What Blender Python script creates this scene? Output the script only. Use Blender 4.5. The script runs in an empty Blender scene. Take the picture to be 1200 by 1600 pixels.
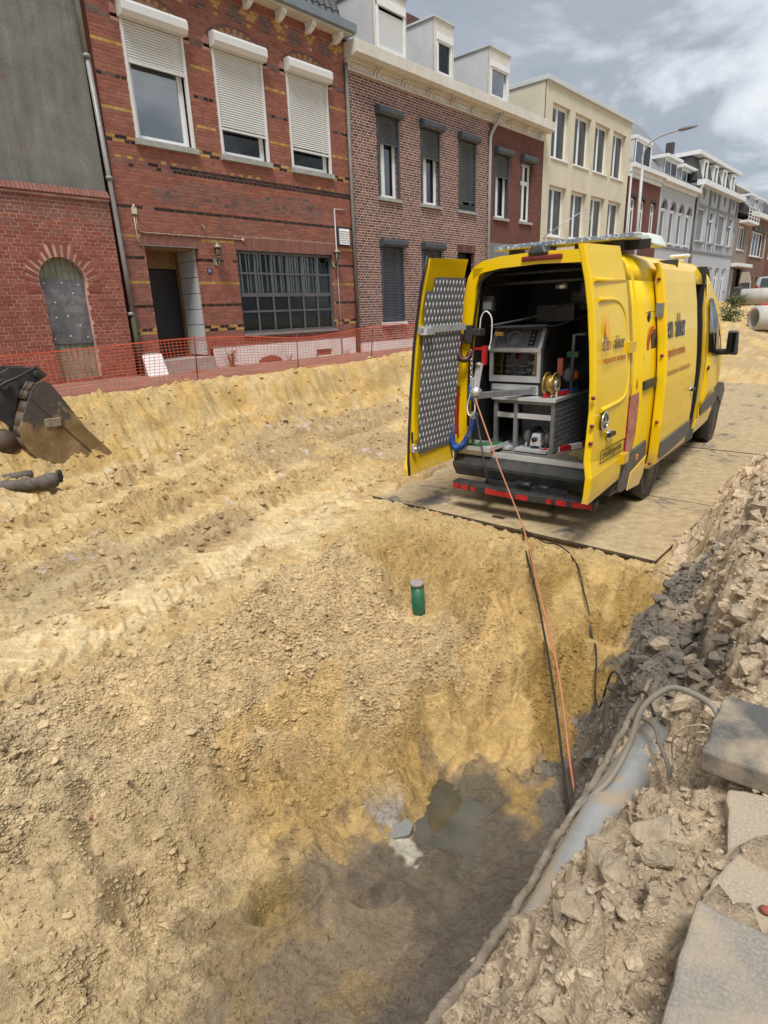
import bpy, math, random
import numpy as np
from mathutils import Vector, Matrix
random.seed(7)
C = bpy.context.scene.collection
SC = bpy.context.scene
PI = math.pi
# ---------------------------------------------------------------- camera
cam_d = bpy.data.cameras.new("camera")
cam = bpy.data.objects.new("camera", cam_d)
C.objects.link(cam)
cam_d.sensor_fit = 'HORIZONTAL'
cam_d.sensor_width = 36.0
cam_d.lens = 932.64 / 1200 * 36.0
cam_d.clip_start = 0.05
cam_d.clip_end = 2000
YAW, PITCH, ROLL = math.radians(42.26147), math.radians(18.57079), math.radians(-2.13211)
_w = Vector((-math.sin(YAW) * math.cos(PITCH), math.cos(YAW) * math.cos(PITCH), -math.sin(PITCH)))
_r = Vector((math.cos(YAW), math.sin(YAW), 0))
_u = _r.cross(_w)
_r2 = math.cos(ROLL) * _r + math.sin(ROLL) * _u
_u2 = -math.sin(ROLL) * _r + math.cos(ROLL) * _u
cam.matrix_world = Matrix((( _r2.x, _u2.x, -_w.x, 0), (_r2.y, _u2.y, -_w.y, 0), (_r2.z, _u2.z, -_w.z, 0), (0, 0, 0, 1)))
SC.camera = cam
# ---------------------------------------------------------------- world, sun, exposure
SUN_EL, SUN_AZ = math.radians(62), math.radians(143)      # azimuth from +Y clockwise: high sun behind the camera, veiled by cloud
world = bpy.data.worlds.new("World")
SC.world = world
world.use_nodes = True
nt = world.node_tree
nt.nodes.clear()
def wn(t, **k):
    n = nt.nodes.new(t)
    for a, b in k.items():
        setattr(n, a, b)
    return n
wout = wn('ShaderNodeOutputWorld')
bg = wn('ShaderNodeBackground')
bg.inputs['Strength'].default_value = 0.1
sky = wn('ShaderNodeTexSky', sky_type='NISHITA', sun_disc=False, sun_elevation=SUN_EL, sun_rotation=SUN_AZ)
tc = wn('ShaderNodeTexCoord')
sep = wn('ShaderNodeSeparateXYZ')
nt.links.new(tc.outputs['Generated'], sep.inputs[0])
# project directions on a flat cloud ceiling so clouds shrink toward the horizon
zz = wn('ShaderNodeMath', operation='MAXIMUM'); zz.inputs[1].default_value = 0.0
nt.links.new(sep.outputs['Z'], zz.inputs[0])
za = wn('ShaderNodeMath', operation='ADD'); za.inputs[1].default_value = 0.22
nt.links.new(zz.outputs[0], za.inputs[0])
dx = wn('ShaderNodeMath', operation='DIVIDE'); dy = wn('ShaderNodeMath', operation='DIVIDE')
nt.links.new(sep.outputs['X'], dx.inputs[0]); nt.links.new(za.outputs[0], dx.inputs[1])
nt.links.new(sep.outputs['Y'], dy.inputs[0]); nt.links.new(za.outputs[0], dy.inputs[1])
cmb = wn('ShaderNodeCombineXYZ')
nt.links.new(dx.outputs[0], cmb.inputs['X']); nt.links.new(dy.outputs[0], cmb.inputs['Y'])
cmb.inputs['Z'].default_value = 3.7
n1 = wn('ShaderNodeTexNoise'); n1.inputs['Scale'].default_value = 1.55; n1.inputs['Detail'].default_value = 9; n1.inputs['Roughness'].default_value = 0.56
n1.inputs['Distortion'].default_value = 0.35
nt.links.new(cmb.outputs[0], n1.inputs['Vector'])
cr = wn('ShaderNodeValToRGB')
cr.color_ramp.elements[0].position = 0.36; cr.color_ramp.elements[0].color = (2.2, 2.47, 2.85, 1)
cr.color_ramp.elements[1].position = 0.66; cr.color_ramp.elements[1].color = (5.9, 6.1, 6.3, 1)
e = cr.color_ramp.elements.new(0.5); e.color = (2.85, 3.15, 3.55, 1)
e = cr.color_ramp.elements.new(0.58); e.color = (4.6, 5.0, 5.4, 1)
nt.links.new(n1.outputs['Fac'], cr.inputs[0])
mixw = wn('ShaderNodeMix', data_type='RGBA')
mixw.inputs['Factor'].default_value = 0.93
nt.links.new(sky.outputs[0], mixw.inputs['A']); nt.links.new(cr.outputs[0], mixw.inputs['B'])
nt.links.new(mixw.outputs['Result'], bg.inputs['Color'])
nt.links.new(bg.outputs[0], wout.inputs[0])
sl = bpy.data.lights.new("sun", 'SUN')
sl.energy = 2.7
sl.angle = math.radians(20)
sl.color = (1.0, 0.97, 0.93)
sun = bpy.data.objects.new("sun", sl)
C.objects.link(sun)
_sd = Vector((math.sin(SUN_AZ) * math.cos(SUN_EL), math.cos(SUN_AZ) * math.cos(SUN_EL), math.sin(SUN_EL)))
sun.rotation_euler = _sd.to_track_quat('Z', 'Y').to_euler()
SC.view_settings.view_transform = 'Standard'
SC.view_settings.look = 'None'
SC.view_settings.gamma = 1
SC.view_settings.use_curve_mapping = False
SC.view_settings.exposure = 0.60
SC.cycles.max_bounces = 6
SC.cycles.transparent_max_bounces = 12

# ---------------------------------------------------------------- materials
class NT:
    def __init__(s, name):
        s.m = bpy.data.materials.new(name); s.m.use_nodes = True
        s.t = s.m.node_tree; s.t.nodes.clear()
        s.out = s.n('ShaderNodeOutputMaterial')
        s.b = s.n('ShaderNodeBsdfPrincipled')
        s.l(s.b.outputs[0], s.out.inputs[0])
    def n(s, t, ins=None, **k):
        x = s.t.nodes.new(t)
        for a, b in k.items(): setattr(x, a, b)
        for a, b in (ins or {}).items(): x.inputs[a].default_value = b
        return x
    def l(s, a, b): s.t.links.new(a, b)
    def coord(s, kind='Object', scale=None):
        c = s.n('ShaderNodeTexCoord').outputs[kind]
        if scale:
            m = s.n('ShaderNodeMapping'); m.inputs['Scale'].default_value = scale
            s.l(c, m.inputs[0]); c = m.outputs[0]
        return c
    def noise(s, vec, scale, detail=4, rough=0.55, dist=0.0):
        x = s.n('ShaderNodeTexNoise', {'Scale': scale, 'Detail': detail, 'Roughness': rough, 'Distortion': dist})
        s.l(vec, x.inputs['Vector']); return x.outputs['Fac']
    def ramp(s, fac, stops):
        r = s.n('ShaderNodeValToRGB')
        el = r.color_ramp.elements
        while len(el) < len(stops): el.new(0.5)
        for q, (p, c) in zip(el, stops):
            q.position = p; q.color = c if len(c) == 4 else (*c, 1)
        s.l(fac, r.inputs[0]); return r.outputs[0]
    def mix(s, fac, a, b, blend='MIX'):
        x = s.n('ShaderNodeMix', data_type='RGBA', blend_type=blend)
        for k, v in (('Factor', fac), ('A', a), ('B', b)):
            i = x.inputs[k] if k == 'Factor' else x.inputs[k]
            if hasattr(v, 'links') or hasattr(v, 'is_linked'): s.l(v, i)
            else: i.default_value = v if not isinstance(v, tuple) or len(v) == 4 else (*v, 1)
        return x.outputs['Result']
    def bump(s, h, strength=0.3, dist=0.01):
        x = s.n('ShaderNodeBump', {'Strength': strength, 'Distance': dist})
        s.l(h, x.inputs['Height']); s.l(x.outputs[0], s.b.inputs['Normal']); return x
    def col(s, c):
        if hasattr(c, 'is_linked'): s.l(c, s.b.inputs['Base Color'])
        else: s.b.inputs['Base Color'].default_value = (*c, 1)
    def set(s, **k):
        for a, v in k.items():
            i = s.b.inputs[a.replace('_', ' ')]
            if hasattr(v, 'is_linked'): s.l(v, i)
            else: i.default_value = v

def mk(name, c, rough=0.6, metal=0.0, var=0.12, scale=6.0, bump=0.0, bscale=40.0, coat=0.0, dirt=None, dirt_amt=0.35, dscale=3.0, spec=0.5):
    """a plain surface with uneven tone, optional fine relief and optional patchy dirt"""
    s = NT(name)
    v = s.coord()
    lo = tuple(x * (1 - var) for x in c); hi = tuple(min(1, x * (1 + var)) for x in c)
    cc = s.ramp(s.noise(v, scale, 5, 0.6), [(0.3, lo), (0.7, hi)])
    if dirt:
        d = s.ramp(s.noise(v, dscale, 7, 0.65), [(0.5 - 0.12, (0, 0, 0)), (0.5 + 0.2, (dirt_amt,) * 3)])
        cc = s.mix(d, cc, dirt)
    s.col(cc); s.set(Roughness=rough, Metallic=metal, Coat_Weight=coat, Specular_IOR_Level=spec)
    if var > 0.03 and rough > 0.12:
        r = s.n('ShaderNodeMapRange', {'From Min': 0.3, 'From Max': 0.7, 'To Min': max(0.02, rough - 0.1), 'To Max': min(1, rough + 0.1)})
        s.l(s.noise(v, scale * 2.3, 4), r.inputs[0]); s.l(r.outputs[0], s.b.inputs['Roughness'])
    if bump: s.bump(s.noise(v, bscale, 6, 0.65), bump, 0.02)
    return s.m

M = {}
def brickmat(name, lo, mid, hi, rough=0.85):
    s = NT(name)
    a = s.n('ShaderNodeAttribute', attribute_name='tone')
    cc = s.ramp(a.outputs['Fac'], [(0.0, lo), (0.5, mid), (1.0, hi)])
    v = s.coord()
    n = s.noise(v, 55, 4, 0.6)
    cc = s.mix(0.55, cc, s.ramp(n, [(0.25, (0.45, 0.45, 0.45)), (0.75, (1, 1, 1))]), 'MULTIPLY')
    w = s.noise(v, 0.9, 5, 0.6)
    cc = s.mix(0.5, cc, s.ramp(w, [(0.3, (0.72, 0.68, 0.66)), (0.7, (1, 1, 1))]), 'MULTIPLY')
    s.col(cc); s.set(Roughness=rough, Specular_IOR_Level=0.3)
    s.bump(n, 0.35, 0.006)
    return s.m
M['brick_red'] = brickmat('brick_red', (0.30, 0.108, 0.074), (0.35, 0.13, 0.09), (0.40, 0.16, 0.11))
M['brick_old'] = brickmat('brick_old', (0.28, 0.085, 0.058), (0.34, 0.108, 0.072), (0.39, 0.14, 0.095))
M['brick_yellow'] = brickmat('brick_yellow', (0.42, 0.24, 0.06), (0.52, 0.32, 0.09), (0.6, 0.4, 0.14), 0.7)
M['brick_dark'] = brickmat('brick_dark', (0.025, 0.012, 0.01), (0.04, 0.018, 0.015), (0.065, 0.03, 0.022), 0.35)
M['brick_grey'] = brickmat('brick_grey', (0.13, 0.085, 0.075), (0.17, 0.11, 0.10), (0.22, 0.15, 0.13))
M['brick_mauve'] = brickmat('brick_mauve', (0.25, 0.11, 0.085), (0.285, 0.128, 0.10), (0.32, 0.15, 0.12))
M['brick_brown'] = brickmat('brick_brown', (0.11, 0.055, 0.045), (0.155, 0.08, 0.064), (0.22, 0.12, 0.092))
M['mortar_red'] = mk('mortar_red', (0.38, 0.215, 0.17), 0.95, var=0.25, scale=8, bump=0.3, bscale=120)
M['mortar_pale'] = mk('mortar_pale', (0.62, 0.48, 0.43), 0.95, var=0.2, scale=8, bump=0.3, bscale=120)
M['mortar_dark'] = mk('mortar_dark', (0.48, 0.30, 0.24), 0.95, var=0.35, scale=3, bump=0.3, bscale=120)
M['white_paint'] = mk('white_paint', (0.72, 0.73, 0.72), 0.45, var=0.06, scale=4, dirt=(0.42, 0.40, 0.34), dirt_amt=0.25)
M['frame_white'] = mk('frame_white', (0.78, 0.79, 0.79), 0.35, var=0.04, scale=5, dirt=(0.5, 0.48, 0.42), dirt_amt=0.2)
M['shutter_white'] = mk('shutter_white', (0.66, 0.67, 0.66), 0.45, var=0.06, scale=3, dirt=(0.45, 0.43, 0.38), dirt_amt=0.25)
M['shutter_dark'] = mk('shutter_dark', (0.045, 0.055, 0.07), 0.4, var=0.12, scale=4, dirt=(0.12, 0.12, 0.12), dirt_amt=0.2)
M['stone_sill'] = mk('stone_sill', (0.36, 0.36, 0.34), 0.8, var=0.18, scale=9, bump=0.25, bscale=60, dirt=(0.16, 0.17, 0.13), dirt_amt=0.5)
M['cornice'] = mk('cornice', (0.66, 0.63, 0.56), 0.6, var=0.06, scale=2, dirt=(0.36, 0.33, 0.27), dirt_amt=0.4, bump=0.05)
M['gutter_blue'] = mk('gutter_blue', (0.16, 0.20, 0.23), 0.45, var=0.12, scale=4, dirt=(0.3, 0.3, 0.28), dirt_amt=0.25)
M['zinc'] = mk('zinc', (0.26, 0.255, 0.25), 0.55, 0.3, var=0.15, scale=5, dirt=(0.2, 0.19, 0.16), dirt_amt=0.4)
M['pvc_grey'] = mk('pvc_grey', (0.40, 0.40, 0.40), 0.4, var=0.08)
M['tile_dark'] = mk('tile_dark', (0.055, 0.052, 0.055), 0.6, var=0.3, scale=10, bump=0.3)
M['slate'] = mk('slate', (0.20, 0.205, 0.22), 0.6, var=0.2, scale=5, bump=0.3, bscale=15)
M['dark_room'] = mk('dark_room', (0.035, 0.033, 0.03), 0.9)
M['curtain'] = mk('curtain', (0.86, 0.86, 0.87), 0.9, var=0.08, scale=8)
M['blind'] = mk('blind', (0.80, 0.81, 0.82), 0.8, var=0.15, scale=8)
M['black'] = mk('black', (0.018, 0.018, 0.02), 0.5, var=0.2)
M['black_plastic'] = mk('black_plastic', (0.022, 0.023, 0.025), 0.55, var=0.2, dirt=(0.2, 0.17, 0.12), dirt_amt=0.18, dscale=8)
M['grey_trim'] = mk('grey_trim', (0.075, 0.077, 0.08), 0.6, var=0.15, dirt=(0.26, 0.2, 0.11), dirt_amt=0.3, dscale=5)
M['steel_frame'] = mk('steel_frame', (0.085, 0.09, 0.095), 0.5, var=0.15, dirt=(0.16, 0.15, 0.13), dirt_amt=0.3)
M['alu'] = mk('alu', (0.60, 0.61, 0.62), 0.4, 0.35, var=0.12, scale=12, dirt=(0.3, 0.29, 0.26), dirt_amt=0.4)
M['alu_dark'] = mk('alu_dark', (0.24, 0.25, 0.255), 0.45, 0.35, var=0.2, scale=9, dirt=(0.13, 0.12, 0.11), dirt_amt=0.5)
M['alu_bright'] = mk('alu_bright', (0.80, 0.81, 0.82), 0.28, 0.75, var=0.1, scale=14)
M['chrome'] = mk('chrome', (0.75, 0.76, 0.78), 0.15, 1.0, var=0.03)
M['red_plastic'] = mk('red_plastic', (0.42, 0.016, 0.018), 0.35, var=0.2)
M['red_light'] = mk('red_light', (0.30, 0.006, 0.012), 0.12, var=0.35, scale=18, coat=0.8)
M['orange_light'] = mk('orange_light', (0.75, 0.22, 0.02), 0.3)
M['blue_hose'] = mk('blue_hose', (0.015, 0.08, 0.32), 0.35, var=0.2)
M['blue_plastic'] = mk('blue_plastic', (0.03, 0.16, 0.46), 0.4, var=0.2)
M['green_pvc'] = mk('green_pvc', (0.002, 0.115, 0.06), 0.35, var=0.12, dirt=(0.30, 0.22, 0.10), dirt_amt=0.22, dscale=9)
M['green_dark'] = mk('green_dark', (0.04, 0.16, 0.07), 0.5, var=0.2)
M['tyre'] = mk('tyre', (0.028, 0.027, 0.027), 0.85, var=0.3, scale=14, dirt=(0.3, 0.23, 0.13), dirt_amt=0.3, dscale=7)
M['rust_steel'] = mk('rust_steel', (0.075, 0.052, 0.04), 0.7, 0.3, var=0.35, scale=7, bump=0.3, bscale=60, dirt=(0.22, 0.15, 0.08), dirt_amt=0.6)
M['concrete'] = mk('concrete', (0.52, 0.51, 0.48), 0.9, var=0.1, scale=5, bump=0.15, bscale=80, dirt=(0.36, 0.33, 0.27), dirt_amt=0.45)
M['plinth'] = mk('plinth', (0.76, 0.76, 0.74), 0.85, var=0.08, bump=0.12, bscale=60, dirt=(0.38, 0.33, 0.27), dirt_amt=0.45)
M['polystyrene'] = mk('polystyrene', (0.82, 0.81, 0.80), 0.9, var=0.05, bump=0.1, bscale=160)
M['net'] = mk('net', (0.62, 0.105, 0.055), 0.55, var=0.15, scale=3)
M['foliage'] = mk('foliage', (0.065, 0.10, 0.028), 0.7, var=0.5, scale=6)
M['dry_weed'] = mk('dry_weed', (0.20, 0.14, 0.06), 0.8, var=0.5, scale=10)
def mat_yellow():
    s = NT('yellow'); v = s.coord(); sx = s.n('ShaderNodeSeparateXYZ'); s.l(v, sx.inputs[0])
    base = s.ramp(s.noise(v, 2, 4), [(.3, (.80, .515, 0.0)), (.7, (.85, .56, .001))])
    dust = s.ramp(s.noise(v, 2.4, 7, .68, .4), [(.45, (0, 0, 0)), (.75, (.10, .10, .10))])
    base = s.mix(dust, base, (.62, .45, .14))
    ad = s.n('ShaderNodeMath', operation='MULTIPLY_ADD'); s.l(s.noise(v, 7, 7, .7), ad.inputs[0]); ad.inputs[1].default_value = .55; s.l(sx.outputs['Z'], ad.inputs[2])
    k = s.ramp(ad.outputs[0], [(.70, (.75, .75, .75)), (.88, (.28, .28, .28)), (1.0, (0, 0, 0))])
    k.node.inputs[0].default_value = 0
    s.col(s.mix(k, base, (.45, .335, .17))); s.set(Roughness=.27, Specular_IOR_Level=.38, Coat_Weight=.22)
    return s.m
M['yellow'] = mat_yellow()
M['yellow_plain'] = mk('yellow_plain', (0.80, 0.475, 0.0), 0.28, var=0.03, scale=2, spec=0.35, coat=0.22, dirt=(0.60, 0.42, 0.08), dirt_amt=0.16, dscale=2.2)
M['yellow_in'] = mk('yellow_in', (0.70, 0.45, 0.006), 0.3, var=0.06, scale=4, coat=0.3, dirt=(0.3, 0.22, 0.08), dirt_amt=0.3, dscale=6)
M['navy'] = mk('navy', (0.018, 0.016, 0.035), 0.4, var=0.05)
M['maroon'] = mk('maroon', (0.22, 0.02, 0.035), 0.4, var=0.05)
M['rust_text'] = mk('rust_text', (0.34, 0.075, 0.008), 0.4, var=0.1)
M['faint_text'] = mk('faint_text', (0.42, 0.24, 0.03), 0.4, var=0.1)
M['gold_patch'] = mk('gold_patch', (0.84, 0.42, 0.002), 0.3, var=0.05)
M['white_plastic'] = mk('white_plastic', (0.74, 0.74, 0.72), 0.4, var=0.08, dirt=(0.4, 0.36, 0.28), dirt_amt=0.3)
M['van_floor'] = mk('van_floor', (0.13, 0.115, 0.10), 0.8, var=0.25, bump=0.2, dirt=(0.25, 0.2, 0.13), dirt_amt=0.4)
M['orange_hose'] = mk('orange_hose', (0.47, 0.17, 0.09), 0.5, var=0.15, dirt=(0.3, 0.2, 0.12), dirt_amt=0.4)
M['cable_grey'] = mk('cable_grey', (0.25, 0.23, 0.19), 0.6, var=0.15, scale=20, dirt=(0.32, 0.27, 0.2), dirt_amt=0.5, dscale=14)
M['cable_black'] = mk('cable_black', (0.02, 0.018, 0.017), 0.5, var=0.2)
M['wire_cream'] = mk('wire_cream', (0.62, 0.55, 0.36), 0.5, var=0.1)
M['muddy'] = mk('muddy', (0.25, 0.205, 0.15), 0.95, var=0.35, scale=18, bump=0.9, bscale=55)
M['car_grey'] = mk('car_grey', (0.34, 0.36, 0.37), 0.25, 0.3, var=0.04, coat=0.6)
M['skin_stone'] = mk('skin_stone', (0.42, 0.40, 0.36), 0.8)
M['wood_old'] = mk('wood_old', (0.26, 0.27, 0.20), 0.85, var=0.25, scale=14, bump=0.3, bscale=40, dirt=(0.13, 0.15, 0.08), dirt_amt=0.55, dscale=5)
M['block'] = mk('block', (0.46, 0.48, 0.48), 0.9, var=0.08, bump=0.2, bscale=70)
M['wood_door'] = mk('wood_door', (0.26, 0.16, 0.07), 0.8, var=0.3, scale=8)
M['cream_render'] = mk('cream_render', (0.60, 0.55, 0.42), 0.9, var=0.07, scale=1.5, bump=0.1, bscale=50, dirt=(0.42, 0.38, 0.28), dirt_amt=0.35, dscale=1.2)
M['light_grey_paint'] = mk('light_grey_paint', (0.46, 0.48, 0.51), 0.8, var=0.06, scale=1.2, dirt=(0.33, 0.34, 0.36), dirt_amt=0.3, dscale=1.0)
M['mid_grey_paint'] = mk('mid_grey_paint', (0.20, 0.21, 0.225), 0.8, var=0.08)
M['panel_grey'] = mk('panel_grey', (0.55, 0.56, 0.56), 0.7, var=0.06, scale=2, dirt=(0.32, 0.32, 0.32), dirt_amt=0.3)
M['base_grey'] = mk('base_grey', (0.17, 0.18, 0.18), 0.85, var=0.1)
M['brown_render'] = mk('brown_render', (0.235, 0.18, 0.145), 0.9, var=0.12, scale=1.5)

def mat_render_grey():
    s = NT('grey_render'); v = s.coord()
    a = s.noise(v, 1.6, 7, 0.65, 0.6)
    cc = s.ramp(a, [(0.25, (0.155, 0.154, 0.138)), (0.5, (0.215, 0.212, 0.192)), (0.75, (0.28, 0.274, 0.248))])
    st = s.noise(s.coord('Object', (1, 2.2, 0.16)), 3.0, 5, 0.6)
    cc = s.mix(0.55, cc, s.ramp(st, [(0.35, (0.5, 0.53, 0.55)), (0.65, (1, 1, 1))]), 'MULTIPLY')
    p = s.ramp(s.noise(v, 2.3, 4, 0.5, 0.3), [(0.66, (0, 0, 0)), (0.7, (0.8, 0.8, 0.8))])
    cc = s.mix(p, cc, (0.19, 0.13, 0.125))
    s.col(cc); s.set(Roughness=0.92, Specular_IOR_Level=0.2)
    s.bump(s.noise(v, 26, 8, 0.7), 0.35, 0.02)
    return s.m
M['grey_render'] = mat_render_grey()
def mat_brickwall(name, c1, c2, mortar, scale=1.0):
    """far brickwork whose bricks are too small to tell apart"""
    s = NT(name)
    v = s.coord()
    sx = s.n('ShaderNodeSeparateXYZ'); s.l(v, sx.inputs[0])
    cb = s.n('ShaderNodeCombineXYZ'); s.l(sx.outputs['Y'], cb.inputs['X']); s.l(sx.outputs['Z'], cb.inputs['Y'])
    b = s.n('ShaderNodeTexBrick', {'Color1': (*c1, 1), 'Color2': (*c2, 1), 'Mortar': (*mortar, 1), 'Scale': 1.0, 'Mortar Size': 0.006, 'Brick Width': 0.21, 'Row Height': 0.062, 'Bias': -0.1})
    s.l(cb.outputs[0], b.inputs['Vector'])
    w = s.noise(v, 0.8, 5, 0.6)
    cc = s.mix(0.6, b.outputs['Color'], s.ramp(w, [(0.3, (0.7, 0.68, 0.66)), (0.7, (1, 1, 1))]), 'MULTIPLY')
    s.col(cc); s.set(Roughness=0.9, Specular_IOR_Level=0.25)
    s.bump(b.outputs['Fac'], 0.3, -0.005)
    return s.m
M['far_brick_red'] = mat_brickwall('far_brick_red', (0.18, 0.072, 0.055), (0.125, 0.052, 0.042), (0.17, 0.09, 0.075))
M['far_brick_brown'] = mat_brickwall('far_brick_brown', (0.20, 0.115, 0.08), (0.15, 0.085, 0.06), (0.2, 0.15, 0.12))
def mat_glass(name, tint=(0.02, 0.025, 0.03), ior=1.9, trans=0.92):
    s = NT(name)
    s.t.nodes.remove(s.b)
    tr = s.n('ShaderNodeBsdfTransparent'); tr.inputs[0].default_value = (0.8, 0.84, 0.84, 1)
    df = s.n('ShaderNodeBsdfDiffuse'); df.inputs[0].default_value = (*tint, 1)
    gl = s.n('ShaderNodeBsdfGlossy'); gl.inputs['Roughness'].default_value = 0.02
    fr = s.n('ShaderNodeFresnel', {'IOR': ior})
    nz = s.noise(s.coord(), 1.3, 2)
    bp = s.n('ShaderNodeBump', {'Strength': 0.03, 'Distance': 0.02}); s.l(nz, bp.inputs['Height']); s.l(bp.outputs[0], gl.inputs['Normal'])
    m1 = s.n('ShaderNodeMixShader', {0: trans}); s.l(df.outputs[0], m1.inputs[1]); s.l(tr.outputs[0], m1.inputs[2])
    m2 = s.n('ShaderNodeMixShader'); s.l(fr.outputs[0], m2.inputs[0]); s.l(m1.outputs[0], m2.inputs[1]); s.l(gl.outputs[0], m2.inputs[2])
    s.l(m2.outputs[0], s.out.inputs[0])
    return s.m
M['glass'] = mat_glass('glass')
M['glass_clear'] = mat_glass('glass_clear', (0.02, 0.025, 0.03), 1.3, 0.95)
M['glass_sky'] = mat_glass('glass_sky', (0.03, 0.035, 0.04), 2.5, 0.9)
M['glass_mirror'] = mat_glass('glass_mirror', (0.07, 0.085, 0.09), 4.0, 0.35)
M['glass_dark'] = mat_glass('glass_dark', (0.01, 0.01, 0.012), 1.6, 0.3)

# ---------------------------------------------------------------- mesh building
ORG = {}                      # root object -> origin its meshes are measured from
def thing(name, label, cat, loc=(0, 0, 0), rotz=0.0, group=None, org=None, kind=None):
    o = bpy.data.objects.new(name, None)
    o.empty_display_size = 0.2
    C.objects.link(o)
    o.location = loc; o.rotation_euler = (0, 0, rotz)
    o['label'] = label; o['category'] = cat
    if group: o['group'] = group
    if kind: o['kind'] = kind
    ORG[o] = np.array(org if org is not None else loc, float)
    return o
def tag(o, label, cat, group=None, kind=None):
    o['label'] = label; o['category'] = cat
    if group: o['group'] = group
    if kind: o['kind'] = kind
    return o
def rootof(o):
    while o.parent: o = o.parent
    return o
class MB:
    def __init__(s): s.v = []; s.f = []; s.m = []; s.tone = []; s.sm = []
    def add(s, vs, fs, m=0, tone=0.5, smooth=False):
        n = len(s.v)
        s.v.extend([tuple(map(float, p)) for p in vs])
        for f in fs:
            s.f.append([n + i for i in f]); s.m.append(m); s.tone.append(tone); s.sm.append(smooth)
        return s
    def box(s, x0, x1, y0, y1, z0, z1, m=0, tone=0.5, skip=()):
        vs = [(x0, y0, z0), (x1, y0, z0), (x1, y1, z0), (x0, y1, z0), (x0, y0, z1), (x1, y0, z1), (x1, y1, z1), (x0, y1, z1)]
        fs = {'b': (0, 3, 2, 1), 't': (4, 5, 6, 7), 'y0': (0, 1, 5, 4), 'y1': (2, 3, 7, 6), 'x1': (1, 2, 6, 5), 'x0': (3, 0, 4, 7)}
        return s.add(vs, [f for k, f in fs.items() if k not in skip], m, tone)
    def hexa(s, b, t, m=0, tone=0.5):      # 4 bottom points, 4 top points (counter-clockwise from above)
        return s.add(list(b) + list(t), [(0, 3, 2, 1), (4, 5, 6, 7), (0, 1, 5, 4), (1, 2, 6, 5), (2, 3, 7, 6), (3, 0, 4, 7)], m, tone)
    def bar(s, a, b, w, h=None, up=(0, 0, 1), m=0, tone=0.5):     # rectangular bar between two points
        h = h or w
        a = np.array(a, float); b = np.array(b, float); d = b - a; d /= np.linalg.norm(d)
        u = np.array(up, float)
        if abs(d @ u) > 0.95: u = np.array((1.0, 0, 0))
        r = np.cross(d, u); r /= np.linalg.norm(r); u = np.cross(r, d)
        q = [(-1, -1), (1, -1), (1, 1), (-1, 1)]
        vs = [a + r * w / 2 * i + u * h / 2 * j for i, j in q] + [b + r * w / 2 * i + u * h / 2 * j for i, j in q]
        return s.add(vs, [(0, 1, 2, 3), (7, 6, 5, 4), (0, 4, 5, 1), (1, 5, 6, 2), (2, 6, 7, 3), (3, 7, 4, 0)], m, tone)
    def tube(s, pts, r, n=8, m=0, cap=True, closed=False, smooth=True):
        P = np.array(pts, float); k = len(P)
        R = np.full(k, r, float) if np.isscalar(r) else np.array(r, float)
        T = np.zeros_like(P)
        T[1:-1] = P[2:] - P[:-2]; T[0] = P[1] - P[0]; T[-1] = P[-1] - P[-2]
        if closed: T[0] = T[-1] = P[1] - P[-2]
        T /= np.maximum(np.linalg.norm(T, axis=1), 1e-9)[:, None]
        u = np.array((0, 0, 1.0)) if abs(T[0][2]) < 0.9 else np.array((1.0, 0, 0))
        vs = []
        for i in range(k):
            u = u - T[i] * (u @ T[i]); u /= np.linalg.norm(u); w = np.cross(T[i], u)
            for j in range(n):
                a = 2 * PI * j / n
                vs.append(P[i] + R[i] * (math.cos(a) * u + math.sin(a) * w))
        fs = []
        for i in range(k - 1):
            for j in range(n):
                fs.append((i * n + j, i * n + (j + 1) % n, (i + 1) * n + (j + 1) % n, (i + 1) * n + j))
        s.add(vs, fs, m, smooth=smooth)
        if cap and not closed:
            b = len(s.v) - k * n
            s.f.append([b + j for j in range(n)][::-1]); s.m.append(m); s.tone.append(0.5); s.sm.append(False)
            s.f.append([b + (k - 1) * n + j for j in range(n)]); s.m.append(m); s.tone.append(0.5); s.sm.append(False)
        return s
    def lathe(s, c, axis, prof, n=16, m=0, smooth=True, caps=True):    # prof: (radius, along)
        c = np.array(c, float); a = np.array(axis, float); a /= np.linalg.norm(a)
        u = np.array((0, 0, 1.0)) if abs(a[2]) < 0.9 else np.array((1.0, 0, 0))
        u = u - a * (u @ a); u /= np.linalg.norm(u); w = np.cross(a, u)
        vs = []; k = len(prof)
        for r, t in prof:
            for j in range(n):
                g = 2 * PI * j / n
                vs.append(c + a * t + max(r, 1e-4) * (math.cos(g) * u + math.sin(g) * w))
        fs = [(i * n + j, i * n + (j + 1) % n, (i + 1) * n + (j + 1) % n, (i + 1) * n + j) for i in range(k - 1) for j in range(n)]
        if caps:
            fs.append(tuple(range(n))[::-1]); fs.append(tuple((k - 1) * n + j for j in range(n)))
        return s.add(vs, fs, m, smooth=smooth)
    def prism(s, poly, vec, m=0, tone=0.5, smooth=False):             # polygon of 3-D points pushed along a vector
        p = [np.array(q, float) for q in poly]; v = np.array(vec, float); n = len(p)
        vs = p + [q + v for q in p]
        fs = [tuple(range(n))[::-1], tuple(range(n, 2 * n))] + [(i, (i + 1) % n, n + (i + 1) % n, n + i) for i in range(n)]
        return s.add(vs, fs, m, tone, smooth)
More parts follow.
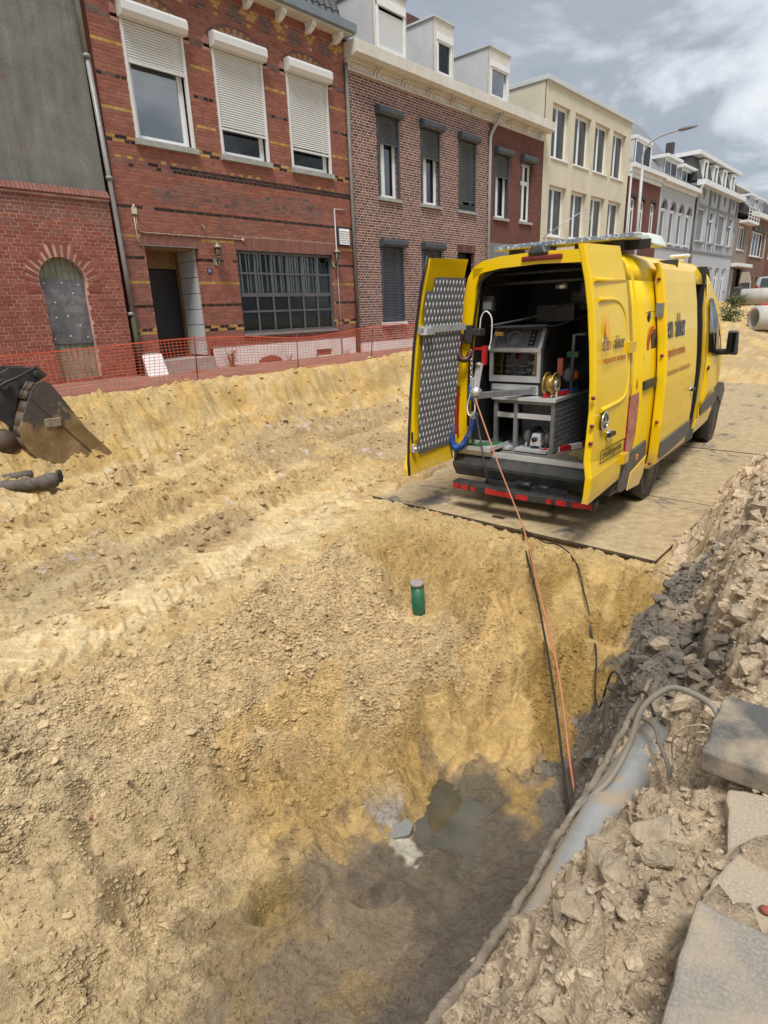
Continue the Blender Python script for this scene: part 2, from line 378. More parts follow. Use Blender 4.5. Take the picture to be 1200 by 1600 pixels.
    def ball(s, c, r, n=8, m=0, sq=(1, 1, 1)):
        vs = []; fs = []
        for i in range(n + 1):
            th = PI * i / n
            for j in range(2 * n):
                g = PI * j / n
                vs.append((c[0] + r * sq[0] * math.sin(th) * math.cos(g), c[1] + r * sq[1] * math.sin(th) * math.sin(g), c[2] + r * sq[2] * math.cos(th)))
        for i in range(n):
            for j in range(2 * n):
                fs.append((i * 2 * n + j, (i + 1) * 2 * n + j, (i + 1) * 2 * n + (j + 1) % (2 * n), i * 2 * n + (j + 1) % (2 * n)))
        return s.add(vs, fs, m, smooth=True)
    def mesh(s, name, mats, off=(0, 0, 0), fix=True):
        me = bpy.data.meshes.new(name)
        V = np.array(s.v, float).reshape(-1, 3) - np.array(off, float)
        me.from_pydata(V.tolist(), [], s.f)
        for mm in (mats if isinstance(mats, (list, tuple)) else [mats]):
            me.materials.append(M[mm] if isinstance(mm, str) else mm)
        if len(s.f) == len(me.polygons):
            me.polygons.foreach_set('material_index', s.m)
            me.polygons.foreach_set('use_smooth', s.sm)
            at = me.attributes.new('tone', 'FLOAT', 'FACE'); at.data.foreach_set('value', s.tone)
        if fix and len(s.f) < 20000:
            import bmesh
            b = bmesh.new(); b.from_mesh(me); bmesh.ops.recalc_face_normals(b, faces=b.faces); b.to_mesh(me); b.free()
        me.update()
        return me
    def build(s, name, mats, parent=None, bevel=0.0, kind=None, label=None, loc=None):
        off = ORG[rootof(parent)] if parent is not None else (loc if loc is not None else (0, 0, 0))
        me = s.mesh(name, mats, off)
        o = bpy.data.objects.new(name, me)
        C.objects.link(o)
        if parent is not None: o.parent = parent
        else: o.location = off
        if bevel:
            md = o.modifiers.new('bevel', 'BEVEL'); md.width = bevel; md.segments = 2; md.limit_method = 'ANGLE'; md.angle_limit = math.radians(40)
        if kind: o['kind'] = kind
        if label: o['label'] = label
        return o
def inst(name, me, parent, loc=(0, 0, 0), rot=(0, 0, 0), scale=(1, 1, 1)):   # shares its mesh
    o = bpy.data.objects.new(name, me); C.objects.link(o)
    o.parent = parent
    o.location = np.array(loc, float) - ORG[rootof(parent)]
    o.rotation_euler = rot; o.scale = scale
    return o
def smooth_path(pts, n=8):                 # Catmull-Rom through the given points
    P = [np.array(p, float) for p in pts]
    P = [2 * P[0] - P[1]] + P + [2 * P[-1] - P[-2]]
    out = []
    for i in range(1, len(P) - 2):
        for k in range(n):
            t = k / n
            out.append(0.5 * (2 * P[i] + (P[i + 1] - P[i - 1]) * t + (2 * P[i - 1] - 5 * P[i] + 4 * P[i + 1] - P[i + 2]) * t * t + (3 * P[i] - P[i - 1] - 3 * P[i + 1] + P[i + 2]) * t ** 3))
    out.append(P[-2])
    return out
def text_mesh(body, size, xscale=1.0, extrude=0.0012, fat=0.0):
    cu = bpy.data.curves.new('lettering', 'FONT'); cu.body = body; cu.size = size; cu.extrude = extrude; cu.resolution_u = 3
    cu.offset = fat
    ob = bpy.data.objects.new('lettering', cu); C.objects.link(ob)
    dg = bpy.context.evaluated_depsgraph_get()
    me = bpy.data.meshes.new_from_object(ob.evaluated_get(dg))
    bpy.data.objects.remove(ob)
    vs = np.zeros(len(me.vertices) * 3); me.vertices.foreach_get('co', vs); vs = vs.reshape(-1, 3)
    fs = [list(p.vertices) for p in me.polygons]
    bpy.data.meshes.remove(me)
    vs[:, 0] *= xscale
    return vs, fs
# ================================================================ ground
def _h(ix, iy, seed):
    n = (ix.astype(np.uint32) * np.uint32(374761393)) ^ (iy.astype(np.uint32) * np.uint32(668265263)) ^ np.uint32((seed * 2246822519) & 0xffffffff)
    n = (n ^ (n >> np.uint32(13))) * np.uint32(1274126177)
    n ^= n >> np.uint32(16)
    n = n * np.uint32(2654435761)
    return n ^ (n >> np.uint32(15))
def h01(ix, iy, seed): return _h(ix, iy, seed).astype(np.float64) / 4294967296.0
def perlin(x, y, seed=0):
    xi = np.floor(x); yi = np.floor(y); fx = x - xi; fy = y - yi
    xi = xi.astype(np.int64); yi = yi.astype(np.int64)
    u = fx * fx * fx * (fx * (fx * 6 - 15) + 10); v = fy * fy * fy * (fy * (fy * 6 - 15) + 10)
    def g(ax, ay, px, py):
        a = h01(ax, ay, seed) * 2 * PI
        return np.cos(a) * px + np.sin(a) * py
    n00 = g(xi, yi, fx, fy); n10 = g(xi + 1, yi, fx - 1, fy); n01 = g(xi, yi + 1, fx, fy - 1); n11 = g(xi + 1, yi + 1, fx - 1, fy - 1)
    a = n00 + u * (n10 - n00); b = n01 + u * (n11 - n01)
    return (a + v * (b - a)) * 1.5
def fbm(x, y, f, octv, seed=0, gain=0.5):
    s = 0; a = 1.0
    for i in range(octv):
        s = s + a * perlin(x * f + 17.3 * i, y * f - 9.1 * i, seed + i); f *= 2.03; a *= gain
    return s
def clods(x, y, cell, prob, seed):
    """rounded, angular-edged lumps lying on the surface, 0..1"""
    X = x / cell; Y = y / cell
    X = X + 0.3 * perlin(x / cell * 1.7, y / cell * 1.7, seed + 50); Y = Y + 0.3 * perlin(x / cell * 1.7 + 40, y / cell * 1.7, seed + 51)
    xi = np.floor(X).astype(np.int64); yi = np.floor(Y).astype(np.int64)
    out = np.zeros_like(x)
    for i in (-1, 0, 1):
        for j in (-1, 0, 1):
            cx = xi + i; cy = yi + j
            px = cx + 0.2 + 0.6 * h01(cx, cy, seed); py = cy + 0.2 + 0.6 * h01(cx, cy, seed + 1)
            r = 0.18 + 0.42 * h01(cx, cy, seed + 2) ** 2
            on = h01(cx, cy, seed + 3) < prob
            d = np.hypot(X - px, Y - py) / r
            hgt = np.where(on, np.clip(1 - d ** 3, 0, 1) * r * 1.5, 0)
            out = np.maximum(out, hgt)
    return out
def cobble(x, y, cell, seed):
    """dense crumbly surface: every cell a blunt lump of its own height, 0..1"""
    X = x / cell + .45 * perlin(x / cell * 1.3, y / cell * 1.3, seed + 50); Y = y / cell + .45 * perlin(x / cell * 1.3 + 40, y / cell * 1.3, seed + 51)
    xi = np.floor(X).astype(np.int64); yi = np.floor(Y).astype(np.int64)
    out = np.zeros_like(x)
    for i in (-1, 0, 1):
        for j in (-1, 0, 1):
            cx = xi + i; cy = yi + j
            px = cx + h01(cx, cy, seed); py = cy + h01(cx, cy, seed + 1); hh = h01(cx, cy, seed + 2)
            an = h01(cx, cy, seed + 3) * PI; ca_ = np.cos(an); sa_ = np.sin(an); dx_ = X - px; dy_ = Y - py
            d = np.sqrt(((dx_ * ca_ + dy_ * sa_) * .8) ** 2 + ((-dx_ * sa_ + dy_ * ca_) * 1.35) ** 2) / (.45 + .5 * hh)
            tiltv = 1 + .5 * (dx_ * np.cos(an * 3) + dy_ * np.sin(an * 3))
            out = np.maximum(out, np.clip(1 - d ** 4, 0, 1) * (.15 + .85 * hh ** 1.5) * tiltv)
    return out
def ss(a, b, x):
    t = np.clip((x - a) / (b - a), 0, 1); return t * t * (3 - 2 * t)
def seq(*parts):
    o = []
    for p in parts:
        if isinstance(p, tuple): a, b, st = p; o += list(np.linspace(a, b, max(2, int(round((b - a) / st))), endpoint=False))
        else: o.append(p)
    return np.array(o, float)
gx = seq(-300, -120, -50, -25, -16, -12.2, (-11.6, -9.9, .1), (-9.9, -8.0, .028), (-8.0, -5.6, .022), (-5.6, -4.4, .0115), (-4.4, -1.5, .0092), (-1.5, -.22, .0072), (-.22, .6, .03), (.6, 3, .2), (3, 14, 1.0), 14, 30, 80, 300)
gy = seq(-300, -60, -14, -6, -3, (-1.6, .1, .12), (.1, .5, .03), (.5, 3.4, .0088), (3.4, 5.5, .0115), (5.5, 9, .033), (9, 18, .09), (18, 45, .4), (45, 95, 1.0), 95, 130, 220, 600)
GX, GY = np.meshgrid(gx, gy)
x, y = GX, GY
xw = x + 0.22 * perlin(x * 0.9, y * 0.9, 3) + 0.09 * perlin(x * 2.7, y * 2.7, 4)
yw = y + 0.22 * perlin(x * 0.9 + 31, y * 0.9, 5) + 0.09 * perlin(x * 2.7 + 31, y * 2.7, 6)
# the dug-out street: high pavement on the far side, cut bank, sand bed, bank and pavement on this side
road = np.interp(xw, [-9.75, -9.42, -9.2, -9.0, -8.72, -8.35, -7.2, -5.5, -4, -1.75], [-1.02, -1.03, -1.0, -1.16, -1.58, -1.84, -2.06, -2.24, -2.28, -2.29])
road = np.where(x < -9.75, -1.02, road)
crest = np.exp(-((xw + 9.1) / .35) ** 2) * (-.05 + 0.20 * ss(8, 14, y) + .12 * ss(14, 18, y)); road = road + crest
toe = np.exp(-((xw + 8.35) / .5) ** 2) * 0.03; road = road + toe
farR = np.interp(xw, [-1.75, -1.45, -1.05, -.7, -.35, 0.5], [-2.29, -2.2, -1.72, -1.42, -1.29, -1.25])
edge_q = ss(-.56, -.68, x) * ss(2.6, 2.2, y)
xs_ = x + 0.05 * perlin(x * 3, y * 3, 8) * (1 - edge_q) + .27 * ss(2.5, 3.4, y)
nearR = np.interp(xs_, [-1.46, -1.10, -.94, -.79, -.725, -.68, -.46, -.36, -.22, -.1], [-3.14, -3.08, -2.6, -2.18, -2.02, -1.94, -1.87, -1.58, -1.34, -1.285])
bury = np.interp(x + 0.02 * perlin(x * 7, y * 7, 9), [-.74, -.69, -.63, -.575, -.53, -.48, -.38, -.24], [-4, -1.99, -1.90, -1.81, -1.735, -1.67, -1.50, -1.33])
nearR = nearR + np.clip(bury - nearR, 0, 1) * ss(1.86, 1.66, y + .10 * perlin(x * 4, y * 4, 10) + .25 * (x + .6))
midtop = np.interp(y, [2.6, 3.4, 4.4, 5.3], [0, .22, .12, 0])
nearR = nearR + midtop * ss(-1.2, -.85, x) * ss(-.1, -.6, x)
farR = np.where(x > -1.75, farR, -9); nearR = np.where(x > -1.75, nearR, -9)
P = ss(5.45, 4.75, y + 0.10 * perlin(x * 2, y * 2, 12))
# pit scooped out of the sand bed
xr = np.interp(y, [-2, 0.7, 2.2, 3.8, 4.6, 5.3], [-4.2, -4.2, -4.0, -4.25, -4.45, -4.6])
tl = (xw - xr) / 2.05
tf = (5.38 - yw + 0.05) / 2.45
tt = -np.log(np.exp(-5 * tl) + np.exp(-5 * tf)) / 5
S = np.clip(tt, 0, 1); S = 0.55 * S + 0.45 * S * S * (3 - 2 * S)
pit = np.where(tt > 0, 0.86 * S, 0)
slopeband = np.clip(S * (1 - S) * 4, 0, 1) * (x < -1.1)
z = np.where(x > -1.75, np.maximum(road, farR), road)
zpit = road - pit
zn = np.maximum(np.where(x < -1.3, zpit, np.minimum(zpit, np.maximum(zpit, -3.14))), nearR)
z = z * (1 - P) + zn * P
inpit = P * ss(0.0, 0.12, tt) * (x < -1.0)
bank = np.where(x > -1.5, ss(-1.32, -1.0, xw), 0)          # clayey soil of the near bank
floor = ss(0.78, 1.0, tt) * P * (x < -1.0)
# large unevenness
und = fbm(x, y, 0.55, 3, 20)
z += und * np.where(x < -9.6, 0, 0.035) * np.where(bank > 0, .6, 1)
lum = fbm(x, y, 2.1, 3, 25)
rid = 1 - np.abs(fbm(x, y, 1.7, 3, 28))
z += slopeband * (0.17 * lum + 0.20 * (rid - .7) - .07 * np.abs(fbm(x * .9 + 5, y * .9, 3.1, 3, 33))) + floor * 0.035 * lum
# spoil ridge between the loose left slope and the scraped hollow
dr = (xw + 2.75) - 0.35 * (y - 2.0)
z += 0.05 * np.exp(-(dr / .22) ** 2) * ss(.9, 1.6, y) * ss(4.0, 3.2, y)
z -= 0.04 * np.exp(-((dr - .5) / .3) ** 2) * ss(1.4, 2.0, y) * ss(4.0, 3.2, y)
# lower left: slumped steps
z += 0.09 * np.exp(-((xw + 2.75 + .25 * y) / .16) ** 2) * ss(1.9, 1.2, y) - 0.10 * np.exp(-((xw + 2.4 + .3 * y) / .2) ** 2) * ss(1.7, 1.0, y)
# wheel tracks of a loader along the sand bed
def polydist(pts):
    P_ = np.array(pts, float); best = np.full(x.shape, 1e9); lat = np.zeros_like(x); along = np.zeros_like(x); acc = 0
    for a, b in zip(P_[:-1], P_[1:]):
        d = b - a; L = np.hypot(*d); d = d / L
        t = np.clip((x - a[0]) * d[0] + (y - a[1]) * d[1], 0, L)
        px = a[0] + t * d[0]; py = a[1] + t * d[1]; q = np.hypot(x - px, y - py)
        sgn = (x - a[0]) * d[1] - (y - a[1]) * d[0]
        w = q < best
        best = np.where(w, q, best); lat = np.where(w, np.sign(sgn) * q, lat); along = np.where(w, acc + t, along); acc += L
    return lat, along
trackmask = np.zeros_like(x); trackside = np.zeros_like(x)
base_tr = [(-5.25, -.6), (-5.35, 1.1), (-5.72, 2.35), (-6.45, 4.4), (-7.15, 7.4), (-7.6, 11), (-7.9, 16), (-8, 24)]
for off, wd, dep, sd in ((0, .27, .05, 1), (-1.15, .25, .045, 2), (.95, .30, .03, 3), (-2.0, .2, .03, 4)):
    lat, al = polydist([(a + off * .95, b + off * .3) for a, b in base_tr])
    lat = lat + .03 * perlin(x * 2, y * 2, 60 + sd)
    inside = ss(wd, wd - .07, np.abs(lat)) * ss(-.3, .6, perlin(al * .5 + sd * 9, al * 0 + sd, 70) + .45)
    lug = np.sin((al + np.abs(lat) * .75) * 2 * PI / .17)
    z += np.where(x > -9, -dep * inside + inside * .030 * np.clip(lug * 1.7, -1, 1) * (1 - .4 * ss(1.5, 3, perlin(x, y, 77) + 2)), 0)
    z += .045 * np.exp(-((np.abs(lat) - wd - .06) / .07) ** 2) * (x > -8.8) * np.clip(.5 + perlin(x * 1.5, y * 1.5, 80 + sd), 0, 1.2)
    trackmask = np.maximum(trackmask, inside); trackside = np.maximum(trackside, np.exp(-((np.abs(lat) - wd - .12) / .16) ** 2))
bed = (1 - P * (tt > 0)) * ss(-8.7, -8.2, x) * ss(-1.5, -1.8, x)
packed = bed * np.exp(-((x - xr - (-0.55)) / .45) ** 2) * ss(6, 5, y)            # smooth driven strip beside the pit
rough = np.clip(1 - packed * 1.1 - trackmask * .8, 0.08, 1)
# smooth scraped patches on the slopes
scr = ss(.02, .26, fbm(x * 1.0 + .5 * y, y * .8 - .3 * x, 1.35, 3, 90)) * (slopeband > .02) * (x < -1.3) * (x > -3.1)
scr = np.clip(scr, 0, 1)
rough = rough * (1 - .9 * scr) * (1 - .6 * ss(.9, 1.05, tt) * P * (x < -1.0))
leftloose = ss(-2.5, -3.0, xw + .35 * (2.0 - y)) * (tt > 0.02) * P * ss(4.3, 3.6, y)
crumb = np.clip(0.35 + leftloose * .6 + bank * .9 + slopeband * .35 + trackside * bed * .8 - floor * .6, 0, 1.4) * rough
crumb = np.where(x < -9.5, 0, crumb) * (1 - .8 * edge_q)
fade = ss(14, 7, np.hypot(x, y))
nearm = ss(9, 4, np.hypot(x, y))
patchy = .55 + .9 * np.clip(fbm(x, y, 1.1, 3, 105) + .35, 0, 1)
z += crumb * patchy * (0.065 * clods(x, y, .19, .35, 101) + 0.058 * cobble(x, y, .10, 111)) + (x > -9.4) * rough * (.35 + crumb * .75) * patchy * (.046 * cobble(x, y, .047, 121) + nearm * .026 * cobble(x, y, .027, 126))
z += np.where(x > -9.5, 1, .1) * rough * (0.026 * fbm(x, y, 6, 4, 130) + 0.008 * fbm(x, y, 26, 2, 140) * fade)
z += bank * (1 - .85 * edge_q) * (0.035 * fbm(x, y, 4.2, 3, 150) + .010 * (1 - 2 * np.abs(perlin(x * 6, y * 6, 155)))) * ss(-.1, -.4, x)
cutface = (x > -9.2) * (x < -8.3)
z += cutface * (.06 * (1 - 2 * np.abs(fbm(x * .6, y * 2.2, 1.0, 3, 160))) + .03 * fbm(x, y, 5, 3, 165)) * ss(-1, .5, y)
# footprints and shovel marks
rng = np.random.RandomState(5)
def dent(cx, cy, ang, L, W, dep, rim=.35):
    i0, i1 = np.searchsorted(gx, [cx - L * 1.6, cx + L * 1.6]); j0, j1 = np.searchsorted(gy, [cy - L * 1.6, cy + L * 1.6])
    X_ = x[j0:j1, i0:i1] - cx; Y_ = y[j0:j1, i0:i1] - cy
    u = (X_ * math.cos(ang) + Y_ * math.sin(ang)) / L; v = (-X_ * math.sin(ang) + Y_ * math.cos(ang)) / W
    d = np.sqrt(u * u + v * v)
    z[j0:j1, i0:i1] += -dep * ss(1.05, .6, d) + dep * rim * np.exp(-((d - 1.22) / .18) ** 2)
for k in range(60):
    cx = rng.uniform(-4.6, -1.6); cy = rng.uniform(.6, 5.2)
    dent(cx, cy, rng.uniform(0, PI), rng.uniform(.11, .17), rng.uniform(.05, .075), rng.uniform(.015, .05))
for k in range(45):
    cx = rng.uniform(-8.4, -2.2); cy = rng.uniform(1, 9)
    dent(cx, cy, rng.uniform(0, PI), rng.uniform(.10, .15), .05, rng.uniform(.01, .03))
for k in range(26):
    cx = rng.uniform(-3.9, -1.7); cy = rng.uniform(2.4, 5.0)
    dent(cx, cy, 1.2 + rng.uniform(-.5, .5), rng.uniform(.14, .30), rng.uniform(.06, .11), rng.uniform(.04, .10), .5)
for cx, cy, an, L, W, dp in ((-3.55, 4.62, .3, .17, .10, .10), (-4.05, 4.45, .9, .22, .13, .09), (-3.75, 3.62, .2, .24, .12, .10), (-4.25, 3.75, 1.2, .14, .08, .06), (-3.2, 2.55, .6, .16, .11, .08), (-2.9, 2.15, 1.0, .2, .1, .07),
                             (-2.15, 1.42, 1.35, .21, .11, .13), (-2.62, 2.0, .1, .24, .13, .11), (-2.55, 3.4, .4, .12, .08, .06), (-3.1, 1.15, .5, .22, .14, .10), (-2.7, .85, 1.8, .18, .12, .12), (-1.62, 4.2, .5, .2, .12, .09), (-1.85, 4.45, .1, .13, .1, .07)):
    dent(cx, cy, an, L, W, dp)
# puddle bowl, sunken joint in the near bank, spade-cut step
z -= .07 * np.exp(-(((xw + 1.82) / .34) ** 2 + ((yw - 2.42) / .26) ** 2)) + .03 * np.exp(-(((xw + 1.3) / .25) ** 2 + ((yw - 2.2) / .4) ** 2))
step = ss(-.60, -.565, x + .02 * perlin(x * 5, y * 5, 170)) * ss(2.3, 2.6, y) * ss(4.2, 3.6, y)
z += .11 * step
z -= .10 * np.exp(-((x + .22 + .05 * perlin(y * 2.2, y * 0 + 3, 180)) / .07) ** 2) * ss(2.0, 1.6, y)      # washed-out gap along the paving
z -= .12 * np.exp(-(((x + .44) / .09) ** 2 + ((y - 2.1) / .25) ** 2))
z -= .12 * np.exp(-((x + 8.25) / .5) ** 2 - ((y - 3.4) / .9) ** 2)
z = np.where(x < -9.9, -1.02 + .006 * fbm(x, y, 1.2, 2, 190), z)
z += np.where((y > 18) & (x > -10.6) & (x < -1.8), np.interp(y, [18.5, 23, 27, 31, 36, 60], [0, .55, 1.22, 1.86, 1.85, 1.4]) * np.exp(-((x + 6.3) / 2.7) ** 2) + .05 * fbm(x, y, .9, 3, 195), 0)
Z = z
def zat(px, py):
    i = int(np.clip(np.searchsorted(gx, px) - 1, 0, len(gx) - 2)); j = int(np.clip(np.searchsorted(gy, py) - 1, 0, len(gy) - 2))
    a = (px - gx[i]) / (gx[i + 1] - gx[i]); b = (py - gy[j]) / (gy[j + 1] - gy[j])
    return float((Z[j, i] * (1 - a) + Z[j, i + 1] * a) * (1 - b) + (Z[j + 1, i] * (1 - a) + Z[j + 1, i + 1] * a) * b)
under = (x > -5.22 + .30 * np.clip(fbm(x * .2, y, 1.1, 3, 260) + .25, 0, 1)) & (x < -1.45 - .22 * np.clip(fbm(x * .2, y, 1.3, 3, 261) + .3, 0, 1)) & (y > 5.40) & (y < 19.4)
z = np.where(under, np.minimum(z, -2.315), z)
z -= .05 * ss(-5.4, -5.2, x) * ss(-1.4, -1.6, x) * np.exp(-((y - 5.36) / .12) ** 2)
gd = np.hypot(x + 3.14, y - 3.86); z = z + (np.minimum(z, -2.74) - z) * ss(.34, .10, gd)
for sx0, sx1, sy0, sy1, sz in ((-.21, .3, .76, 1.16, -1.285), (-.22, .1, 1.38, 1.64, -1.33), (-.17, .2, 1.17, 1.37, -1.32), (-.25, .3, 1.60, 1.98, -1.29)):
    z = np.where((x > sx0) & (x < sx1) & (y > sy0) & (y < sy1), np.minimum(z, sz), z)
Z = z
# soil kinds (their own colour, whatever the light)
def lerp(c, d, t): return c + (np.array(d) - c) * t[..., None]
c_ = np.zeros(x.shape + (3,)) + np.array((.49, .36, .17))
n_a = fbm(x, y, .8, 4, 200); n_b = fbm(x, y, 2.6, 4, 210); n_c = fbm(x, y, .33, 3, 220); n_d = fbm(x, y, 9, 3, 230)
c_ = lerp(c_, (.67, .54, .315), np.clip(packed * .9 + .35 * ss(-.1, .5, n_a) * bed + trackmask * .35, 0, 1))
c_ = lerp(c_, (.40, .25, .085), np.clip(ss(.0, .45, n_b + .3 * n_a) * bed * .55, 0, 1))
gr = np.clip(ss(.05, .35, n_a * .6 + n_c * .9 + .3 * n_b - .05) * bed * (1 - packed) + .55 * trackside * bed * ss(-.1, .3, n_b), 0, 1)
c_ = lerp(c_, (.30, .23, .145), gr * .55)
c_ = lerp(c_, (.56, .55, .52), np.clip(ss(.72, .95, n_b + .35 * n_a) * bed * (x < -5.8) * .45, 0, 1))
c_ = lerp(c_, (.47, .325, .13), cutface * ss(-.3, .4, n_b))
c_ = lerp(c_, (.43, .295, .12), inpit * ss(0, .25, tt))
c_ = lerp(c_, (.36, .235, .075), inpit * ss(-2.9, -2.2, x + .3 * n_b) * ss(2.2, 3.0, y) * .9)
c_ = lerp(c_, (.60, .46, .26), leftloose * .9)
c_ = lerp(c_, (.55, .385, .165), scr * .75)
bankc = np.maximum(bank, ss(-1.68, -1.5, xw) * ss(4.9, 5.4, y) * (x > -1.8))
lowleft = ss(1.55, .9, y + .25 * n_a + .12 * n_b - .25 * (x + 3)) * inpit
c_ = lerp(c_, (.52, .415, .255), lowleft * .75)
n_e = fbm(x, y, 5.5, 4, 235)
fl = np.clip(ss(.87, 1.02, tt + .10 * n_b + .07 * n_e) * inpit, 0, 1)
c_ = lerp(c_, (.25, .195, .128), fl)
wet = np.clip(np.exp(-(((xw + 1.5) / .50) ** 2 + ((yw - 2.35) / .50) ** 2)) * 1.2 + .45 * n_b * floor, 0, 1) * ss(.8, 1.0, tt) * (x < -1.0)
wet = ss(.30, .62, wet + .12 * fbm(x, y, 6.5, 4, 236) * P)
c_ = lerp(c_, (.31, .22, .11), fl * ss(.1, .45, n_b + .4 * n_e) * .7)
c_ = lerp(c_, (.125, .108, .084), wet * .8)
c_ = lerp(c_, (.30, .21, .075), np.exp(-(((xw + 2.12) / .16) ** 2 + ((yw - 1.42) / .2) ** 2)) * .9)
c_ = lerp(c_, (.56, .45, .315), bankc)
c_ = lerp(c_, (.38, .295, .195), bankc * ss(-.1, .4, n_b) * .6)
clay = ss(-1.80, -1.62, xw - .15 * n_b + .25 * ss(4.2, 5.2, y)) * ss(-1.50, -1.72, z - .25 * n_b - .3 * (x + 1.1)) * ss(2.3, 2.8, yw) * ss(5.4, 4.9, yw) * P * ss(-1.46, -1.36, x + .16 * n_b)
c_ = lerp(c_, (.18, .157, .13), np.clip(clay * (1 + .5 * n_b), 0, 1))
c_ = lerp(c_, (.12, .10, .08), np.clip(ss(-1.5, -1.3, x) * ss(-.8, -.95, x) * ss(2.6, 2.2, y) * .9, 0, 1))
pale = ss(.30, .42, np.exp(-(((x + 2.17) / .17) ** 2 + ((y - 2.28) / .12) ** 2)) + .25 * n_d) * .9
c_ = lerp(c_, (.36, .36, .36), np.clip(pale * floor, 0, 1) * (x < -1.9))
foam = ss(.35, .6, np.exp(-(((x + 1.86) / .1) ** 2 + ((y - 2.14) / .11) ** 2)) + .35 * n_d)
c_ = lerp(c_, (.60, .56, .45), foam * .9)
c_ *= (1 + .10 * n_d + .08 * n_b)[..., None]
paver = (x < -9.55)
c_ = np.where(paver[..., None], np.array((.26, .155, .12)) * (1 + .15 * n_b)[..., None], c_)
nearpav = np.clip(ss(-.12, .25, x), 0, 1); c_ = lerp(c_, (.34, .29, .22), nearpav)
c_ = c_ * np.where(fl > .3, 1.0, 1.12)[..., None]
c_ = np.clip(c_, .02, .9)
wetv = np.clip(wet + .35 * fl + .25 * clay, 0, 1)
ny, nx = x.shape
me = bpy.data.meshes.new('ground')
me.vertices.add(nx * ny)
# crumbly sideways shove so that steep faces do not look like a stretched sheet
shx = (bank + slopeband * .4) * .012 * fbm(x + z * 1.3, y + z * .9, 6.5, 3, 240) * (np.hypot(x, y) < 9); shy = (bank + slopeband * .4) * .012 * fbm(x - z, y + z * 1.7, 6.5, 3, 250) * (np.hypot(x, y) < 9)
co = np.stack([x + shx, y + shy, z], -1).reshape(-1, 3).astype(np.float32)
me.vertices.foreach_set('co', co.ravel())
idx = np.arange(nx * ny).reshape(ny, nx)
q = np.stack([idx[:-1, :-1], idx[:-1, 1:], idx[1:, 1:], idx[1:, :-1]], -1).reshape(-1, 4)
me.loops.add(q.size); me.loops.foreach_set('vertex_index', q.ravel().astype(np.int32))
me.polygons.add(len(q)); me.polygons.foreach_set('loop_start', np.arange(0, q.size, 4, dtype=np.int32))
me.polygons.foreach_set('use_smooth', np.ones(len(q), bool))
ca = me.attributes.new('soil', 'FLOAT_COLOR', 'POINT')
ca.data.foreach_set('color', np.concatenate([c_, wetv[..., None]], -1).reshape(-1).astype(np.float32))
me.update(calc_edges=True)
def mat_soil():
    s = NT('soil'); v = s.coord()
    a = s.n('ShaderNodeAttribute', attribute_name='soil')
    g = s.noise(v, 130, 5, 0.7)
    g2 = s.noise(v, 28, 6, 0.68)
    g3 = s.noise(v, 5.5, 7, 0.66)
    cc = s.mix(0.85, a.outputs['Color'], s.ramp(g, [(0.28, (0.72, 0.70, 0.67)), (0.5, (1.04, 1.04, 1.04)), (0.75, (1.32, 1.3, 1.28))]), 'MULTIPLY')
    cc = s.mix(0.85, cc, s.ramp(g2, [(0.3, (0.78, 0.75, 0.71)), (0.65, (1.18, 1.18, 1.18))]), 'MULTIPLY')
    cc = s.mix(0.8, cc, s.ramp(g3, [(0.3, (0.82, 0.80, 0.78)), (0.68, (1.16, 1.16, 1.16))]), 'MULTIPLY')
    s.col(cc)
    r = s.n('ShaderNodeMapRange', {'From Min': 0, 'From Max': 1, 'To Min': 0.95, 'To Max': 0.24}); s.l(a.outputs['Alpha'], r.inputs[0]); s.l(r.outputs[0], s.b.inputs['Roughness'])
    s.set(Specular_IOR_Level=0.3)
    h = s.n('ShaderNodeMath', operation='ADD'); m1 = s.n('ShaderNodeMath', operation='MULTIPLY'); m1.inputs[1].default_value = 2.2
    s.l(g2, m1.inputs[0]); s.l(m1.outputs[0], h.inputs[0]); s.l(g, h.inputs[1])
    s.bump(h.outputs[0], 0.8, 0.02)
    return s.m
M['soil'] = mat_soil()
me.materials.append(M['soil'])
ground = bpy.data.objects.new('ground', me); C.objects.link(ground); ground['kind'] = 'structure'
# standing water in the pit
w_ = MB(); _q = Z[np.ix_((gy > 2.1) & (gy < 2.75), (gx > -2.2) & (gx < -1.45))]; W0 = float(np.percentile(_q, 40))
pts = [(-1.85 + .52 * math.cos(a) * (1 + .15 * math.sin(3 * a)), 2.42 + .42 * math.sin(a) * (1 + .12 * math.cos(2 * a)), W0) for a in np.linspace(0, 2 * PI, 40)[:-1]]
w_.add(pts, [tuple(range(len(pts)))])
def mat_puddle():
    s = NT('puddle'); v = s.coord()
    s.col(s.ramp(s.noise(v, 6, 4), [(0.3, (0.06, 0.05, 0.03)), (0.7, (0.105, 0.088, 0.054))])); s.set(Roughness=0.025, Specular_IOR_Level=1.0)
    s.bump(s.noise(v, 18, 2), 0.03, 0.01); return s.m
M['puddle'] = mat_puddle()
pud = w_.build('water', 'puddle'); pud['kind'] = 'structure'
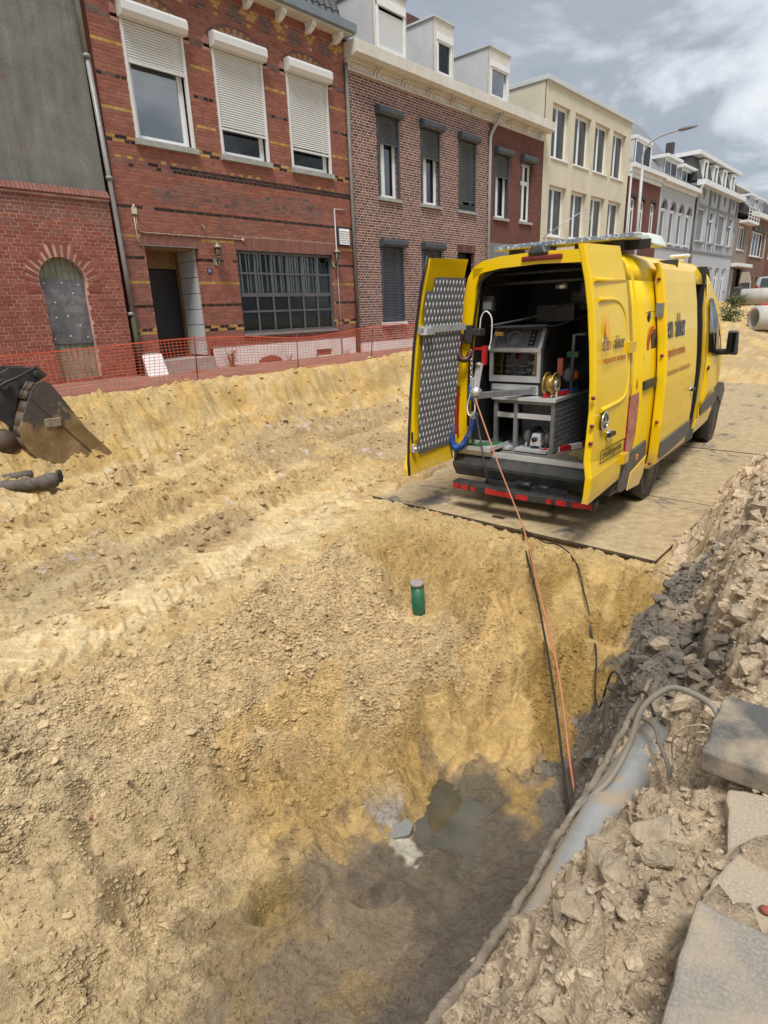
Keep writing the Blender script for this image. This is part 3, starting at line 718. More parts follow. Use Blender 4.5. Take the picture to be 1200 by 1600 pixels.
# ---------------------------------------------------------------- loose crumbs: one uncountable object
def ico():
    t = (1 + 5 ** .5) / 2
    v = np.array([(-1, t, 0), (1, t, 0), (-1, -t, 0), (1, -t, 0), (0, -1, t), (0, 1, t), (0, -1, -t), (0, 1, -t), (t, 0, -1), (t, 0, 1), (-t, 0, -1), (-t, 0, 1)]) / math.sqrt(1 + t * t)
    f = np.array([(0, 11, 5), (0, 5, 1), (0, 1, 7), (0, 7, 10), (0, 10, 11), (1, 5, 9), (5, 11, 4), (11, 10, 2), (10, 7, 6), (7, 1, 8), (3, 9, 4), (3, 4, 2), (3, 2, 6), (3, 6, 8), (3, 8, 9), (4, 9, 5), (2, 4, 11), (6, 2, 10), (8, 6, 7), (9, 8, 1)])
    return v, f
iv, jf = ico()
ov = np.array([(1, -.7, -.5), (1, .7, -.5), (-1, .7, -.5), (-1, -.7, -.5), (.45, .1, .9), (-.45, -.1, .8)], float); of_ = np.array([(0, 1, 4), (2, 3, 5), (1, 2, 5), (1, 5, 4), (3, 0, 4), (3, 4, 5)])
def crumbs(name, n, prob_arr, rmin, rmax, power, seed, dim=1.0, small=False):
    bv, bf = (ov, of_) if small else (iv, jf); nb = len(bv)
    r_ = np.random.RandomState(seed)
    # choose grid cells by probability times cell area
    ax = np.gradient(gx); ay = np.gradient(gy)
    wgt = (prob_arr * ax[None, :] * ay[:, None]).ravel(); wgt = wgt / wgt.sum()
    pick = np.searchsorted(np.cumsum(wgt), r_.rand(n)); pick = np.clip(pick, 0, wgt.size - 1)
    j, i = np.divmod(pick, nx)
    cx = gx[i] + (r_.rand(n) - .5) * ax[i]; cy = gy[j] + (r_.rand(n) - .5) * ay[j]; cz = Z[j, i]
    rad = rmin + (rmax - rmin) * r_.rand(n) ** power
    V = (bv[None] * (1 + .75 * (r_.rand(n, nb, 1) - .5)) + .45 * (r_.rand(n, nb, 3) - .5)) * rad[:, None, None] * (np.array([1.1, .9, .62]) * (.6 + .8 * r_.rand(n, 1, 3)))
    a = r_.rand(n) * 2 * PI; ca_, sa_ = np.cos(a), np.sin(a)
    V = np.stack([V[..., 0] * ca_[:, None] - V[..., 1] * sa_[:, None], V[..., 0] * sa_[:, None] + V[..., 1] * ca_[:, None], V[..., 2]], -1)
    V += np.stack([cx, cy, cz + rad * .12], -1)[:, None]
    F = bf[None] + (np.arange(n) * nb)[:, None, None]
    m = bpy.data.meshes.new(name); m.vertices.add(n * nb); m.vertices.foreach_set('co', V.reshape(-1).astype(np.float32))
    F = F.reshape(-1, 3); m.loops.add(F.size); m.loops.foreach_set('vertex_index', F.ravel().astype(np.int32)); m.polygons.add(len(F)); m.polygons.foreach_set('loop_start', np.arange(0, F.size, 3, dtype=np.int32))
    cl = c_[j, i] * (dim * (1.0 + .3 * (r_.rand(n, 1) - .4)))
    at = m.attributes.new('soil', 'FLOAT_COLOR', 'POINT'); at.data.foreach_set('color', np.repeat(np.concatenate([np.clip(cl, 0, .8), np.zeros((n, 1))], 1), nb, 0).reshape(-1).astype(np.float32))
    m.polygons.foreach_set('use_smooth', np.zeros(len(F), bool)); m.update(calc_edges=True); m.materials.append(M['soil'])
    o = bpy.data.objects.new(name, m); C.objects.link(o); o['kind'] = 'stuff'
    return o
near = np.exp(-np.hypot(x + 1.5, y - 1.5) / 2.6) * (y > .3)
excl = 1 - ((x > -5.3) & (x < -1.5) & (y > 5.3) & (y < 16))
pr = (crumb ** 1.6 + .03) * near * (x > -9.3) * (x < .3) * (1 - .9 * floor) * (1 - wet) * excl
crumbs('soil_crumbs', 9000, pr * (bank > .3), .003, .020, 4.5, 1)
d_ = np.hypot(x, y)
prs = (leftloose * 1.3 + slopeband * (.5 + .7 * ss(-.1, .4, n_b)) * (1 - .8 * scr) + .5 * lowleft + .10 * bed * (y < 6) + .04 * floor * (1 - wet)) * (.45 + 1.0 * ss(-.25, .35, n_b + .5 * n_e) + .5 * leftloose) * (1 - .8 * fl) * (x < -1.15) * (x > -7) * (y > .2) * excl / (1 + (d_ / 3.0) ** 2)
crumbs('soil_crumbs', 150000, prs, .003, .0125, 2.2, 3, small=True)
crumbs('soil_crumbs', 3600, prs, .008, .034, 4.2, 4)
crumbs('soil_crumbs', 3200, (bankc > .4) * (y > 2.2) * (y < 9) * (x < .4) / (1 + y * y / 9.), .008, .05, 3.0, 6)
crumbs('pale_pebbles', 160, (floor * 1.0 + .15 * bank * (y < 2)) * (y > .4), .003, .008, 2.0, 7, dim=3.2, small=True)
crumbs('soil_crumbs', 30000, pr * (bank > .3), .002, .010, 2.4, 5, small=True)
pr2 = (trackside * bed + .25 * gr * bed + .4 * cutface + .1 * bed) * (x > -9.2) * (y > 0) * (y < 12) * np.exp(-np.hypot(x, y) / 8) * excl
o2 = crumbs('soil_crumbs', 6000, pr2, .006, .04, 3.5, 2)
pale_pr = bank * near * (x < .2)
# ================================================================ houses along the far side; facades stand in the plane x = FX
FX, GZ = -11.5, -1.02
def house(name, label, y0, y1, top, mat_out, depth=8.0, cat='house'):
    t = thing(name, label, cat, (FX, (y0 + y1) / 2, GZ))
    # outer sides and back, then the dark rooms inside
    b = MB(); b.box(FX - depth, FX - .03, y0 + .004, y1 - .004, GZ - .3, top, skip=('x1',)); b.build('side_wall', mat_out, t)
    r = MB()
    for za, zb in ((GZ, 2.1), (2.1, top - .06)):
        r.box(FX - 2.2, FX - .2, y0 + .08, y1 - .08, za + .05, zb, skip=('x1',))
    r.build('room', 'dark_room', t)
    return t
def intervals(y0, y1, z, holes):
    iv_ = [(y0, y1)]
    for h in holes:
        seg = h(z) if callable(h) else ((h[0], h[1]) if h[2] < z < h[3] else None)
        if not seg: continue
        nv = []
        for a, b in iv_:
            if seg[1] <= a or seg[0] >= b: nv.append((a, b)); continue
            if seg[0] > a: nv.append((a, seg[0]))
            if seg[1] < b: nv.append((seg[1], b))
        iv_ = nv
    return iv_
def wall_plain(parent, y0, y1, z0, z1, holes, mat, depth=.15, name='wall', X=FX):
    b = MB()
    zs = sorted(set([z0, z1] + [q for h in holes if not callable(h) for q in (h[2], h[3]) if z0 < q < z1]))
    if any(callable(h) for h in holes): zs = sorted(set(zs + list(np.arange(z0, z1, .06))))
    prev = None
    for a, c in zip(zs[:-1], zs[1:]):
        for ya, yb in intervals(y0, y1, (a + c) / 2, holes):
            b.add([(X, ya, a), (X, yb, a), (X, yb, c), (X, ya, c)], [(0, 1, 2, 3)])
            for yy in (ya, yb):
                if yy > y0 + 1e-6 and yy < y1 - 1e-6: b.add([(X, yy, a), (X - depth, yy, a), (X - depth, yy, c), (X, yy, c)], [(0, 1, 2, 3)])
    for h in holes:
        if callable(h) or h[0] < y0 or h[1] > y1: continue
        for zz in (h[2], h[3]):
            if z0 < zz < z1: b.add([(X, h[0], zz), (X, h[1], zz), (X - depth, h[1], zz), (X - depth, h[0], zz)], [(0, 1, 2, 3)])
    return b.build(name, mat, parent)
def brick_wall(parent, y0, y1, z0, z1, holes, kinds, kindf, mortar, seed, jamb=.12, n_parts=300, ymin=-9, course=.062, X=FX, prd=(.003, .008), joint=.0115):
    """every brick is real: recessed joints, slightly uneven faces; the nearest ones are objects, the others one part"""
    r = random.Random(seed)
    wall_plain(parent, y0, y1, z0, z1, holes, mortar, jamb, 'wall', X)
    rows = int((z1 - z0) / course)
    L = []
    for k in range(rows):
        za = z0 + k * course + .006; zb = za + course - joint; zc = (za + zb) / 2
        w = .22 if k % 2 == 0 else .11
        off = (.055 if k % 4 == 0 else .165) if k % 2 == 0 else 0.0
        segs = intervals(y0 + .003, y1 - .003, zc, holes)
        for a, c in segs:
            i = math.floor((a - y0 - off) / w)
            while True:
                ya = y0 + off + i * w + .005; yb = ya + w - joint; i += 1
                if ya >= c: break
                qa, qb = max(ya, a), min(yb, c)
                if qb - qa < .025: continue
                full = (qb - qa) > w - joint - .002
                L.append((qa, qb, za, zb, kindf((qa + qb) / 2, zc, k, r), r.random(), r.uniform(*prd), full, w))
    order = sorted(range(len(L)), key=lambda i: (not L[i][7], L[i][0] < ymin, L[i][0] ** 2 + X ** 2 + L[i][2] ** 2))
    part = set(order[:n_parts]); part = {i for i in part if L[i][7] and L[i][0] >= ymin}
    cache = {}
    b = MB()
    for i, (qa, qb, za, zb, kd, tn, pr_, full, w) in enumerate(L):
        if i in part:
            key = (kd, w, int(tn * 5))
            if key not in cache:
                mb = MB(); mb.box(-.02, .0, -(w - joint) / 2, (w - joint) / 2, -(course - joint) / 2, (course - joint) / 2, 0, (int(tn * 5) + .5) / 5, skip=('x0',))
                cache[key] = mb.mesh('brick', kinds[kd])
            inst('brick', cache[key], parent, (X + pr_, (qa + qb) / 2, (za + zb) / 2))
        else:
            b.box(X - .01, X + pr_, qa, qb, za, zb, list(kinds).index(kd), tn, skip=('x0',))
    # bricks returning into the openings
    for h in holes:
        if callable(h) or h[0] < y0 or h[1] > y1: continue
        for k in range(rows):
            za = z0 + k * course + .006; zb = za + course - .0115
            if zb < h[2] or za > h[3]: continue
            kd = kindf(h[1] + .05, (za + zb) / 2, k, r)
            b.box(X - (.10 if k % 2 else jamb - .004), X - .004, h[1] - .004, h[1] + .01, max(za, h[2]), min(zb, h[3]), list(kinds).index(kd), r.random())
            b.box(X - (.10 if k % 2 else jamb - .004), X - .004, h[0] - .01, h[0] + .004, max(za, h[2]), min(zb, h[3]), list(kinds).index(kd), r.random())
    b.build('brickwork', list(kinds.values()), parent, kind='stuff')
def soldiers(parent, y0, y1, z0, z1, mat, w=.062, X=FX, pr_=.008, seed=1, tilt=0.0, depth=.02, name='brick', thick=None):
    """a course of upright bricks, each one an object"""
    r = random.Random(seed); n = int(round((y1 - y0) / w)); w = (y1 - y0) / n
    cache = {}
    for i in range(n):
        q = r.randrange(4)
        if q not in cache:
            mb = MB(); mb.box(-depth, 0, -w / 2 + .005, w / 2 - .005, -(z1 - z0) / 2 + .004, (z1 - z0) / 2 - .004, 0, (q + .5) / 4); cache[q] = mb.mesh(name, mat)
        inst(name, cache[q], parent, (X + pr_ + r.uniform(-.002, .002), y0 + (i + .5) * w, (z0 + z1) / 2), (0, tilt, 0))
def frame_mb(b, x0, x1, y0, y1, z0, z1, w, m=0):
    b.box(x0, x1, y0, y0 + w, z0, z1, m); b.box(x0, x1, y1 - w, y1, z0, z1, m); b.box(x0 + .002, x1 - .002, y0 + w, y1 - w, z0, z0 + w, m); b.box(x0 + .002, x1 - .002, y0 + w, y1 - w, z1 - w, z1, m)
def pane_obj(parent, x, y0, y1, z0, z1, mat='glass'):
    return MB().box(x - .012, x, y0, y1, z0, z1).build('pane', mat, parent)
def curtain_obj(parent, x, y0, y1, z0, z1, mat='curtain', seed=0, name='curtain'):
    b = MB(); n = max(6, int((y1 - y0) / .035)); vs = []
    for i in range(n + 1):
        yy = y0 + (y1 - y0) * i / n
        for zz in (z0, z1): vs.append((x + .012 * math.sin(i * 1.9 + seed) , yy, zz))
    b.add(vs, [(2 * i, 2 * i + 2, 2 * i + 3, 2 * i + 1) for i in range(n)], smooth=True)
    return b.build(name, mat, parent)
def window(parent, y0, y1, z0, z1, X=FX, depth=.10, w=.055, mull=(), trans=(), fmat='frame_white', glass='glass', curtain=None, sill=None, sash=.035, blind_top=None):
    xo = X - depth; b = MB()
    frame_mb(b, xo - .07, xo, y0, y1, z0, z1, w)
    ys = [y0 + w] + [y for m_ in mull for y in (m_ - w / 2, m_ + w / 2)] + [y1 - w]
    zs = [z0 + w] + [q for t_ in trans for q in (t_ - w / 2, t_ + w / 2)] + [z1 - w]
    for m_ in mull: b.box(xo - .068, xo - .003, m_ - w / 2, m_ + w / 2, z0 + w, z1 - w)
    for t_ in trans:
        for a, c in zip(ys[::2], ys[1::2]): b.box(xo - .067, xo - .004, a, c, t_ - w / 2, t_ + w / 2)
    cells = [(a, c, d, e_) for a, c in zip(ys[::2], ys[1::2]) for d, e_ in zip(zs[::2], zs[1::2])]
    for a, c, d, e_ in cells: frame_mb(b, xo - .055, xo - .012, a + .001, c - .001, d + .001, e_ - .001, sash)
    o = b.build('window', fmat, parent)
    for a, c, d, e_ in cells: pane_obj(o, xo - .03, a + sash, c - sash, d + sash, e_ - sash, glass)
    if curtain:
        for (a, c, d, e_, cm) in curtain: curtain_obj(o, xo - .075, a, c, d, e_, cm, a)
    if sill: MB().box(X - depth, X + sill[0], y0 - sill[1], y1 + sill[1], z0 - sill[2], z0 - .004).build('sill', sill[3] if len(sill) > 3 else 'stone_sill', o)
    return o
def shutter(parent, y0, y1, zbot, ztop, mat, X=FX, box=(.20, .24), boxw=.05, pitch=.042, guides_to=None, slat_x=.0, bar_mat=None, prof='chamfer'):
    """roller shutter: box, guide rails, bottom bar, and each slat"""
    px, h = box
    a, c = y0 - boxw, y1 + boxw
    b = MB()
    poly = [(X + .002, ztop + h), (X + px * .75, ztop + h), (X + px, ztop + h * .78), (X + px, ztop + h * .30), (X + px * .72, ztop), (X + .002, ztop)]
    b.prism([(p_[0], a, p_[1]) for p_ in poly], (0, c - a, 0))
    o = b.build('roller_shutter', mat, parent, bevel=.006)
    gb = guides_to if guides_to is not None else zbot
    for yy in (y0, y1): MB().box(X - .03, X + .028, yy - .025, yy + .025, gb, ztop - .002).build('guide_rail', mat, o)

    n = int((ztop - zbot) / pitch)
    mb = MB(); W = y1 - y0 - .05
    mb.add([(0, -W / 2, -pitch / 2 + .003), (.010, -W / 2, 0), (0, -W / 2, pitch / 2 - .003), (-.008, -W / 2, 0), (0, W / 2, -pitch / 2 + .003), (.010, W / 2, 0), (0, W / 2, pitch / 2 - .003), (-.008, W / 2, 0)],
           [(0, 4, 5, 1), (1, 5, 6, 2), (2, 6, 7, 3), (3, 7, 4, 0), (0, 1, 2, 3), (7, 6, 5, 4)])
    sm = mb.mesh('slat', mat)
    for i in range(n): inst('slat', sm, o, (X + slat_x, (y0 + y1) / 2, ztop - (i + .5) * pitch))
    MB().box(X - .012 + slat_x, X + .014 + slat_x, y0 + .026, y1 - .026, zbot - .03, zbot + pitch * .3).build('bottom_bar', bar_mat or mat, o)
    return o
# ---------------------------------------------------------------- 1: low brick wall with grey rendered gable above
t = thing('rendered_building', 'grey rendered blank wall over a low old red brick front with a boarded arched window', 'building', (FX, 2.8, GZ))
LW0, LW1 = -1.2, 5.66
def archwin(zc):
    if zc > 1.10 or zc < -.95: return None
    if zc < .62: return (4.25, 4.99)
    k = (zc - .62) / .48
    return (4.25 + .37 * k ** 7, 4.99 - .37 * k ** 7)
def archband(zc):        # room for the voussoirs round the opening
    a = archwin(min(zc, 1.09)) if zc < 1.30 else None
    if not a: return None
    if zc < .55: return a
    k = np.clip((zc - .55) / .2, 0, 1); ex = .22 * k
    if zc > 1.05:
        q = (zc - 1.05) / .25; return (4.40 + .12 * q, 4.84 - .12 * q) if False else (4.28 + .14 * q, 4.96 - .14 * q)
    return (a[0] - ex, a[1] + ex)
kin = {'old': 'brick_old', 'mauve': 'brick_mauve'}
brick_wall(t, LW0, LW1, GZ, 2.08, [archband], kin, lambda y_, z_, k, r: 'mauve' if (z_ > 1.7 and r.random() < .8) or (z_ > 1.45 and r.random() < .3) else 'old', 'mortar_dark', 11, n_parts=280, ymin=3.7, prd=(.002, .005), joint=.0125)
b = MB(); pr_arch = []
ctr = (4.62, .55)
for i in range(19):                                                # voussoirs of the arch, one by one
    an = math.radians(-2 + i * 184 / 18)
    def rr(a_): return .39 + .15 * abs(math.sin(a_)) ** 1.3
    d = np.array((math.cos(an), math.sin(an))); tn = np.array((-d[1], d[0])); r0 = rr(an) + .012; r1 = r0 + .21
    half = .026
    q = [np.array(ctr) + d * r0 - tn * half * .85, np.array(ctr) + d * r1 - tn * half * 1.3, np.array(ctr) + d * r1 + tn * half * 1.3, np.array(ctr) + d * r0 + tn * half * .85]
    v_ = MB(); v_.prism([(FX - .03, p_[0], p_[1]) for p_ in q], (.039, 0, 0), 0, (i * 7 % 5) / 5); v_.build('brick', 'brick_old', t)
# mortar behind the arch and its soffit
b = MB(); n = 24
ring = []
for i in range(n + 1):
    an = math.radians(-6 + 192 * i / n); d = (math.cos(an), math.sin(an)); r0 = .385 + .15 * abs(math.sin(an)) ** 1.3
    ring.append(((FX - .002, ctr[0] + d[0] * r0, ctr[1] + d[1] * r0), (FX - .002, ctr[0] + d[0] * (r0 + .27), ctr[1] + d[1] * (r0 + .27)), (FX - .16, ctr[0] + d[0] * r0, ctr[1] + d[1] * r0)))
for p_, q_ in zip(ring[:-1], ring[1:]):
    b.add([p_[0], p_[1], q_[1], q_[0]], [(0, 1, 2, 3)]); b.add([p_[0], q_[0], q_[2], p_[2]], [(0, 1, 2, 3)])
b.build('arch_mortar', 'mortar_dark', t)
# boards and the metal sheet nailed over them
pl = MB(); pw = .1
bd = None
for i in range(9):
    ya = 4.17 + i * pw; mid = ya + pw / 2
    topz = 1.16
    o = MB().box(FX - .16, FX - .125 + (i % 3) * .004, ya + .004, ya + pw - .004, -.98, topz, 0, .5).build('board', 'wood_old', t)
sh = MB(); sh.box(FX - .118, FX - .108, 4.27, 4.97, -.32, .73)
sh.hexa([(FX - .112, 4.255, -.345), (FX - .095, 4.255, -.345), (FX - .095, 4.985, -.36), (FX - .112, 4.985, -.36)], [(FX - .112, 4.255, .735), (FX - .095, 4.255, .735), (FX - .095, 4.985, .725), (FX - .112, 4.985, .725)])
def mat_sheet():
    s = NT('sheet_metal'); v = s.coord()
    cc = s.ramp(s.noise(v, 3.2, 7, 0.65, .4), [(0.3, (0.10, 0.10, 0.11)), (0.52, (0.17, 0.17, 0.18)), (0.75, (0.36, 0.35, 0.36))])
    cc = s.mix(s.ramp(s.noise(v, 9, 5), [(0.62, (0, 0, 0)), (0.75, (.7, .7, .7))]), cc, (0.06, 0.055, 0.05))
    s.col(cc); s.set(Roughness=0.45, Metallic=0.4); s.bump(s.noise(v, 5, 4), 0.2, 0.02); return s.m
M['sheet_metal'] = mat_sheet()
so = sh.build('metal_sheet', 'sheet_metal', t)
rv = MB()
for yy, zz in ((4.32, .66), (4.62, .67), (4.9, .64), (4.45, .35), (4.78, .5), (4.62, .12), (4.42, .1), (4.8, -.05), (4.6, -.22), (4.9, -.25), (4.33, -.26)):
    rv.box(FX - .096, FX - .092, yy - .012, yy + .012, zz - .012, zz + .012)
rv.build('sticker', 'white_paint', so)
soldiers(t, LW0, LW1, 2.06, 2.20, 'brick_mauve', .066, FX + .035, 0, 4, -.55, .09)
b = MB(); b.box(FX - .25, FX + .03, LW0, LW1, 2.02, 2.075); b.build('ledge', 'mortar_dark', t)
b = MB(); b.box(FX - 8, FX - .05, LW0, LW1, 2.1, 8.5); b.box(FX - 8, FX - .2, LW0, LW1, GZ - .2, 2.1); b.build('wall', 'grey_render', t)
# downpipe in three lengths
dp = thing('downpipe', 'old grey downpipe between rendered wall and striped brick house, mossy at its foot', 'downpipe', (FX + .06, 5.73, GZ))
MB().tube([(FX + .03, 5.66, 6.5), (FX + .03, 5.66, 4.2)], .045, 10).build('pipe', 'zinc', dp)
MB().tube([(FX + .05, 5.67, 4.22), (FX + .05, 5.72, 2.2), (FX + .06, 5.73, 1.2), (FX + .06, 5.74, .1)], .042, 10).build('pipe', 'zinc', dp)
MB().tube([(FX + .06, 5.74, .14), (FX + .06, 5.74, GZ)], .05, 10).build('pipe', mk('mossy_pipe', (0.05, 0.055, 0.03), 0.8, var=0.4, bump=0.4), dp)
cl = MB()
for zz in (4.2, 2.4, .12): cl.lathe((FX + .05, 5.715 - (.05 if zz > 4 else 0), zz), (0, 0, 1), [(.058, -.03), (.058, .03)], 10)
cl.build('clamp', 'zinc', dp)
# ---------------------------------------------------------------- 2: red house with yellow and black brick bands
H0, H1 = 5.80, 11.83
h1 = house('striped_brick_house', 'red brick house with yellow and black brick bands, three white shutters and an empty doorway', H0, H1, 6.2, 'brick_red')
WIN = [(6.37, 7.56), (8.19, 9.38), (10.03, 11.23)]
DOOR = (6.21, 7.36, GZ + .02, 1.345); BIG = (8.27, 11.12, -.37, 1.355)
def inarch(yc):
    def f(zc):
        if zc < 4.9 or zc > 5.36: return None
        k = max(0, 1 - ((zc - 5.02) / .34) ** 2) if zc > 5.02 else 1
        return (yc - .76 * math.sqrt(k), yc + .76 * math.sqrt(k))
    return f
def k1(y_, z_, k, r):
    def near(v, tol=.032): return abs(z_ - v) < tol
    if near(2.70) or near(1.99): return 'dark' if (near(2.70) and y_ > 7.0) or (near(1.99) and y_ > 6.5) else ('mauve' if r.random() < .8 else 'dark')
    if (near(2.765) or near(2.64)) and (k % 2 == 1 or True) and int(y_ / .11) % 2 == 0 and y_ < 11.6: return 'yellow' if r.random() < (.95 if y_ < 7.2 else .35) else 'red'
    piers = not (DOOR[0] - .02 < y_ < DOOR[1] + .02)
    if z_ < 1.4 and not (8.0 < y_ < 8.0):
        if near(1.10) or near(.25): return 'dark' if r.random() < .9 else 'red'
        if near(.66): return 'yellow'
        if near(1.52) and y_ < 8.25: return 'yellow'
        if near(-.19): return 'dark' if int(y_ / .22) % 2 else 'yellow'
        if near(-.25): return 'yellow' if int(y_ / .22) % 2 else 'dark'
        if y_ < 6.3: return 'mauve' if r.random() < .75 else 'red'
        return 'mauve' if r.random() < .12 else 'red'
    if near(1.52): return 'yellow' if y_ < 6.15 or 7.4 < y_ < 8.2 or y_ > 11.2 else 'mauve'
    betw = all(not (a - .06 < y_ < c + .06) for a, c in WIN)
    if betw:
        if near(4.54) or near(3.56): return 'yellow'
        if near(4.02): return 'grey' if r.random() < .6 else 'dark'
        if near(4.95, .06): return 'grey' if r.random() < .85 else 'red'
        if near(3.08): return 'dark' if int(y_ / .22) % 2 else 'yellow'
        if near(3.015): return 'yellow' if int(y_ / .22) % 2 else 'dark'
    if z_ > 5.36:
        c_y = min((6.78, 7.59, 8.39, 9.19, 9.99, 10.80, 11.6), key=lambda q: abs(q - y_)); d = y_ - c_y; lv = round((5.86 - z_) / .062)
        if lv in (1,) and .05 < abs(d) < .19: return 'yellow'
        if lv == 2 and abs(d) < .15: return 'yellow'
        if lv == 3 and abs(d) < .075: return 'yellow'
        if lv == 5 and abs(d) < .07: return 'yellow'
        if abs(abs(d) - .4) < .17 and 1 <= lv <= 5 and r.random() < .9: return 'grey'
        if lv <= -1: return 'red'
    if 2.06 < z_ < 2.5 and 6.6 < y_ < 11 and abs(z_ - 2.27 + .06 * math.sin(y_ * 3)) < .2: return 'mauve' if r.random() < .8 else 'grey'
    if 1.6 < z_ < 1.95 and 7.9 < y_ < 11.2: return 'mauve' if r.random() < .6 else 'red'
    return 'mauve' if r.random() < .04 else 'red'
K1 = {'red': 'brick_red', 'yellow': 'brick_yellow', 'dark': 'brick_dark', 'grey': 'brick_grey', 'mauve': 'brick_mauve'}
holes1 = [(a, c, 3.10, 4.96) for a, c in WIN] + [inarch((a + c) / 2) for a, c in WIN] + [DOOR, BIG, (DOOR[0] - .06, DOOR[1] + .10, 1.345, 1.60), (BIG[0] - .02, BIG[1] + .10, 1.355, 1.62), (H0 - 1, H1 + 1, GZ - .1, -.615)]
brick_wall(h1, H0, H1, GZ, 6.16, holes1, K1, k1, 'mortar_red', 21, jamb=.12, n_parts=260, ymin=5.8)
MB().box(FX - .12, FX - .001, DOOR[0] - .06, DOOR[1] + .10, 1.345, 1.60).build('lintel_mortar', 'mortar_red', h1); MB().box(FX - .12, FX - .001, BIG[0] - .02, BIG[1] + .10, 1.355, 1.62).build('lintel_mortar', 'mortar_red', h1)
for a, c in WIN:
    yc = (a + c) / 2
    b = MB(); b.prism([(FX - .001, yc + .79 * math.cos(q), 4.98 + .40 * math.sin(q)) for q in np.linspace(0, PI, 17)], (-.1, 0, 0)); b.build('arch_mortar', 'mortar_red', h1)
soldiers(h1, DOOR[0] - .06, DOOR[1] + .10, 1.36, 1.475, 'brick_mauve', .06, FX, .007, 31); soldiers(h1, DOOR[0] - .06, DOOR[1] + .10, 1.475, 1.59, 'brick_mauve', .06, FX, .007, 32)
soldiers(h1, BIG[0] - .02, BIG[1] + .10, 1.375, 1.61, 'brick_mauve', .06, FX, .007, 33)
for a, c in WIN:                                        # relieving arches: red and pale stretchers, grey ring
    yc = (a + c) / 2
    for i in range(19):
        an = math.radians(28 + i * 124 / 18); d = np.array((math.cos(an), math.sin(an) * .62)); d2 = np.array((math.cos(an), math.sin(an) * .62))
        p0 = np.array((yc, 4.93)) + d * .60; p1 = np.array((yc, 4.93)) + d2 * .715; tn = np.array((-math.sin(an), math.cos(an) * .62)); tn /= np.linalg.norm(tn)
        mb = MB(); mb.prism([(FX - .02, *(p0 - tn * .026)), (FX - .02, *(p1 - tn * .032)), (FX - .02, *(p1 + tn * .032)), (FX - .02, *(p0 + tn * .026))], (.027, 0, 0), 0, .3 + .1 * (i % 5)); mb.build('brick', 'brick_yellow' if i % 2 else 'brick_red', h1)
        if i < 18:
            an2 = math.radians(25 + (i + .5) * 130 / 18); d = np.array((math.cos(an2), math.sin(an2) * .62)); p0 = np.array((yc, 4.93)) + d * .73; p1 = np.array((yc, 4.93)) + d * .785; tn = np.array((-math.sin(an2), math.cos(an2) * .62)); tn /= np.linalg.norm(tn)
            mb = MB(); mb.prism([(FX - .02, *(p0 - tn * .04)), (FX - .02, *(p1 - tn * .042)), (FX - .02, *(p1 + tn * .042)), (FX - .02, *(p0 + tn * .04))], (.028, 0, 0), 0, .2 + .15 * (i % 5)); mb.build('brick', 'brick_grey', h1)
MB().box(FX - .1, FX + .03, H0, H1, 5.855, 5.895, 0, .2).build('string_course', 'brick_red', h1)
# white plinth with vents
wall_plain(h1, 7.42, H1 - .05, GZ - .1, -.62, [(10.37, 10.9, -1.0, -.85)], 'plinth', .1, 'plinth', FX + .012)
wall_plain(h1, H0, 6.18, GZ - .1, -.62, [], 'plinth', .1, 'plinth', FX + .012)
MB().box(FX - .1, FX - .02, 10.3, 11.0, -1.05, -.8).build('vent_recess', 'brick_red', h1)
b = MB(); b.prism([(FX + .016, 8.92 + .36 * math.cos(q), -1.04 + .17 * math.sin(q)) for q in np.linspace(0, PI, 9)], (.006, 0, 0)); b.build('vent_recess', 'brick_red', h1)
# upstairs windows with roller shutters
w_ = window(h1, 6.42, 7.51, 3.12, 4.93, depth=.09, sash=.04, glass='glass_mirror', sill=(.09, .09, .10))
shutter(h1, *(6.385, 7.545), 4.33, 4.93, 'shutter_white', box=(.21, .25), guides_to=3.11)
w_ = window(h1, 8.24, 9.33, 3.12, 4.93, depth=.09, sash=.04, glass='glass_dark', sill=(.09, .09, .10))
shutter(h1, *(8.205, 9.365), 3.60, 4.93, 'shutter_white', box=(.21, .25), guides_to=3.11)
w_ = window(h1, 10.08, 11.18, 3.12, 4.93, depth=.09, sash=.04, glass='glass_dark', sill=(.09, .09, .10))
shutter(h1, *(10.045, 11.215), 3.51, 4.93, 'shutter_white', box=(.21, .25), guides_to=3.11)
# steel shop window of 24 panes with vertical blinds
b = MB(); frame_mb(b, FX - .16, FX - .06, 8.27, 11.12, -.37, 1.35, .06)
ys = np.linspace(8.33, 11.06, 7); zs = [-.31, .10, .45, .90, 1.29]
for yy in ys[1:-1]: b.box(FX - .14, FX - .08, yy - .022, yy + .022, -.31, 1.29)
for a, c in zip(ys[:-1], ys[1:]):
    for q, zz in enumerate(zs[1:-1]): b.box(FX - .138, FX - .078, a + .022, c - .022, zz - (.04 if q == 1 else .02), zz + (.04 if q == 1 else .02))
o = b.build('shop_window', 'steel_frame', h1)
for a, c in zip(ys[:-1], ys[1:]):
    for d, e_ in zip(zs[:-1], zs[1:]): pane_obj(o, FX - .10, a + .02, c - .02, d + .02, e_ - .02, 'glass_clear')
rr_ = random.Random(3)
for yy in np.arange(8.37, 10.75, .078):
    if rr_.random() < .2: continue
    wv = rr_.uniform(.026, .05)
    MB().box(FX - .165, FX - .155, yy, yy + wv, rr_.uniform(.42, .5), 1.3).build('blind_strip', 'blind', o)
MB().box(FX - .6, FX - .45, 8.3, 11.1, -.4, .38).build('blind_strip', mk('inner_panel', (0.07, 0.075, 0.08), 0.8), o)
MB().box(FX - .06, FX + .05, 8.25, 11.14, -.425, -.375).build('sill', 'zinc', h1)
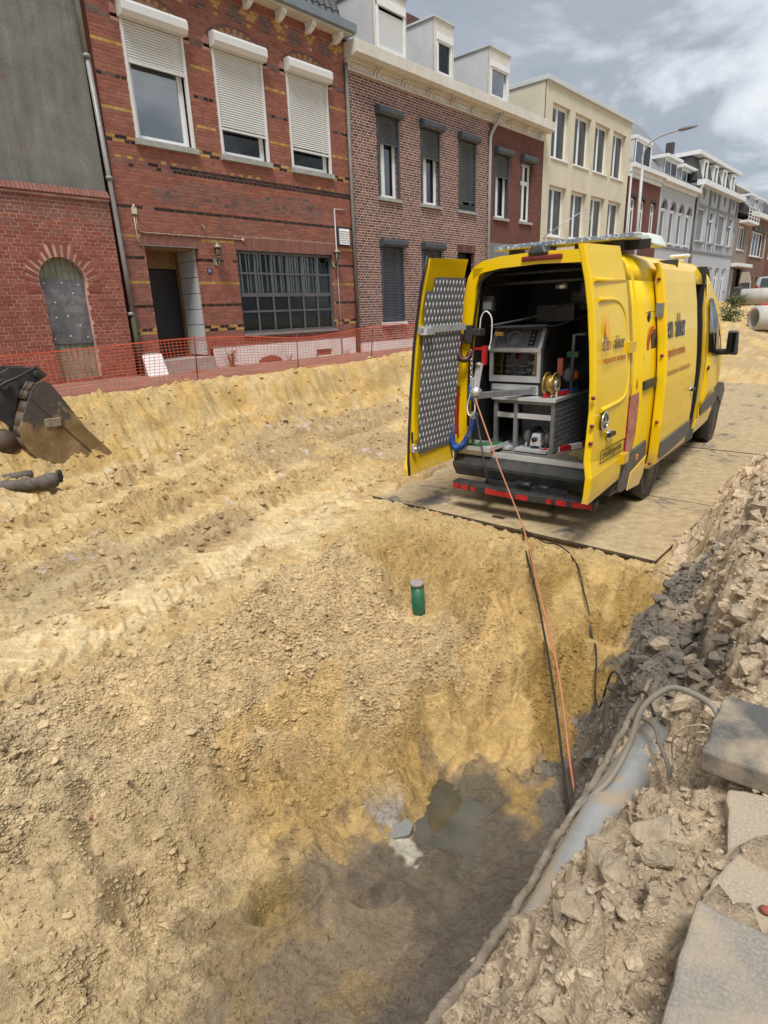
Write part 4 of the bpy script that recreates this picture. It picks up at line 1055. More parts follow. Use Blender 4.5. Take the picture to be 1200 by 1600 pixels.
# doorway: dark passage, block wall on its right side, wooden post, steel lintel
b = MB(); b.box(FX - .9, FX - .86, 6.15, 7.44, GZ, .98); b.build('door', 'black', h1)
b = MB(); b.box(FX - .9, FX - .12, DOOR[0] - .02, DOOR[0], GZ, 1.34); b.box(FX - .9, FX - .82, 6.1, 8.0, 1.0, 1.34); b.box(FX - .84, FX - .14, 6.2, 7.36, 1.30, 1.34); b.build('lining', 'wood_door', h1)
MB().box(FX - .84, FX - .73, 7.30, 7.42, GZ, 1.3).build('door_post', 'wood_door', h1)
for i, zz in enumerate(np.arange(-.75, 1.2, .31)):
    MB().box(FX - .72, FX - .13, 7.315, 7.42, zz + .006, zz + .304).build('block', 'block', h1)
MB().box(FX - 1.0, FX + .12, 6.2, 7.38, GZ - .05, -.78).build('doorstep', 'stone_sill', h1)
MB().box(FX - .1, FX + .012, 6.12, 7.42, 1.336, 1.348).build('lintel_bar', 'zinc', h1)
# gutter, brackets, tiled roof
g = MB(); gx0, gx1 = FX, FX + .38
g.prism([(gx0, H0 - .1, 5.985), (gx1 - .08, H0 - .1, 5.985), (gx1, H0 - .1, 6.01), (gx1, H0 - .1, 6.17), (gx0, H0 - .1, 6.17)], (0, H1 + .2 - H0, 0)); go = g.build('gutter', 'gutter_blue', h1)
MB().box(FX + .002, FX + .30, H0, H1 + .02, 5.965, 5.985).build('soffit', 'cornice', h1)
for i in range(8):
    yy = 11.55 - i * .82
    b = MB(); b.prism([(FX, yy - .06, 5.97), (FX + .27, yy - .06, 5.97), (FX + .265, yy - .06, 5.90), (FX + .20, yy - .06, 5.84), (FX + .10, yy - .06, 5.79), (FX, yy - .06, 5.78)], (0, .12, 0))
    b.box(FX + .1, FX + .28, yy - .03, yy + .03, 5.85, 5.96)
    b.build('bracket', 'white_paint', h1, bevel=.012)
rf = MB(); n = int((H1 - H0) / .2)
for i in range(n):
    a = H0 + i * .2; 
    for j in range(7):
        p0 = (FX + .10 - j * .13, 6.12 + j * .33); p1 = (FX + .10 - (j + 1) * .13 - .01, 6.12 + (j + 1) * .33 + .03)
        rf.add([(p0[0] + .02, a, p0[1]), (p0[0] + .055, a + .07, p0[1] + .02), (p0[0] + .02, a + .2, p0[1]), (p1[0], a, p1[1]), (p1[0] + .035, a + .07, p1[1] + .02), (p1[0], a + .2, p1[1])], [(0, 1, 4, 3), (1, 2, 5, 4), (0, 1, 2)])
rf.build('roof_tiles', 'tile_dark', h1, kind='stuff')
b = MB(); b.prism([(FX + .06, H0, 6.1), (FX - .9, H0, 8.4), (FX - 7, H0, 8.6), (FX - 8, H0, 6.1)], (0, H1 - H0, 0)); b.build('roof', 'tile_dark', h1)
# little things on the facade
def lantern(yy, zz):
    b = MB(); x0 = FX + .16
    b.box(FX, FX + .02, yy - .04, yy + .04, zz - .12, zz + .02); b.tube(smooth_path([(FX + .02, yy, zz - .06), (FX + .1, yy, zz - .14), (x0, yy, zz - .10), (x0, yy, zz)]), .012, 6)
    b.lathe((x0, yy, zz), (0, 0, 1), [(.03, 0), (.06, .015), (.075, .03)], 8)
    b.lathe((x0, yy, zz), (0, 0, 1), [(.11, .20), (.06, .25), (.02, .27), (.02, .30)], 8)
    for k in range(6): b.bar((x0 + .065 * math.cos(k * PI / 3), yy + .065 * math.sin(k * PI / 3), zz + .03), (x0 + .085 * math.cos(k * PI / 3), yy + .085 * math.sin(k * PI / 3), zz + .205), .008)
    o = b.build('wall_lantern', mk('lantern_metal', (0.32, 0.27, 0.2), 0.5, 0.5), h1)
    MB().lathe((x0, yy, zz + .03), (0, 0, 1), [(.055, 0), (.075, .17)], 8).build('lamp_glass', 'glass', o)
lantern(7.72, 1.15); lantern(11.12, 1.20)
b = MB(); b.box(FX, FX + .09, 11.26, 11.68, 1.58, 1.98); o = b.build('vent', 'black_plastic', h1)
for i in range(7): MB().hexa([(FX + .09, 11.30, 1.615 + i * .05), (FX + .12, 11.30, 1.60 + i * .05), (FX + .12, 11.64, 1.60 + i * .05), (FX + .09, 11.64, 1.615 + i * .05)], [(FX + .09, 11.30, 1.655 + i * .05), (FX + .098, 11.30, 1.655 + i * .05), (FX + .098, 11.64, 1.655 + i * .05), (FX + .09, 11.64, 1.655 + i * .05)]).build('louvre', 'white_paint', o)
b = MB(); b.box(FX + .006, FX + .02, 7.51, 7.62, .87, .97); o = b.build('number_plate', mk('enamel_blue', (0.03, 0.04, 0.09), 0.3), h1)
vs, fs = text_mesh('71', .085, .9); b = MB(); b.add([(FX + .0215 + v[2], 7.525 + v[0], .888 + v[1]) for v in vs], fs); b.build('number', 'white_paint', o)
b = MB(); b.tube([(FX + .03, 11.24, GZ), (FX + .03, 11.24, 2.38)], .016, 6); b.tube([(FX + .03, 11.23, 2.385), (FX + .03, 11.60, 2.395)], .013, 6); b.build('gas_pipe', 'pvc_grey', h1)
b = MB(); b.box(FX + .005, FX + .05, 6.06, 6.14, 1.86, 1.97); b.lathe((FX + .03, 6.1, 1.97), (0, 0, 1), [(.03, 0), (.012, .05)], 6); o = b.build('junction_box', mk('old_plastic', (0.6, 0.56, 0.44), 0.5), h1)
c1 = [(FX + .02, 6.085, 1.87), (FX + .02, 6.085, 1.45), (FX + .02, 6.10, 1.35), (FX + .02, 6.16, 1.325)]
c2 = [(FX + .02, 6.12, 1.87), (FX + .02, 6.12, 1.62), (FX + .02, 6.16, 1.57), (FX + .02, 6.26, 1.56), (FX + .02, 8.40, 1.56), (FX + .02, 8.46, 1.55)]
b = MB(); b.tube(c1, .010, 6); b.tube(c2, .010, 6)
for yy in np.arange(6.3, 8.4, .22): b.box(FX + .006, FX + .034, yy - .012, yy + .012, 1.545, 1.578)
b.lathe((FX + .01, 8.47, 1.55), (1, 0, 0), [(.04, 0), (.04, .03)], 10)
b.build('conduit', mk('conduit_metal', (0.42, 0.34, 0.27), 0.45, 0.3), h1)
b = MB(); b.tube(smooth_path([(FX, 7.50, 1.78), (FX + .08, 7.50, 1.74), (FX + .09, 7.50, 1.68), (FX + .05, 7.50, 1.66)]), .014, 6); b.build('hook', 'zinc', h1)
# ---------------------------------------------------------------- 3: brown brick house and its red neighbour under one cornice
B0, B1, R1 = 11.86, 18.10, 21.63
h2 = house('brown_brick_house', 'brown brick house with pale joints, black roller shutters and two grey dormers', B0, B1, 6.0, 'far_brick_brown')
h3 = house('narrow_red_house', 'narrow dark red house with two upper windows between the brown house and the cream block', B1, R1, 6.0, 'far_brick_red')
W2 = [(12.92, 13.74), (14.70, 15.54), (16.50, 17.37)]
holes2 = [(a, c, 2.80, 4.70) for a, c in W2] + [(12.92, 13.82, -.31, 1.68), (14.70, 15.60, -.31, 1.68), (16.45, 17.40, GZ + .02, 1.66), (B0 - 1, B1 + 1, GZ - .1, -.80)]
brick_wall(h2, B0, B1, GZ, 5.45, holes2, {'brown': 'brick_brown', 'mauve': 'brick_mauve'}, lambda y_, z_, k, r: 'mauve' if r.random() < .16 else 'brown', 'mortar_pale', 41, jamb=.12, n_parts=250, ymin=11.86, prd=(.001, .003), joint=.0155)
wall_plain(h2, B0, 16.42, GZ - .1, -.80, [], 'plinth', .1, 'plinth', FX + .012)
for i, (a, c) in enumerate(W2):
    mid = a + (c - a) * .38
    window(h2, a + .02, c - .02, 2.82, 4.68, depth=.11, mull=(mid,), glass='glass_sky', curtain=[(a + .06, a + .34, 2.88, 4.6, 'curtain'), (c - .32, c - .22, 2.88, 4.6, 'curtain')], sill=(.07, .07, .08))
    shutter(h2, a + .01, c - .01, (4.08, 4.0, 3.09)[i], 4.66, 'shutter_dark', box=(.19, .20), boxw=.07, guides_to=2.82, pitch=.04)
b = MB(); b.box(FX - .02, FX + .03, 16.52, 17.35, 2.83, 2.98); b.build('window_guard', 'black', h2)
for a, c in ((12.92, 13.82), (14.70, 15.60)):
    window(h2, a + .02, c - .02, -.29, 1.66, depth=.12, glass='glass_dark', sill=(.08, .08, .08, 'plinth'))
    shutter(h2, a + .01, c - .01, -.26, 1.63, 'shutter_dark', box=(.19, .19), boxw=.07, pitch=.04)
b = MB(); b.box(FX - .35, FX - .3, 16.47, 17.38, GZ, 1.65); o = b.build('front_door', 'black_plastic', h2)
pane_obj(o, FX - .28, 16.62, 17.22, .3, 1.45, 'glass_dark')
soldiers(h2, 16.42, 17.43, 1.66, 1.86, 'brick_brown', .06, FX, .01, 44)
wall_plain(h3, B1, R1, 2.02, 5.45, [(18.48, 19.33, 2.77, 4.62), (20.14, 20.92, 2.77, 4.62)], 'far_brick_red', .12)
wall_plain(h3, B1, R1, GZ - .1, 2.02, [(19.0, 20.0, GZ, 1.3)], 'base_grey', .1, 'base')
window(h3, 18.50, 19.31, 2.78, 4.6, depth=.11, mull=(18.82,), curtain=[(18.55, 18.72, 2.84, 4.5, 'curtain'), (19.0, 19.1, 2.84, 4.5, 'curtain')], sill=(.07, .06, .08))
shutter(h3, 18.49, 19.32, 3.98, 4.58, 'shutter_dark', box=(.19, .20), boxw=.07, guides_to=2.8, pitch=.04)
window(h3, 20.16, 20.90, 2.78, 4.6, depth=.11, mull=(20.53,), trans=(4.0,), glass='glass', sill=(.07, .06, .08))
shutter(h3, 20.13, 20.93, 4.56, 4.59, 'shutter_dark', box=(.19, .20), boxw=.07, guides_to=4.5, pitch=.04)
window(h3, 19.02, 19.98, -.3, 1.28, depth=.1)
def cornice(parent, y0, y1, zf=5.42, zc=5.60, zt=5.90, out=.40, mat='cornice', seg=1.06, start=None):
    b = MB()
    b.prism([(FX - .05, y0, zc), (FX + out - .12, y0, zc), (FX + out, y0, zc + .05), (FX + out, y0, zt), (FX - .05, y0, zt + .02)], (0, y1 - y0, 0))
    o = b.build('cornice', mat, parent, bevel=.008)
    f = MB(); f.box(FX - .02, FX + .03, y0, y1, zf, zc); f.box(FX, FX + .075, y0, y1, zf - .035, zf); f.box(FX, FX + .10, y0, y1, zc - .03, zc - .002); f.build('frieze', mat, parent)
    yy = y0 + .1
    while yy + seg < y1 + .3:
        a, c = yy + .08, min(yy + seg - .30, y1 - .05)
        if c - a > .2:
            p_ = MB(); frame_mb(p_, FX + .03, FX + .048, a, c, zf + .03, zc - .05, .022); p_.build('frieze_panel', mat, parent)
        if yy + seg < y1:
            q_ = MB()
            for e_ in (-.14, -.03):
                yq = yy + seg - .05 + e_
                q_.prism([(FX + .03, yq, zf), (FX + .06, yq, zf), (FX + .085, yq, zf + .09), (FX + .19, yq, zc - .035), (FX + .03, yq, zc - .035)], (0, .05, 0))
            q_.build('bracket', mat, parent)
        yy += seg
    return o
cornice(h2, B0, B1); cornice(h3, B1 + .005, R1 + .02)
for hh, ya, yb in ((h2, B0, B1), (h3, B1, R1)):
    b = MB(); b.prism([(FX + .1, ya, 5.915), (FX - .75, ya, 6.42), (FX - 7.5, ya, 6.6), (FX - 7.5, ya, 5.9)], (0, yb - ya, 0)); b.build('roof', 'tile_dark', hh)
def dormer(parent, y0, y1, z1, kind):
    X0 = FX - .2; b = MB(); z0 = 5.93
    ya, yb = y0 + (.12 if kind != 'open' else .14), y1 - .10
    zt = z1 - (.38 if kind == 'shut' else .50)
    b.box(X0 - 3.4, X0 - .02, y0, y1, z0, z1 - .05, skip=('x1',))
    o = b.build('dormer', 'panel_grey', parent)
    f = MB()
    f.box(X0 - .03, X0, y0, ya, z0, z1 - .05); f.box(X0 - .03, X0, yb, y1, z0, z1 - .05); f.box(X0 - .03, X0, ya, yb, zt, z1 - .05); f.box(X0 - .03, X0, ya, yb, z0, 6.22)
    f.build('dormer_front', 'cornice', o)
    MB().box(X0 - 3.45, X0 + .04, y0 - .04, y1 + .04, z1 - .05, z1).build('roof_trim', 'panel_grey', o)
    return o, ya, yb, zt, X0
o, ya, yb, zt, X0 = dormer(h2, 13.16, 14.42, 7.52, 'shut')
b = MB(); frame_mb(b, X0 - .02, X0 + .03, ya - .02, yb + .02, 6.2, zt + .1, .06); b.box(X0 - .02, X0 + .05, ya - .02, yb + .02, zt - .06, zt + .12); b.build('shutter_frame', 'frame_white', o)
sm = MB().hexa([(0, -(yb - ya) / 2 + .04, -.026), (.008, -(yb - ya) / 2 + .04, -.026), (.008, (yb - ya) / 2 - .04, -.026), (0, (yb - ya) / 2 - .04, -.026)], [(0, -(yb - ya) / 2 + .04, .024), (.014, -(yb - ya) / 2 + .04, .024), (.014, (yb - ya) / 2 - .04, .024), (0, (yb - ya) / 2 - .04, .024)]).mesh('slat', 'shutter_white')
for i in range(15): inst('slat', sm, o, (X0 - .01, (ya + yb) / 2, 6.25 + i * .052))
o, ya, yb, zt, X0 = dormer(h2, 15.60, 16.52, 7.50, 'open')
b = MB(); frame_mb(b, X0 - .08, X0 + .01, ya, yb, 6.2, zt, .06); b.box(X0 - .06, X0 + .04, ya - .02, yb + .02, zt - .02, zt + .14); b.build('window', 'frame_white', o)
pane_obj(o, X0 - .05, ya + .06, yb - .06, 6.26, zt - .06, 'glass_dark')
o, ya, yb, zt, X0 = dormer(h3, 18.36, 19.58, 7.50, 'tilt')
b = MB(); frame_mb(b, X0 - .08, X0 + .01, ya, yb, 6.2, zt, .06); b.box(X0 - .06, X0 + .04, ya - .02, yb + .02, zt - .02, zt + .12)
b.bar((X0 - .10, yb - .12, zt - .06), (X0 - .03, yb - .16, 6.26), .05); b.build('window', 'frame_white', o)
pane_obj(o, X0 - .05, ya + .06, yb - .06, 6.26, zt - .06, 'glass_mirror')
MB().box(FX - 2.6, FX - 2.0, 16.7, 17.3, 6.2, 8.35).build('chimney', 'brick_brown', h2)
p_ = thing('downpipe', 'thin pale downpipe bending from the cornice down between the brown and the red house', 'downpipe', (FX + .06, B1, GZ))
MB().tube(smooth_path([(FX + .32, 18.42, 5.62), (FX + .25, 18.35, 5.52), (FX + .09, 18.16, 5.12), (FX + .06, 18.11, 4.95)]) + [(FX + .06, 18.11, GZ)], .05, 10).build('pipe', 'pvc_grey', p_)
p_ = thing('downpipe', 'dark grey downpipe between the striped house and the brown brick house', 'downpipe', (FX + .05, 11.83, GZ))
MB().tube([(FX + .06, 11.85, 5.5), (FX + .06, 11.845, GZ)], .045, 10).build('pipe', mk('dull_pipe', (0.15, 0.145, 0.13), 0.7, var=0.2), p_)
# ---------------------------------------------------------------- 4: cream rendered block
C0, C1 = 21.66, 29.45
h4 = house('cream_block', 'cream rendered three storey block with two rows of tall paired windows', C0, C1, 7.32, 'cream_render', cat='building')
CW = [(22.19, 23.57), (23.99, 25.39), (25.78, 27.18), (27.55, 28.94)]
holes = [(a, c, z0, z1) for a, c in CW for z0, z1 in ((5.02, 6.71), (2.45, 4.14), (-.3, 1.4))]
wall_plain(h4, C0, C1, GZ - .1, 7.32, holes, 'cream_render', .16)
rc = random.Random(9)
for z0, z1 in ((5.02, 6.71), (2.45, 4.14), (-.3, 1.4)):
    for a, c in CW:
        m_ = a + (c - a) * .46
        cu = [(a + .07, a + .07 + rc.uniform(.3, .55), z0 + .06, z1 - .06, 'curtain'), (m_ + .04, m_ + .06 + rc.uniform(.35, .6), z0 + .06, z1 - .06, 'curtain')]
        window(h4, a, c, z0, z1, depth=.15, mull=(m_,), glass='glass_sky', curtain=cu, w=.06)
        MB().box(FX - .15, FX + .04, a, c, z0 - .05, z0 - .004).build('sill', 'frame_white', h4)
b = MB()
for yy in (23.78, 25.585, 27.365): b.box(FX - .001, FX + .03, yy - .035, yy + .035, -.5, 6.72)
b.build('pilaster', 'cream_render', h4)
b = MB(); b.box(FX - 8, FX + .09, C0 - .04, C1 + .05, 7.25, 7.40); b.build('roof_edge', mk('roof_trim', (0.52, 0.55, 0.54), 0.6, var=0.06), h4, bevel=.01)
rod = MB(); rod.tube([(FX + .02, 21.95, 2.40), (FX + 1.1, 22.9, 3.25)], .018, 8)
loop = [(FX + 1.1 + .12 * math.sin(q), 22.93 + .28 * math.sin(q), 3.07 + .20 * math.cos(q)) for q in np.linspace(0, 2 * PI * .72, 22)]
rod.tube(loop, .009, 6); rod.lathe((FX, 21.95, 2.38), (1, 0, 0), [(.05, 0), (.05, .03)], 8)
tag(rod.build('wall_bracket', mk('bracket_metal', (0.45, 0.45, 0.44), 0.45, 0.4), loc=(FX, 21.95, 2.4)), 'thin metal rod with a wire loop sticking out of the cream block', 'bracket')
# ---------------------------------------------------------------- 5..: the farther houses
def arched(y0, y1, z0, zs_, rise):
    def f(zc):
        if zc < z0 or zc > zs_ + rise: return None
        if zc <= zs_: return (y0, y1)
        k = math.sqrt(max(0, 1 - ((zc - zs_) / rise) ** 2)); m_ = (y0 + y1) / 2
        return (m_ - (y1 - y0) / 2 * k, m_ + (y1 - y0) / 2 * k)
    return f
def mansard(parent, y0, y1, z0, z1, X1, mat):
    b = MB(); b.prism([(FX - .05, y0, z0), (X1, y0, z1), (X1 - 5, y0, z1 - 1.5), (X1 - 5, y0, z0)], (0, y1 - y0, 0)); return b.build('roof', mat, parent)
h5 = house('small_red_house', 'red brick house with a white dormer beside the cream block', 29.55, 33.72, 5.5, 'far_brick_red')
W5 = [(29.97, 30.70), (31.17, 31.88), (32.62, 33.32)]
wall_plain(h5, 29.55, 33.72, GZ - .1, 5.45, [arched(a, c, 2.9, 4.4, .14) for a, c in W5] + [(29.9, 31.2, -.3, 1.5), (32.2, 33.2, GZ, 1.5)], 'far_brick_red', .12)
for a, c in W5:
    window(h5, a, c, 2.9, 4.52, depth=.10, mull=((a + c) / 2,), trans=(4.05,), w=.06)
    soldiers(h5, a - .04, c + .04, 4.53, 4.66, 'brick_dark', .07, FX, .02, 5)
window(h5, 29.9, 31.2, -.3, 1.5, mull=(30.5,)); MB().box(FX - .2, FX - .15, 32.2, 33.2, GZ, 1.5).build('front_door', 'white_paint', h5)
b = MB(); b.box(FX - .05, FX + .05, 29.55, 33.72, 5.28, 5.45); b.box(FX - .05, FX + .26, 29.55, 33.74, 5.62, 5.80); b.box(FX - .05, FX + .12, 29.55, 33.72, 5.45, 5.62); b.build('cornice', 'white_paint', h5, bevel=.01)
mansard(h5, 29.5, 33.72, 5.75, 9.5, FX - 3.4, 'slate')
def dormer2(parent, y0, y1, z0, z1, X0, over=.12, mull=None, side='panel_grey', flat=True):
    b = MB(); b.box(X0 - 3, X0 - .02, y0, y1, z0, z1, skip=('x1',)); o = b.build('dormer', side, parent)
    window(o, y0, y1, z0 + .05, z1, X=X0, depth=.0, mull=(mull or (y0 + y1) / 2,), w=.09, curtain=[(y0 + .1, (y0 + y1) / 2 - .06, z0 + .1, z1 - .1, 'curtain')]) if False else None
    f = MB(); w = .09; frame_mb(f, X0 - .05, X0, y0, y1, z0, z1, w); m_ = (y0 + y1) / 2; f.box(X0 - .049, X0 - .003, m_ - .04, m_ + .04, z0 + w, z1 - w); f.build('window_frame', 'frame_white', o)
    pane_obj(o, X0 - .02, y0 + w, m_ - .04, z0 + w, z1 - w, 'glass_mirror'); pane_obj(o, X0 - .02, m_ + .04, y1 - w, z0 + w, z1 - w, 'glass')
    MB().box(X0 - 3, X0 + over, y0 - over, y1 + over, z1, z1 + .16).build('roof_trim', 'white_paint', o, bevel=.02)
    return o
dormer2(h5, 30.85, 32.92, 5.95, 7.0, FX - .3, .03)
p_ = thing('downpipe', 'rusty downpipe beside the cream block and the small red house', 'downpipe', (FX + .06, 29.62, GZ))
MB().tube([(FX + .08, 29.63, 5.6), (FX + .07, 29.63, GZ)], .05, 8).build('pipe', 'pvc_grey', p_)
h6 = house('pale_arched_house', 'pale grey painted house with four round-arched windows and two dormers', 33.75, 39.45, 5.6, 'light_grey_paint')
W6 = [(34.10, 34.88), (35.49, 36.27), (36.85, 37.60), (38.20, 38.98)]
wall_plain(h6, 33.75, 39.45, GZ - .1, 5.55, [arched(a, c, 2.88, 4.42, .36) for a, c in W6] + [(34.2, 36.2, -.3, 1.5), (37.5, 38.6, GZ, 1.6)], 'light_grey_paint', .14)
for a, c in W6:
    o = MB(); frame_mb(o, FX - .16, FX - .10, a, c, 2.88, 4.36, .05); o.box(FX - .158, FX - .08, a, c, 4.36, 4.45); o = o.build('window', 'frame_white', h6)
    MB().box(FX - .13, FX - .12, a + .05, c - .05, 2.93, 4.32).build('screen', mk('grey_screen', (0.13, 0.13, 0.135), 0.7), o)
    pane_obj(o, FX - .12, a + .02, c - .02, 4.45, 4.80, 'glass')
    m_ = (a + c) / 2; arc = [(FX + .0, m_ + (.39 + .05) * math.cos(q), 4.42 + (.36 + .06) * math.sin(q)) for q in np.linspace(0, PI, 13)]
    MB().tube(arc, .05, 6).build('arch_moulding', 'mid_grey_paint', h6)
    MB().box(FX, FX + .08, a - .05, c + .05, 2.80, 2.875).build('sill', 'white_paint', h6)
window(h6, 34.2, 36.2, -.3, 1.5, mull=(35.2,)); MB().box(FX - .2, FX - .15, 37.5, 38.6, GZ, 1.6).build('front_door', 'black_plastic', h6)
b = MB(); b.box(FX - .05, FX + .30, 33.75, 39.45, 5.55, 5.76); b.box(FX - .05, FX + .1, 33.75, 39.45, 5.40, 5.55); b.build('cornice', 'white_paint', h6, bevel=.01)
b = MB(); b.box(FX, FX + .05, 33.75, 39.45, 2.62, 2.72); b.build('string_course', 'mid_grey_paint', h6)
mansard(h6, 33.72, 39.6, 5.75, 9.5, FX - 3.4, 'slate')
dormer2(h6, 35.3, 37.3, 5.9, 6.85, FX - .45, .22); dormer2(h6, 38.05, 39.95, 5.9, 6.75, FX - .45, .22)
h7 = house('grey_pilaster_house', 'tall grey house with dark pilasters, shuttered windows and a black mansard of white dormers', 39.65, 48.9, 6.2, 'mid_grey_paint')
W7 = [(40.25, 41.70), (42.72, 43.58), (44.62, 46.28), (47.14, 48.03)]
wall_plain(h7, 39.65, 48.9, GZ - .1, 6.2, [(a, c, 3.24, 5.0) for a, c in W7] + [(40.6, 42.4, -.4, 1.9), (43.6, 44.5, GZ, 1.9), (45.2, 46.2, GZ, 1.9), (46.9, 47.9, GZ, 1.9)], 'light_grey_paint', .14)
for i, (a, c) in enumerate(W7):
    o = MB(); frame_mb(o, FX - .14, FX - .08, a, c, 3.24, 5.0, .07)
    if i % 2: o.box(FX - .138, FX - .06, a, c, 4.42, 4.52)
    o = o.build('window', 'frame_white', h7)
    if i % 2 == 0: MB().box(FX - .11, FX - .10, a + .07, c - .07, 3.3, 4.95).build('screen', 'mid_grey_paint', o)
    else: pane_obj(o, FX - .11, a + .07, c - .07, 3.3, 4.42, 'glass'); pane_obj(o, FX - .11, a + .07, c - .07, 4.52, 4.93, 'glass')
    MB().box(FX, FX + .12, a - .06, c + .06, 3.12, 3.23).build('sill', 'mid_grey_paint', h7)
    MB().box(FX, FX + .06, a - .1, c + .1, 5.06, 5.18).build('hood', 'mid_grey_paint', h7)
    m_ = (a + c) / 2; MB().prism([(FX, m_ - .28, 5.95), (FX, m_ + .28, 5.95), (FX, m_, 5.45)], (.05, 0, 0)).build('ornament', 'mid_grey_paint', h7)
for yy in (42.25, 44.1, 46.75, 48.5, 39.85):
    MB().prism([(FX, yy - .18, 5.98), (FX, yy + .18, 5.98), (FX, yy + .14, 4.4), (FX, yy, 4.1), (FX, yy - .14, 4.4)], (.07, 0, 0)).build('pilaster', 'mid_grey_paint', h7)
    MB().box(FX, FX + .03, yy - .05, yy + .05, 2.7, 4.3).build('pilaster', 'mid_grey_paint', h7)
b = MB(); b.box(FX - .05, FX + .40, 39.55, 48.95, 6.02, 6.30); b.build('cornice', 'white_paint', h7, bevel=.01)
b = MB(); b.box(FX, FX + .05, 39.65, 48.9, 2.62, 2.74); b.build('string_course', 'mid_grey_paint', h7)
for a, c in ((43.6, 44.5), (45.2, 46.2), (46.9, 47.9)): window(h7, a, c, GZ + .3, 1.9, mull=((a + c) / 2,), trans=(1.3,), w=.08)
window(h7, 40.6, 42.4, -.4, 1.9, mull=(41.5,))
mansard(h7, 39.7, 48.9, 6.3, 7.62, FX - .5, 'tile_dark')
for yy in (41.2, 43.3, 45.3, 47.4):
    b = MB(); frame_mb(b, FX - .6, FX - .12, yy - .42, yy + .42, 6.32, 7.5, .12); o = b.build('dormer_window', 'frame_white', h7); pane_obj(o, FX - .2, yy - .3, yy + .3, 6.44, 7.38, 'glass')
b = MB(); b.box(FX - 4, FX - .05, 39.6, 49.0, 7.60, 7.80); b.build('roof_edge', 'white_paint', h7)
for yy, zz in ((39.9, .5), (43.6, .45), (44.6, .25), (46.9, .4), (47.4, .55)): MB().box(FX - 2.0, FX - 1.6, yy - .15, yy + .15, 7.7, 7.95 + zz).build('chimney', 'tile_dark', h7)
MB().tube([(FX + .3, 39.6, 6.05), (FX + .1, 39.62, 5.7), (FX + .08, 39.62, GZ)], .05, 8).build('drain_pipe', 'pvc_grey', h7)
h8 = house('balcony_house', 'brown rendered house with a small white balcony and white canopy over its door', 48.92, 53.1, 5.6, 'brown_render')
wall_plain(h8, 48.92, 53.1, GZ - .1, 5.1, [(49.8, 51.75, 3.2, 4.72), (49.4, 52.4, GZ, 2.0)], 'brown_render', .15)
window(h8, 49.8, 51.75, 3.2, 4.72, mull=(50.5, 51.1), curtain=[(49.9, 50.3, 3.3, 4.6, 'curtain'), (51.2, 51.6, 3.3, 4.6, 'curtain')], sill=(.08, .05, .06, 'white_paint'))
MB().box(FX, FX + .5, 48.95, 53.05, 2.06, 2.28).build('canopy', 'white_paint', h8, bevel=.02)
MB().box(FX - .3, FX - .25, 49.45, 50.4, GZ, 1.95).build('front_door', 'black_plastic', h8); MB().box(FX - .3, FX - .2, 50.5, 50.66, GZ, 1.98).build('door_post', 'white_paint', h8); MB().box(FX - .35, FX - .3, 50.7, 52.4, GZ, 1.95).build('garage_door', mk('door_brown', (0.06, 0.035, 0.03), 0.6), h8)
b = MB(); b.box(FX - .05, FX + .55, 49.7, 52.9, 4.86, 5.02); o = b.build('balcony', 'white_paint', h8)
b = MB()
for zz in (5.2, 5.4, 5.6, 5.8): b.bar((FX + .52, 49.75, zz), (FX + .52, 52.85, zz), .04)
for yy in np.linspace(49.75, 52.85, 5): b.bar((FX + .52, yy, 5.02), (FX + .52, yy, 5.82), .04)
b.build('railing', 'white_paint', o)
b = MB(); b.box(FX - 5, FX - 1.0, 48.95, 53.1, 5.0, 7.2); b.build('upper_storey', 'panel_grey', h8)
b = MB(); b.box(FX - 5.1, FX - .4, 48.95, 53.15, 7.15, 7.32); b.box(FX - 1.0, FX - .4, 48.95, 49.1, 5.0, 7.15); b.build('roof_edge', 'white_paint', h8)
b = MB(); frame_mb(b, FX - 1.0, FX - .95, 49.8, 52.4, 5.1, 6.9, .1); o = b.build('window', 'frame_white', h8); pane_obj(o, FX - .97, 49.9, 52.3, 5.2, 6.8, 'glass')
h9 = house('far_brick_house', 'brown brick house with a wide row of cream blinds, next to the balcony house', 53.12, 59.4, 5.9, 'far_brick_brown')
wall_plain(h9, 53.12, 59.4, GZ - .1, 5.6, [(53.75, 57.75, 2.95, 4.65), (58.2, 59.1, 2.95, 4.65), (53.9, 56.2, -.6, 1.5), (57, 58, GZ, 1.5)], 'far_brick_brown', .15)
window(h9, 53.75, 57.75, 2.95, 4.65, mull=(54.7, 55.7, 56.7), curtain=[(53.85 + k, 54.6 + k, 3.05, 4.55, 'cream_render') for k in range(4)], sill=(.08, .05, .06, 'white_paint'))
window(h9, 58.2, 59.1, 2.95, 4.65, mull=(58.6,)); window(h9, 53.9, 56.2, -.6, 1.5, mull=(54.6, 55.4), curtain=[(54, 56.1, -.5, 1.4, 'cream_render')]); MB().box(FX - .2, FX - .15, 57, 58, GZ, 1.5).build('front_door', 'wood_door', h9)
for k in range(3): MB().box(FX + .002, FX + .12, 53.7 + k * 1.4, 54.9 + k * 1.4, 4.66, 4.86).build('awning_box', 'black_plastic', h9)
b = MB(); b.box(FX - .05, FX + .3, 53.12, 59.4, 5.55, 5.85); b.build('cornice', 'white_paint', h9); mansard(h9, 53.12, 59.4, 5.85, 8.0, FX - 2.2, 'tile_dark')
dormer2(h9, 54.0, 55.6, 5.9, 7.0, FX - .5, .12); dormer2(h9, 56.6, 58.4, 5.9, 7.0, FX - .5, .12)
h10 = house('end_brick_house', 'last red brick house at the far end of the row', 59.42, 66.0, 6.0, 'far_brick_red')
